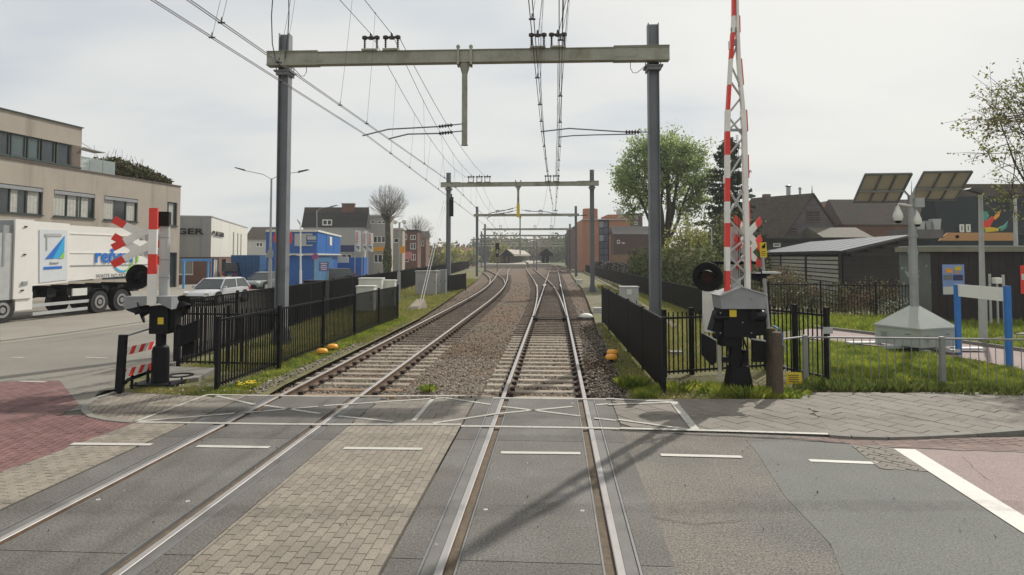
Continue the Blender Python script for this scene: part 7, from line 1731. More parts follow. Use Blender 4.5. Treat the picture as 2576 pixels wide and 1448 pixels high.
for px, py, sc in ((2259, 545, 1.0), (2308, 556, .85)):
    q = V(px, py, cy_ - .1); b = MB(); b.lathe((q.x, q.y, q.z), [(.02, -.16 * sc), (.10 * sc, -.12 * sc), (.135 * sc, -.02), (.12 * sc, .08 * sc), (.07 * sc, .2 * sc), (.05 * sc, .28 * sc), (.01, .3 * sc)], 16); dm = autosmooth(b.build('dome_camera', m_white, t))
    b = MB(); b.lathe((q.x, q.y, q.z), [(.01, -.20 * sc), (.06 * sc, -.185 * sc), (.095 * sc, -.125 * sc)], 14); b.build('dark_dome', m_blackm, dm)
    b = MB(); b.path([q + Vector((0, 0, .27 * sc)), q + Vector((0.02 if px < 2285 else -.02, 0, .36 * sc)), Vector((cx_ - (.06 if px < 2285 else -.06), cy_ - .08, q.z + .3 * sc))], .03, 8); b.build('camera_arm', m_white, dm)

# ---- blue and white frame sign
pL, pR_ = G(2412, 893, -.05), G(2540, 928, -.05); t = thing('blank_sign', 'blank white sign board between two blue posts on the grass', 'sign', (pL[0], pL[1], -.05))
m_bp = M('sign_post_blue', (0.03, 0.17, 0.50), .45, var=.12, scale=3)
for (x, y), yt in ((pL, 716), (pR_, 720)): b = MB(); z_ = V(2400, yt, y).z; b.beam((x, y, -.08), (x, y, z_), .12, .10); b.build('post', m_bp, t)
zt_, zb_ = V(2403, 715, pL[1]).z, V(2403, 742, pL[1]).z; a, c = Vector((pL[0], pL[1], 0)), Vector((pR_[0], pR_[1], 0)); u_ = (c - a).normalized()
b = MB(); b.ext([a + u_ * .06 + Vector((0, -.02, zb_ - .04)), c - u_ * .06 + Vector((0, -.02, zb_ - .04)), c - u_ * .06 + Vector((0, -.02, zt_)), a + u_ * .06 + Vector((0, -.02, zt_))], (.0, .05, 0)); b.build('board', M('bright_sign_white', (0.86, 0.85, 0.80), .5, var=.03), t)
b = MB(); b.beam(a + u_ * .05 + Vector((0, -.01, .30)), c - u_ * .05 + Vector((0, -.01, .30)), .04, .03); 

# ---- lamp post right
q = G(2474, 857, -.05); top = V(2448, 490, q[1]); lamp('pale lamp post standing behind the blank sign, head to the left', (q[0], q[1], -.05), (q[0] + .05, q[1], top.z), ((q[0] - .42, q[1] - .1, top.z + .1),), .085, mat=m_lgrey, hl=.55, hw=.2)
q = V(1790, 640, 44); lamp('small lamp post in front of the yellow-green bush', (q.x, 44, 0), V(1790, 572, 44), (V(1780, 566, 44),), .06, mat=m_lgrey, hl=.5)
q = V(2553, 600, 30); lamp('white post partly behind the budding branches at the right edge', (q.x, 30, 0), V(2553, 500, 30), (V(2560, 492, 30),), .10, mat=m_lgrey, hl=.3)

# ---- pink path with kerb, right yard
up_ = [(2020, 822), (2082, 827), (2219, 843), (2400, 858), (2575, 882), (2760, 915)]; lo_ = [(2760, 985), (2575, 931), (2450, 905), (2219, 872), (2082, 858), (2020, 850)]
poly_sheet('pink_path', [G(*p, -.03) for p in up_] + [G(*p, -.03) for p in lo_], -0.03, m_pink)
curb('path_kerb', up_, .12, .06, m_kerb, z0=-.06)
poly_sheet('side_pavement', [G(2400, 812), G(2800, 815), G(2800, 850), G(2560, 838), G(2400, 826)], -0.035, M('pale_pavement', (0, 0, 0)))

# ---- dark flat building with posters
m_dkw = M('dark_brown_planks', (0.028, 0.022, 0.022), .75, var=.2, scale=2)
m_graf = M('grey_green_wall_with_paint_marks', (0.135, 0.15, 0.135), .85, var=.15, scale=1.2, col2=(0.30, 0.33, 0.32), c2scale=2.2, c2lo=.60, c2hi=.64)
FBx, FBy = V(2342, 700, 26).x, 26.0; zf = V(2342, 634, FBy).z; zf2 = V(2342, 621, FBy).z
t = thing('flat_roofed_kiosk', 'dark flat roofed building with posters and a pale fascia at the right edge', 'building', (FBx, FBy, 0))
b = MB(); b.add([(FBx, FBy, -.05), (FBx + 14, FBy, -.05), (FBx + 14, FBy, zf), (FBx, FBy, zf)], [(0, 1, 2, 3)]); b.build('front_wall', m_dkw, t)
for k in range(46):
    b = MB(); b.box((FBx + .15 + k * .3, FBy - .012, zf / 2), (.285, .022, zf - .02)); b.build('plank', m_dkw, t)
b = MB(); b.add([(FBx, FBy, -.05), (FBx, FBy + 2.1, -.05), (FBx, FBy + 2.1, zf), (FBx, FBy, zf)], [(0, 1, 2, 3)]); b.build('side_wall', m_graf, t)
b = MB(); b.box((FBx + 6.95, FBy + 1.0, (zf + zf2) / 2), (14.2, 2.3, zf2 - zf)); b.build('fascia', m_cream if False else M('mossy_fascia', (0.22, 0.21, 0.16), .8, var=.15, scale=1.5), t)
b = MB(); b.box((FBx + 7, FBy + 1.0, zf2 + .02), (14.1, 2.1, .03)); b.build('roof', m_lgrey, t)
v = lambda x, y: V(x, y, FBy - .05)
def panel(nm, x0, y0, x1, y1, mat, par, o=0.0, Y=None):
    YY = (Y or FBy - .05) - o; p_, q_ = V(x0, y1, YY), V(x1, y0, YY); b = MB(); b.box(((p_.x + q_.x) / 2, YY, (p_.z + q_.z) / 2), (q_.x - p_.x, .012, q_.z - p_.z)); return b.build(nm, mat, par)
po = thing('wall_poster', 'blue children poster on the dark wall left of the lamp post', 'poster', tuple(v(2398, 704)))
panel('sheet', 2372, 666, 2425, 742, M('poster_sky', (0.22, 0.32, 0.60), .5, var=.1), po); panel('yellow_patch', 2402, 671, 2418, 681, m_yel, po, .012); panel('orange_patch', 2379, 676, 2396, 687, m_orange, po, .012); panel('navy_patch', 2398, 692, 2422, 706, M('navy_board', (0, 0, 0)), po, .012); panel('grey_patch', 2374, 692, 2395, 704, m_gpole, po, .012); panel('pale_band', 2373, 722, 2424, 741, m_cream, po, .012); panel('pale_face_patch', 2404, 682, 2413, 690, M('skin_tone_print', (0.5, 0.3, 0.2), .6), po, .014)
po = thing('wall_poster', 'red poster cut off by the right edge of the picture', 'poster', tuple(v(2572, 704))); panel('sheet', 2568, 668, 2600, 740, m_red, po); panel('pale_band', 2570, 690, 2598, 705, m_cream, po, .012)
for x, y0, y1, lab in ((2493, 690, 806, 'left thin white pole before the dark building'), (2527, 692, 806, 'right thin white pole before the dark building')):
    a, c = V(x, y1, 24.5), V(x + 2, y0, 24.5); b = MB(); b.tube((a.x, 24.5, -.05), (a.x, 24.5, c.z), .045, n=8); tag(b.build('thin_pole', m_lgrey, org=(a.x, 24.5, -.05)), lab, 'pole')
a, c = V(2511, 806, 24.4), V(2509, 712, 24.4); t = thing('globe_post', 'short post with a white globe lamp before the dark building', 'post lamp', (a.x, 24.4, -.05)); b = MB(); b.tube((a.x, 24.4, -.05), (a.x, 24.4, c.z), .035, n=8); b.build('post', m_lgrey, t); b = MB(); b.box((a.x, 24.4, c.z + .08), (.24, .2, .22)); b.build('globe', m_white, t)

# ---- slatted shed with sheet roof
m_slat = M('grey_slat_wood', (0.36, 0.345, 0.30), .85, var=.2, scale=2, fine=.15, objr=.15); m_slatd = M('dark_slat_wood', (0.035, 0.03, 0.028), .85, var=.2, scale=2, objr=.2); m_sheet = M('corrugated_grey_sheet', (0.13, 0.138, 0.15), .8, metal=.0, var=.1, scale=1, objr=.06)
S0 = V(2117, 633, 34); S1 = V(1917, 638, 52); S2 = V(2283, 593, 36.5); ze = S0.z; zr = S2.z
A0 = Vector((S0.x, 34, 0)); A1 = Vector((S1.x, 52, 0)); A2 = Vector((S2.x, 36.5, 0)); A3 = A2 + (A1 - A0)
t = thing('slatted_shed', 'long shed of grey and dark boards under a pale corrugated lean-to roof', 'shed', (A0.x, A0.y, 0))
b = MB(); b.add([A0, A1, A1 + Vector((0, 0, ze - .1)), A0 + Vector((0, 0, ze - .1)), A2, A2 + Vector((0, 0, zr - .1))], [(0, 1, 2, 3), (0, 4, 5, 3)]); b.build('backing_wall', m_blackm, t)
d1 = (A1 - A0).normalized(); n1 = Vector((-d1.y, d1.x, 0)); n1 = n1 if n1.y < 0 or n1.x < 0 else -n1
for k in range(11):
    z = .15 + k * (ze - .4) / 10.5; b = MB(); b.beam(A0 + d1 * .2 + n1 * .05 + Vector((0, 0, z)), A1 + n1 * .05 + Vector((0, 0, z)), .03, .17); b.build('slat', m_slat, t)
for f in (.0, .33, .66, 1.): b = MB(); q = A0.lerp(A1, f) + n1 * .09; b.beam(q, q + Vector((0, 0, ze - .12)), .13, .13); b.build('post', m_slatd, t)
d2 = (A2 - A0).normalized(); n2 = Vector((d2.y, -d2.x, 0))
for k in range(17):
    z = .12 + k * .215; f0 = 0 if z < ze - .2 else (z - ze + .25) / (zr - ze); 
    if f0 > .9: break
    b = MB(); b.beam(A0.lerp(A2, max(.01, f0)) + n2 * .04 + Vector((0, 0, z)), A2 + n2 * .04 + Vector((0, 0, z)), .03, .20); b.build('dark_slat', m_slatd, t)
for k in range(18):
    f0, f1 = k / 18, (k + 1) / 18 - .004; P_ = lambda a, c, f, z: a.lerp(c, f) + Vector((0, 0, z)); o2 = Vector((0, 0, .008 * (k % 2)))
    b = MB(); ov = n2 * .25 if k == 0 else Vector((0, 0, 0)); e1 = n1 * .2
    b.ext([P_(A0, A1, f0, ze) + e1 + ov + o2, P_(A0, A1, f1, ze) + e1 + o2, P_(A2, A3, f1, zr) + o2, P_(A2, A3, f0, zr) + ov + o2], (0, 0, .04)); b.build('roof_sheet', m_sheet, t)
b = MB(); b.beam(A0 + n1 * .22 + Vector((0, 0, ze - .06)), A1 + n1 * .22 + Vector((0, 0, ze - .06)), .05, .16); b.beam(A0 + n2 * .28 + Vector((0, 0, ze - .07)), A2 + n2 * .28 + Vector((0, 0, zr - .07)), .05, .12); b.build('barge_board', m_slatd, t)
# flat dark roof band behind the shed
house('low dark green flat building behind the slatted shed', 1925, 2350, 58, 2, V(2000, 606, 58).z, 0, M('dark_green_boards', (0.025, 0.035, 0.032), .8), M('black_felt', (0.02, 0.021, 0.022), .8), flat=True, wins=((1945, 612, 1965, 622, 1),))
# ---- barn with gable
def gable(label, xl, xr2, xa, yl, ya, Y, dep, wall, roof, zb=0, lean=(-1, 1), planks=0, wins=(), name='barn', cat='barn', wmat=None):
    """gable end facing us: eave columns xl,xr2 at row yl, apex xa, ya; the roof runs back dep metres along lean"""
    a, c, p_ = V(xl, yl, Y), V(xr2, yl, Y), V(xa, ya, Y); bk = Vector((lean[0], lean[1], 0)).normalized() * dep
    t = thing(name, label, cat, (a.x, Y, zb)); g = [Vector((a.x, Y, zb)), Vector((c.x, Y, zb)), Vector((c.x, Y, c.z)), Vector((p_.x, Y, p_.z)), Vector((a.x, Y, a.z))]
    b = MB(); b.add(g + [q + bk for q in g], [(0, 1, 2, 3, 4), (9, 8, 7, 6, 5), (0, 4, 9, 5), (1, 6, 7, 2)]); b.build('wall', wall, t)
    e = Vector((0, -.25, 0)); 
    for s, (u, w) in enumerate(((a, p_), (c, p_))):
        d_ = (Vector(u) - Vector(w)).normalized() * .3; b = MB(); b.ext([Vector(w) + e + Vector((0, 0, .05)), Vector(u) + d_ + e + Vector((0, 0, .05)), Vector(u) + d_ + bk + Vector((0, 0, .05)), Vector(w) + bk + Vector((0, 0, .05))], (0, 0, .12)); rf = b.build('roof_slope', roof, t)
    if planks:
        zz0 = zb + .1; n = int((p_.z - zb) / .24)
        for k in range(n):
            z = zz0 + k * .24; 
            if z < a.z: l_x, r_x = a.x, c.x
            else: f = (z - a.z) / (p_.z - a.z); l_x, r_x = a.x + (p_.x - a.x) * f, c.x + (p_.x - c.x) * f
            if r_x - l_x < .4: break
            b = MB(); b.box(((l_x + r_x) / 2, Y - .03, z), (r_x - l_x - .1, .04, .21), rx=.08); b.build('plank', wmat or wall, t)
    for w in wins:
        u, z1 = V(w[0], w[1], Y).x, V(w[0], w[1], Y).z; e2, z0 = V(w[2], w[3], Y).x, V(w[2], w[3], Y).z; window(t, (0, Y - .2), (1, 0), (0, 1), (u, e2, z0, z1), w[4], sill=False, mat_f=m_brickr, bar=.1)
    return t
m_barn = M('weathered_grey_brown_boards', (0.17, 0.155, 0.15), .9, var=.2, scale=1.5, objr=.12)
bt = gable('weathered board barn with a steep dark roof and flue pipes', 1972, 2118, 2045, 598, 491, 66, 7, m_barn, M('mossy_brown_tiles', (0.075, 0.06, 0.05), .9, var=.25, scale=1.5, fine=.4, fscale=6), lean=(-.75, 1), planks=1, wins=((2026, 530, 2062, 562, 2), (1988, 572, 2006, 592, 1)))
for x, y0, y1, r_, lab in ((1984, 520, 472, .22, 'thick grey metal flue pipe on the barn roof'), (2013, 514, 478, .12, 'thin pale flue pipe on the barn roof')):
    a, c = V(x, y0, 70), V(x, y1, 70); b = MB(); b.tube((a.x, 70, a.z - 1.2), (a.x, 70, c.z), r_, n=12); b.lathe((a.x, 70, c.z), [(r_ * .8, 0), (r_ * 1.6, .12), (r_ * 1.5, .16), (r_ * .3, .3)], 12); tag(autosmooth(b.build('flue_pipe', m_galv, org=(a.x, 70, a.z))), lab, 'flue')
a = V(2043, 489, 65.7); b = MB(); b.tube(a, a + Vector((0, 0, .9)), .07, .01, n=6); b.build('finial', m_blackm, bt).location = a - Vector(OFF[bt.name]) - a + Vector(OFF[bt.name])
ch = thing('brick_house', 'brick house with a stepped chimney left of the barn', 'house', (V(1925, 600, 76).x, 76, 0))
b = MB(); x0, x1 = V(1905, 600, 76).x, V(1985, 600, 76).x; z0, z1 = V(1925, 588, 76).z, V(1925, 522, 76).z
b.ext([(x0, 76, 0), (x1, 76, 0), (x1, 76, z0), ((x0 + x1) / 2 - .6, 76, z1), (x0, 76, z0)], (0, 7, 0)); b.build('wall', m_brickr, ch)
b = MB(); q = V(1927, 510, 76); b.box((q.x - .3, 76.5, q.z - .5), (1.0, .7, 2.0)); b.box((q.x + .25, 76.5, q.z + .1), (.75, .7, 1.8)); b.build('chimney', m_brickr, ch)
house('tiled roof sloping behind the slatted shed', 2075, 2190, 62, 6, V(2100, 598, 62).z, V(2100, 573, 65).z, m_dkw, M('patterned_pantiles', (0.12, 0.105, 0.08), .85, var=.2, scale=3, fine=.25, fscale=12))
house('long dark tiled roof behind the solar camera unit', 2125, 2420, 72, 6, V(2100, 566, 72).z, V(2100, 508, 78).z, m_brickr, m_tile)
house('ochre and grey block far behind the roofs', 2092, 2146, 120, 10, V(2100, 508, 120).z, 0, M('ochre_brick', (0.27, 0.16, 0.09), .9), m_gpole, flat=True, wins=((2100, 525, 2108, 534, 1), (2120, 525, 2130, 534, 1)))
house('plain red block far behind the roofs', 2147, 2206, 118, 10, V(2100, 514, 118).z, 0, M('red_block', (0.24, 0.07, 0.06), .9), m_gpole, flat=True, wins=((2150, 520, 2156, 530, 1),))
house('large dark gambrel roof behind the kiosk at the right edge', 2375, 2680, 50, 3, V(2400, 590, 50).z, V(2400, 478, 56).z, M('blackish_green_wall', (0.02, 0.028, 0.03), .8), (MATS.get('blackish_green_wall') or M('blackish_green_wall', (0.02, 0.028, 0.03), .8), m_tile), wins=((2410, 565, 2422, 585, 1), (2426, 565, 2438, 585, 1)), ridge_in=-1)
# terrace with pots, orange strip, painted figure
t = thing('orange_fascia_board', 'long pale orange board with two small knobs above the dark kiosk', 'board', tuple(V(2455, 597, 40)))
a, c = V(2362, 606, 40), V(2555, 586, 40); b = MB(); b.ext([(a.x, 40, a.z), (c.x, 40, a.z), (c.x, 40, c.z), (a.x + .55, 40, c.z)], (0, .1, 0)); b.build('board', M('pale_orange_board', (0.50, 0.27, 0.12), .6, var=.08), t)
for x in (2408, 2466): b = MB(); b.disc(V(x, 596, 39.98), (0, -1, 0), .1, .05, 10); b.build('knob', m_blackm, t)
t = thing('painted_cutout', 'flat cut-out of teal, red and yellow shapes standing above the orange board', 'cut-out', tuple(V(2480, 560, 40.2)))
def shape(nm, pts, mat): b = MB(); b.ext([V(x, y, 40.2) for x, y in pts], (0, .05, 0)); b.build(nm, mat, t)
m_teal = M('teal_board', (0.08, 0.32, 0.26), .6)
shape('teal_shape', [(2462, 540), (2470, 531), (2484, 533), (2489, 545), (2481, 556), (2470, 554)], m_teal)
shape('red_shape', [(2466, 574), (2470, 556), (2484, 556), (2496, 545), (2502, 551), (2490, 572)], m_red)
shape('ochre_arm', [(2500, 548), (2512, 534), (2518, 530), (2514, 545), (2504, 554)], m_orange)
shape('yellow_shape', [(2470, 574), (2494, 572), (2512, 575), (2512, 582), (2482, 585)], m_yel)
shape('teal_leg', [(2512, 574), (2526, 568), (2536, 557), (2532, 574), (2520, 582)], m_teal); shape('teal_base', [(2464, 574), (2478, 576), (2480, 588), (2466, 588)], m_teal)
t = thing('roof_terrace', 'grey roof terrace wall with planters behind the camera pole', 'terrace', tuple(V(2340, 590, 38)))
a, c = V(2285, 600, 38), V(2373, 578, 38); b = MB(); b.box(((a.x + c.x) / 2, 39, (a.z + c.z) / 2), (c.x - a.x, 2, c.z - a.z)); b.build('wall', M('terrace_grey', (0.15, 0.14, 0.135), .85, var=.15), t)
for x, w, h_, m_ in ((2322, 12, 20, m_lgrey), (2336, 14, 22, m_mgrey), (2358, 22, 27, m_lgrey)):
    p_ = V(x, 578, 38.3); W_ = w / FPX * 38; H_ = h_ / FPX * 38; b = MB(); b.ext([(p_.x - W_ * .35, 38.3, p_.z), (p_.x + W_ * .35, 38.3, p_.z), (p_.x + W_ / 2, 38.3, p_.z + H_), (p_.x - W_ / 2, 38.3, p_.z + H_)], (0, .4, 0)); b.build('planter', m_, t)

# ---- orange brick office block and neighbours
t = thing('office_block', 'orange brick office block with a round tower and a glass stair strip', 'building', (V(1500, 640, 112).x, 112, 0))
P = lambda x, y, Y=112: V(x, y, Y)
xa, xb, xc, xd = P(1462, 0).x, P(1503, 0).x, P(1529, 0).x, P(1580, 0).x
z_m = P(1500, 553).z
b = MB(); b.box(((xa + xb) / 2, 118, z_m / 2), (xb - xa, 12, z_m)); b.box(((xc + xd) / 2, 118, z_m / 2 + .15), (xd - xc, 12, z_m + .3)); b.box(((xb + xd) / 2 + .2, 119, P(1520, 538).z / 2), (xd - xb - 3.5, 9, P(1520, 538).z)); b.build('wall', m_obrick, t)
q = P(1488, 525, 114); b = MB(); b.lathe((q.x, 116, 0), [(1.35, 0), (1.35, q.z), (1.2, q.z + .1)], 20); autosmooth(b.build('tower', m_obrick, t))
h = (xb, xc, .5, z_m - .1); b = MB(); b.add([(xb, 112.4, 0), (xc, 112.4, 0), (xc, 112.4, z_m), (xb, 112.4, z_m)], [(0, 1, 2, 3)]); b.build('dark_recess', m_blackm, t)
for k in range(7):
    z0, z1 = .5 + (z_m - .7) * k / 7, .5 + (z_m - .7) * (k + 1) / 7 - .12
    for j in range(2): x0, x1 = xb + .1 + (xc - xb - .2) * j / 2, xb + .1 + (xc - xb - .2) * (j + 1) / 2 - .06; b = MB(); b.box(((x0 + x1) / 2, 112.3, (z0 + z1) / 2), (x1 - x0, .06, z1 - z0)); b.build('pane', M('blue_grey_glass', (0.09, 0.10, 0.13), .15, var=.3, scale=.3) if (k, j) not in ((6, 0), (4, 0)) else m_mgrey, t)
b = MB(); b.box(((xa + xd) / 2, 111.9, z_m), (xd - xa + .2, .3, .15)); b.build('ledge', m_lgrey, t)
# long side wings beyond, towards the station
for k, (x0, x1, Y, yt, m_, lab) in enumerate(((1447, 1463, 135, 572, m_brickr, 'brown brick wing left of the orange block'), (1438, 1450, 165, 585, m_vbrick, 'dark wing at the far right end of the beams'))):
    house(lab, x0, x1, Y, 20, V(1450, yt, Y).z, 0, m_, m_gpole, flat=True, wins=tuple((x0 + 2, yt + 8 + 14 * j, x1 - 3, yt + 15 + 14 * j, 2) for j in range(3)))
house('purple brown tower block with pale windows', 1578, 1617, 135, 12, V(1600, 540, 135).z, 0, m_vbrick, m_slate, flat=True, wins=((1585, 545, 1590, 552, 1), (1596, 543, 1604, 552, 1), (1596, 558, 1604, 566, 1)))
house('low brown brick hall with a rounded dark roof', 1546, 1650, 96, 4, V(1600, 590, 96).z, V(1600, 573, 102).z, m_vbrick, m_slate, wins=((1552, 604, 1560, 614, 1), (1564, 610, 1572, 614, 1)), ridge_in=-1)
boxthing('rooftop_mast_box', 'pale boxy mast on the roof right of the orange block', 'mast', V(1557, 543, 120), (.9, .9, 2.2), m_lgrey)
boxthing('garden_wall', 'low sandy brick wall behind the parked bicycles', 'wall', (V(1590, 655, 80).x, 80, 1.4), (5, .3, 2.8), M('sandy_brick', (0.27, 0.18, 0.12), .9, var=.12))
# bicycles: far off mass
def bike(b, x, y, rz, s=1.0, z0=0.0):
    c, sn = math.cos(rz), math.sin(rz); Q = lambda u, z, w=0: (x + c * u * s - sn * w, y + sn * u * s + c * w, z * s + z0)
    for u in (-.52, .52):
        n = 10; pts = [Q(u + .34 * math.cos(2 * PI * i / n), .34 + .34 * math.sin(2 * PI * i / n)) for i in range(n + 1)]; b.path(pts, .022, 3)
    for p_, q_ in (((-.52, .34), (-.1, .34)), ((-.1, .34), (.35, .85)), ((-.1, .34), (-.22, .88)), ((-.52, .34), (-.2, .8)), ((.35, .85), (.52, .34)), ((-.2, .8), (.33, .8)), ((.35, .85), (.3, 1.02))): b.tube(Q(*p_), Q(*q_), .022, n=4)
    b.box(Q(-.24, .92), (.24, .1, .06), rz=rz); b.tube(Q(.28, 1.02, -.25), Q(.28, 1.02, .25), .018, n=4)
for k, (m_, lab) in enumerate(((m_blackm, 'mass of dark parked bicycles beyond the long right fence'), (m_mgrey, 'mass of grey parked bicycles beyond the long right fence'), (m_brickr, 'a few red parked bicycles among the dark ones'))):
    b = MB()
    for i in range((150, 80, 40)[k]): y = random.uniform(60, 104); bike(b, 10.4 + (y - 56) * .045 + random.uniform(.2, 2.6), y, random.uniform(-.4, .4) + random.choice((0, PI)), z0=random.choice((0, .75, .8)))
    o = b.build('bicycles', m_, None, kind='stuff'); o['label'] = lab

# ---- trees and bushes, right
q = V(1692, 700, 60)
tree('broad chestnut in fresh green leaf behind the nearest right mast', (q.x, 60, -.1), (V(1668, 460, 60).x, 60, V(1668, 462, 60).z), (4.7, 4.2, 4.7), .42, m_lf_ch, 19000, .13, n1=11, n2=9, n3=9, fork=.42, name='chestnut_tree', twig=.03, lsc=.33)
q = V(1838, 700, 58); t = thing('conifer_tree', 'tall dark conifer behind the raised lattice boom', 'tree', (q.x, 58, 0)); zt_ = V(1838, 348, 58).z
b = MB(); b.tube((q.x, 58, 0), (q.x, 58, zt_), .28, .04, n=8); b.build('trunk', m_bark, t); b = MB(); P = []
for i in range(120):
    f = (i + .5) / 120; z = 1.5 + (zt_ - 1.5) * f; r_ = (3.9 * (1 - f) ** .75 + .15) * random.uniform(.5, 1.2); a = i * 2.4 + random.random(); e = Vector((q.x + r_ * math.cos(a), 58 + r_ * math.sin(a), z - r_ * .12 + .25)); s_ = Vector((q.x, 58, z)); b.path([s_, s_.lerp(e, .5) - Vector((0, 0, .1)), e], .03, 3)
    k = int(40 + 110 * (1 - f)); tt = rng.random(k) ** .6; P.append(np.stack([s_.x + (e.x - s_.x) * tt + rng.normal(0, .16, k), s_.y + (e.y - s_.y) * tt + rng.normal(0, .16, k), s_.z + (e.z - s_.z) * tt - rng.random(k) * .25], 1))
b.build('branches', m_bark, t); leaf_quads('crown', np.concatenate(P), .17, m_lf_dk, t)
def bush(label, parts, mat, n, size, name='bush', cat='bush', stems=0, mat2=None, shell=.35, lump=.3):
    c0 = parts[0][0]; t = thing(name, label, cat, (c0[0], c0[1], 0)); vol = [p[1][0] * p[1][2] for p in parts]; P = [cloud(p[0], p[1], int(n * v_ / sum(vol)), shell, lump) for p, v_ in zip(parts, vol)]; P = np.concatenate(P); P = P[P[:, 2] > -.05]
    leaf_quads('foliage', P, size, mat, t)
    if stems:
        b = MB()
        for i in range(stems): p_ = parts[random.randrange(len(parts))]; e = Vector(p_[0]) + Vector((random.gauss(0, .5) * p_[1][0], random.gauss(0, .5) * p_[1][1], random.uniform(.2, 1.05) * p_[1][2])); b.path([(p_[0][0] + random.gauss(0, .2), p_[0][1], 0), Vector(p_[0]).lerp(e, .6), e], .02, 3)
        b.build('stems', m_bark, t)
    return t
X = lambda x, Y: V(x, 640, Y).x
bush('yellow-green willow bush left of the raised boom', [((X(1728, 46), 46, 2.6), (1.6, 1.4, 2.6)), ((X(1752, 46), 46, 2.2), (1.2, 1.2, 2.4)), ((X(1700, 46), 46, 1.8), (1.1, 1.2, 1.8))], m_lf_wl, 9000, .09, stems=60, cat='shrub')
bush('dark mixed evergreens under the conifer', [((X(1790, 50), 50, 2.4), (1.9, 1.5, 2.6)), ((X(1850, 50), 50, 2.0), (2.0, 1.5, 2.6)), ((X(1905, 50), 50, 1.5), (1.6, 1.5, 1.8)), ((X(1830, 52), 52, 4.2), (1.7, 1.3, 1.9))], m_lf_iv, 11000, .13, cat='shrub')
hp = []
for i in range(11): y = 37.5 + i * 1.8; hp.append(((11.35 - (y - 37.5) * .035, y, 1.55), (.95, 1.3, 1.75)))
bush('long dark ivy clad hedge behind the low right fence', hp, m_lf_iv, 16000, .10, name='ivy_hedge', cat='hedge', lump=.12)
bush('tangled brown brambles before the dark shed', [((10.6 + i * 1.15, 31.2 - i * .38 + random.random(), .45), (1.0, .8, random.uniform(.7, 1.15))) for i in range(9)], m_lf_bm, 9000, .055, name='bramble', cat='brambles', stems=160)
bush('white flowering bush against the black fence', [((X(2255, 27.6), 27.6, .45), (.9, .4, .55)), ((X(2300, 27.4), 27.4, .4), (.7, .4, .5))], M('white_blossom', (0.45, 0.47, 0.38), .8, island=.3), 900, .03, name='flowering_bush', cat='shrub')
bush('olive scrub behind the lattice boom base', [((X(1880, 38), 38, 1.0), (2.0, 1.4, 1.3)), ((X(1960, 36), 36, .9), (1.8, 1.2, 1.1)), ((X(1830, 40), 40, 1.1), (1.3, 1.2, 1.3))], m_lf_bm, 7000, .07, stems=40, cat='shrub')
tree('budding tree reaching in from the right edge', (X(2760, 17.5), 17.5, -.05), (X(2730, 17.5), 17.3, 5.5), (3.2, 2.6, 2.85), .13, m_lf_sp, 6500, .042, n1=13, n2=8, n3=7, fork=.30, name='budding_tree', twig=.008, up=.15)
# low shade of leaves before the dark roof
# ---- trees, left
def bare_tree(label, bx, Y, cx0, cy0, rpx, r0, nl, nt, fork):
    q = V(bx, 668, Y); c = V(cx0, cy0, Y); rad = rpx / FPX * Y; t = thing('bare_tree', label, 'tree', (q.x, Y, 0)); bark = M('pale_twigs', (0.27, 0.245, 0.21), .9, var=.1)
    fz = c.z - rad * .55; b = MB(); b.path([(q.x, Y, 0), (q.x + .1, Y, fz * .5), (q.x, Y, fz)], [r0 * 1.3, r0, r0 * .85], 8); b.build('trunk', m_bark, t)
    b = MB(); b2 = MB(); f = Vector((q.x, Y, fz))
    for i in range(nl):
        a = 6.28 * i / nl + random.random() * .4; el = random.uniform(.2, 1.3); d = Vector((math.cos(a) * math.cos(el), math.sin(a) * math.cos(el), math.sin(el)))
        s = f - Vector((0, 0, random.uniform(0, rad * .5))); e = s + d * rad * random.uniform(.35, .6); b.path([s, s.lerp(e, .5) + Vector((0, 0, -.1)), e], [r0 * .4, r0 * .3, r0 * .2], 5)
        for k in range(nt):
            s2 = s.lerp(e, random.uniform(.5, 1)); g = Vector((random.gauss(0, 1), random.gauss(0, 1), random.gauss(.25, .9))).normalized(); e2 = Vector(c) + Vector((g.x * rad, g.y * rad, g.z * rad)) * random.uniform(.8, 1.04)
            if (e2 - s2).dot(d) < 0: continue
            m = s2.lerp(e2, .5) + Vector((random.gauss(0, .05), random.gauss(0, .05), -.04)) * rad; b2.path([s2, m, e2], [.03, .018, .010], 3)
            for _ in range(3):
                s3 = m.lerp(e2, random.random()); e3 = s3 + ((e2 - s2).normalized() + Vector((random.gauss(0, .35), random.gauss(0, .35), random.gauss(0, .3)))).normalized() * rad * random.uniform(.15, .35)
                if (e3 - Vector(c)).length < rad * 1.07: b2.path([s3, e3], [.012, .007], 3)
    b.build('limbs', m_bark, t); b2.build('twigs', bark, t)
bare_tree('bare pollarded tree with a twiggy round crown before the shops', 974, 80, 977, 513, 51, .36, 11, 32, .55)
bare_tree('smaller bare tree right of the pollarded one', 1045, 108, 1052, 582, 42, .25, 9, 26, .5)
for k, (y, dx) in enumerate(((600, 26), (586, -24), (572, 20))):
    pass
b = MB(); q = V(974, 650, 79.9); P = cloud((q.x, 80, 2.0), (.55, .55, 2.2), 1500, .7, .1); o = leaf_quads('ivy', P, .13, m_lf_iv, None); tag(o, 'dark ivy wrapped round the trunk of the pollarded tree', 'ivy')
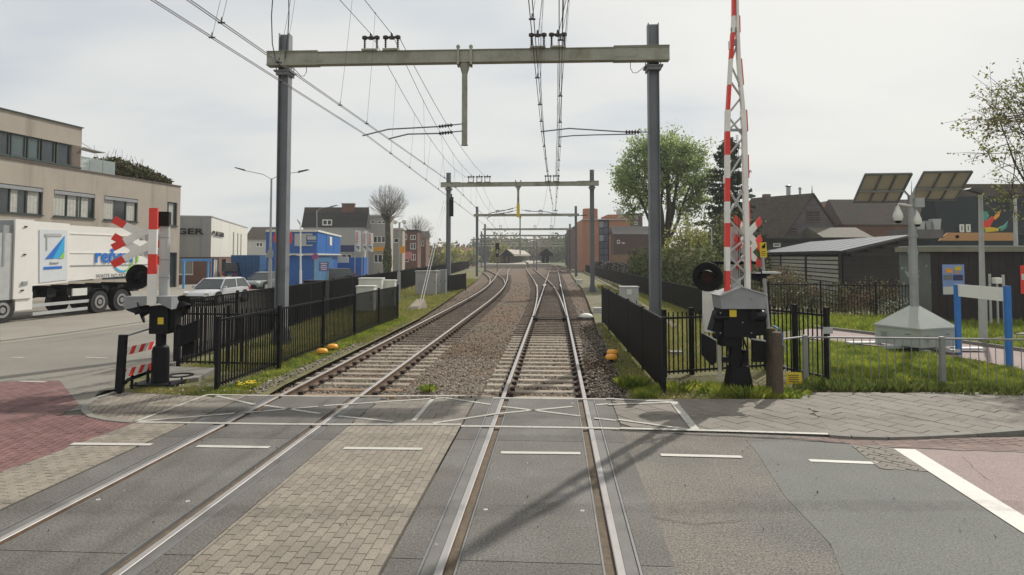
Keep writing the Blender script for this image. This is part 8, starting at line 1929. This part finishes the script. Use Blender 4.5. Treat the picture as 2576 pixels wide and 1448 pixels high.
# far woods
def wood(label, x0, x1, Y0, Y1, h0, h1, n, mats, size, cnt):
    for k, m_ in enumerate(mats):
        P = []
        for i in range(cnt): Y = random.uniform(Y0, Y1); x = V(random.uniform(x0, x1), 640, Y).x; hh = random.uniform(h0, h1); P.append(cloud((x, Y, hh * .5), (hh * .55, hh * .5, hh * .55), n, .3, .2))
        o = leaf_quads('far_wood', np.concatenate(P), size, m_, None, kind='stuff'); o['label'] = label + (', brownish crowns', ', greener crowns', ', dark crowns')[k]
wood('budding trees far beyond the left fence', 1070, 1190, 150, 260, 3.5, 6, 380, (m_lf_br, m_lf_wl), .45, 16)
wood('distant trees behind the station canopies', 1195, 1445, 290, 380, 8, 13, 420, (m_lf_br, m_lf_iv, m_lf_dk), .8, 18)
wood('trees behind the roofs on the right', 1900, 2700, 130, 190, 5, 8, 300, (m_lf_br, m_lf_iv), .5, 12)
wood('distant trees left of the street', 560, 1075, 170, 260, 4, 7, 300, (m_lf_br,), .5, 14)
bush('yellow-green bush by the left platform', [((X(1256, 170), 170, 2.6), (2.6, 2, 3.2))], m_lf_wl, 1500, .3, cat='shrub')
q = V(1251, 640, 118); t = thing('signal_post', 'dark railway light signal before the left canopy', 'railway signal', (q.x, 118, -.2)); z0, z1 = V(1250, 638, 118).z, V(1250, 612, 118).z
b = MB(); b.tube((q.x, 118, -.2), (q.x, 118, z1), .09, n=8); b.build('post', m_gpole, t); b = MB(); b.box((q.x, 117.8, (z0 + z1) / 2 + .2), (.7, .2, 1.5)); b.box((q.x, 117.8, z0 - .3), (.55, .2, .7)); b.build('signal_head', m_blackm, t)
for z in (.55, .1): b = MB(); b.disc((q.x, 117.7, z0 + z), (0, -1, 0), .12, .02, 10); b.build('lens', m_cream, t)
q = V(1346, 640, 140); 
for x, lab in ((1343, 'slim mast between the tracks before the canopies'), (1350, 'second slim mast between the tracks')):
    a = V(x, 672, 140 if x < 1348 else 128); YY = 140 if x < 1348 else 128; b = MB(); b.tube((a.x, YY, -.2), (a.x, YY, V(x, 606, YY).z), .13, n=6); tag(b.build('track_mast', m_gpole, org=(a.x, YY, -.2)), lab, 'mast')
# platforms and canopies
m_plat = M('platform_edge_concrete', (0.36, 0.33, 0.28), .9, var=.1)
for (x0, x1, Y0, Y1, lab) in ((1224, 1325, 150, 260, 'left station platform seen far down the line'), (1331, 1385, 160, 260, 'middle station platform between the far tracks')):
    a, c = X(x0, Y0), X(x1, Y0); b = MB(); b.ext([(a, Y0, -.2), (c, Y0, -.2), (c, Y0, .75), (a, Y0, .75)], (1.0, Y1 - Y0, 0)); tag(b.build('platform', m_plat, org=(a, Y0, -.2)), lab, 'platform')
def canopy(label, x0, x1, Y0, Y1, sh, zt, zb2, body=True, dark=False):
    a, c = X(x0, Y0), X(x1, Y0); t = thing('station_canopy', label, 'canopy', (a, Y0, .75)); b = MB(); b.ext([(a, Y0, zb2), ((a + c) / 2, Y0, zt), (c, Y0, zb2), (c, Y0, zb2 - .5), (a, Y0, zb2 - .5)], (sh, Y1 - Y0, 0)); b.build('roof', m_blackm if dark else M('canopy_roof', (0.33, 0.30, 0.25), .8), t)
    b = MB(); b.ext([(a, Y0 - .05, zb2 - .5), ((a + c) / 2, Y0 - .05, zt + .05), (c, Y0 - .05, zb2 - .5)], (0, .04, 0)); b.build('gable', m_blackm, t)
    b = MB()
    for k in range(5): y = Y0 + 3 + (Y1 - Y0) * k / 5; b.tube(((a + c) / 2 + sh * k / 5, y, .7), ((a + c) / 2 + sh * k / 5, y, zb2), .2, n=6)
    b.build('column', m_gpole, t)
    if body: b = MB(); b.ext([(a + 1, Y0 + 4, .75), (c - 1, Y0 + 4, .75), (c - 1, Y0 + 4, zb2 - .4), (a + 1, Y0 + 4, zb2 - .4)], (sh * .7, (Y1 - Y0) * .7, 0)); b.build('waiting_room', m_blackm if x0 > 1330 else M('platform_wall', (0.09, 0.07, 0.06), .8), t)
canopy('pale roofed station canopy on the left platform', 1256, 1293, 165, 215, 5.5, 4.4, 3.1)
canopy('dark station canopy on the middle platform', 1355, 1392, 172, 215, 2.5, 4.6, 3.2, dark=True)

for k, (px, py) in enumerate(((2060, 982), (2130, 986), (2195, 984), (2270, 988), (2345, 990), (2420, 992), (2500, 995), (2560, 998))):
    weed(px, py, ('first', 'second', 'third', 'fourth', 'fifth', 'sixth', 'seventh', 'eighth')[k] + ' leafy weed clump along the railing foot counted from the wooden posts', 'weeds', 150, random.uniform(.14, .24), random.uniform(.25, .4), mat=m_rank)
for k, (px, py) in enumerate(((1760, 975), (1790, 990), (1925, 990))):
    weed(px, py, ('low weeds left of the barrier column', 'low weeds touching the pavement left of the barrier column', 'weeds between the barrier column and the wooden posts')[k], 'weeds', 110, .12, .28)
# ---- thin spring haze over the whole place
b = MB(); b.box((0, 820, 7.3), (3010, 1770, 17.4)); m_haze = bpy.data.materials.new('thin_haze'); m_haze.use_nodes = True
nn_ = m_haze.node_tree.nodes; nn_.clear(); o_ = nn_.new('ShaderNodeOutputMaterial'); pv = nn_.new('ShaderNodeVolumePrincipled'); pv.inputs['Color'].default_value = (.93, .95, .97, 1); pv.inputs['Density'].default_value = 0.0005; pv.inputs['Anisotropy'].default_value = 0.2
m_haze.node_tree.links.new(pv.outputs[0], o_.inputs['Volume']); b.build('haze', m_haze, kind='stuff')
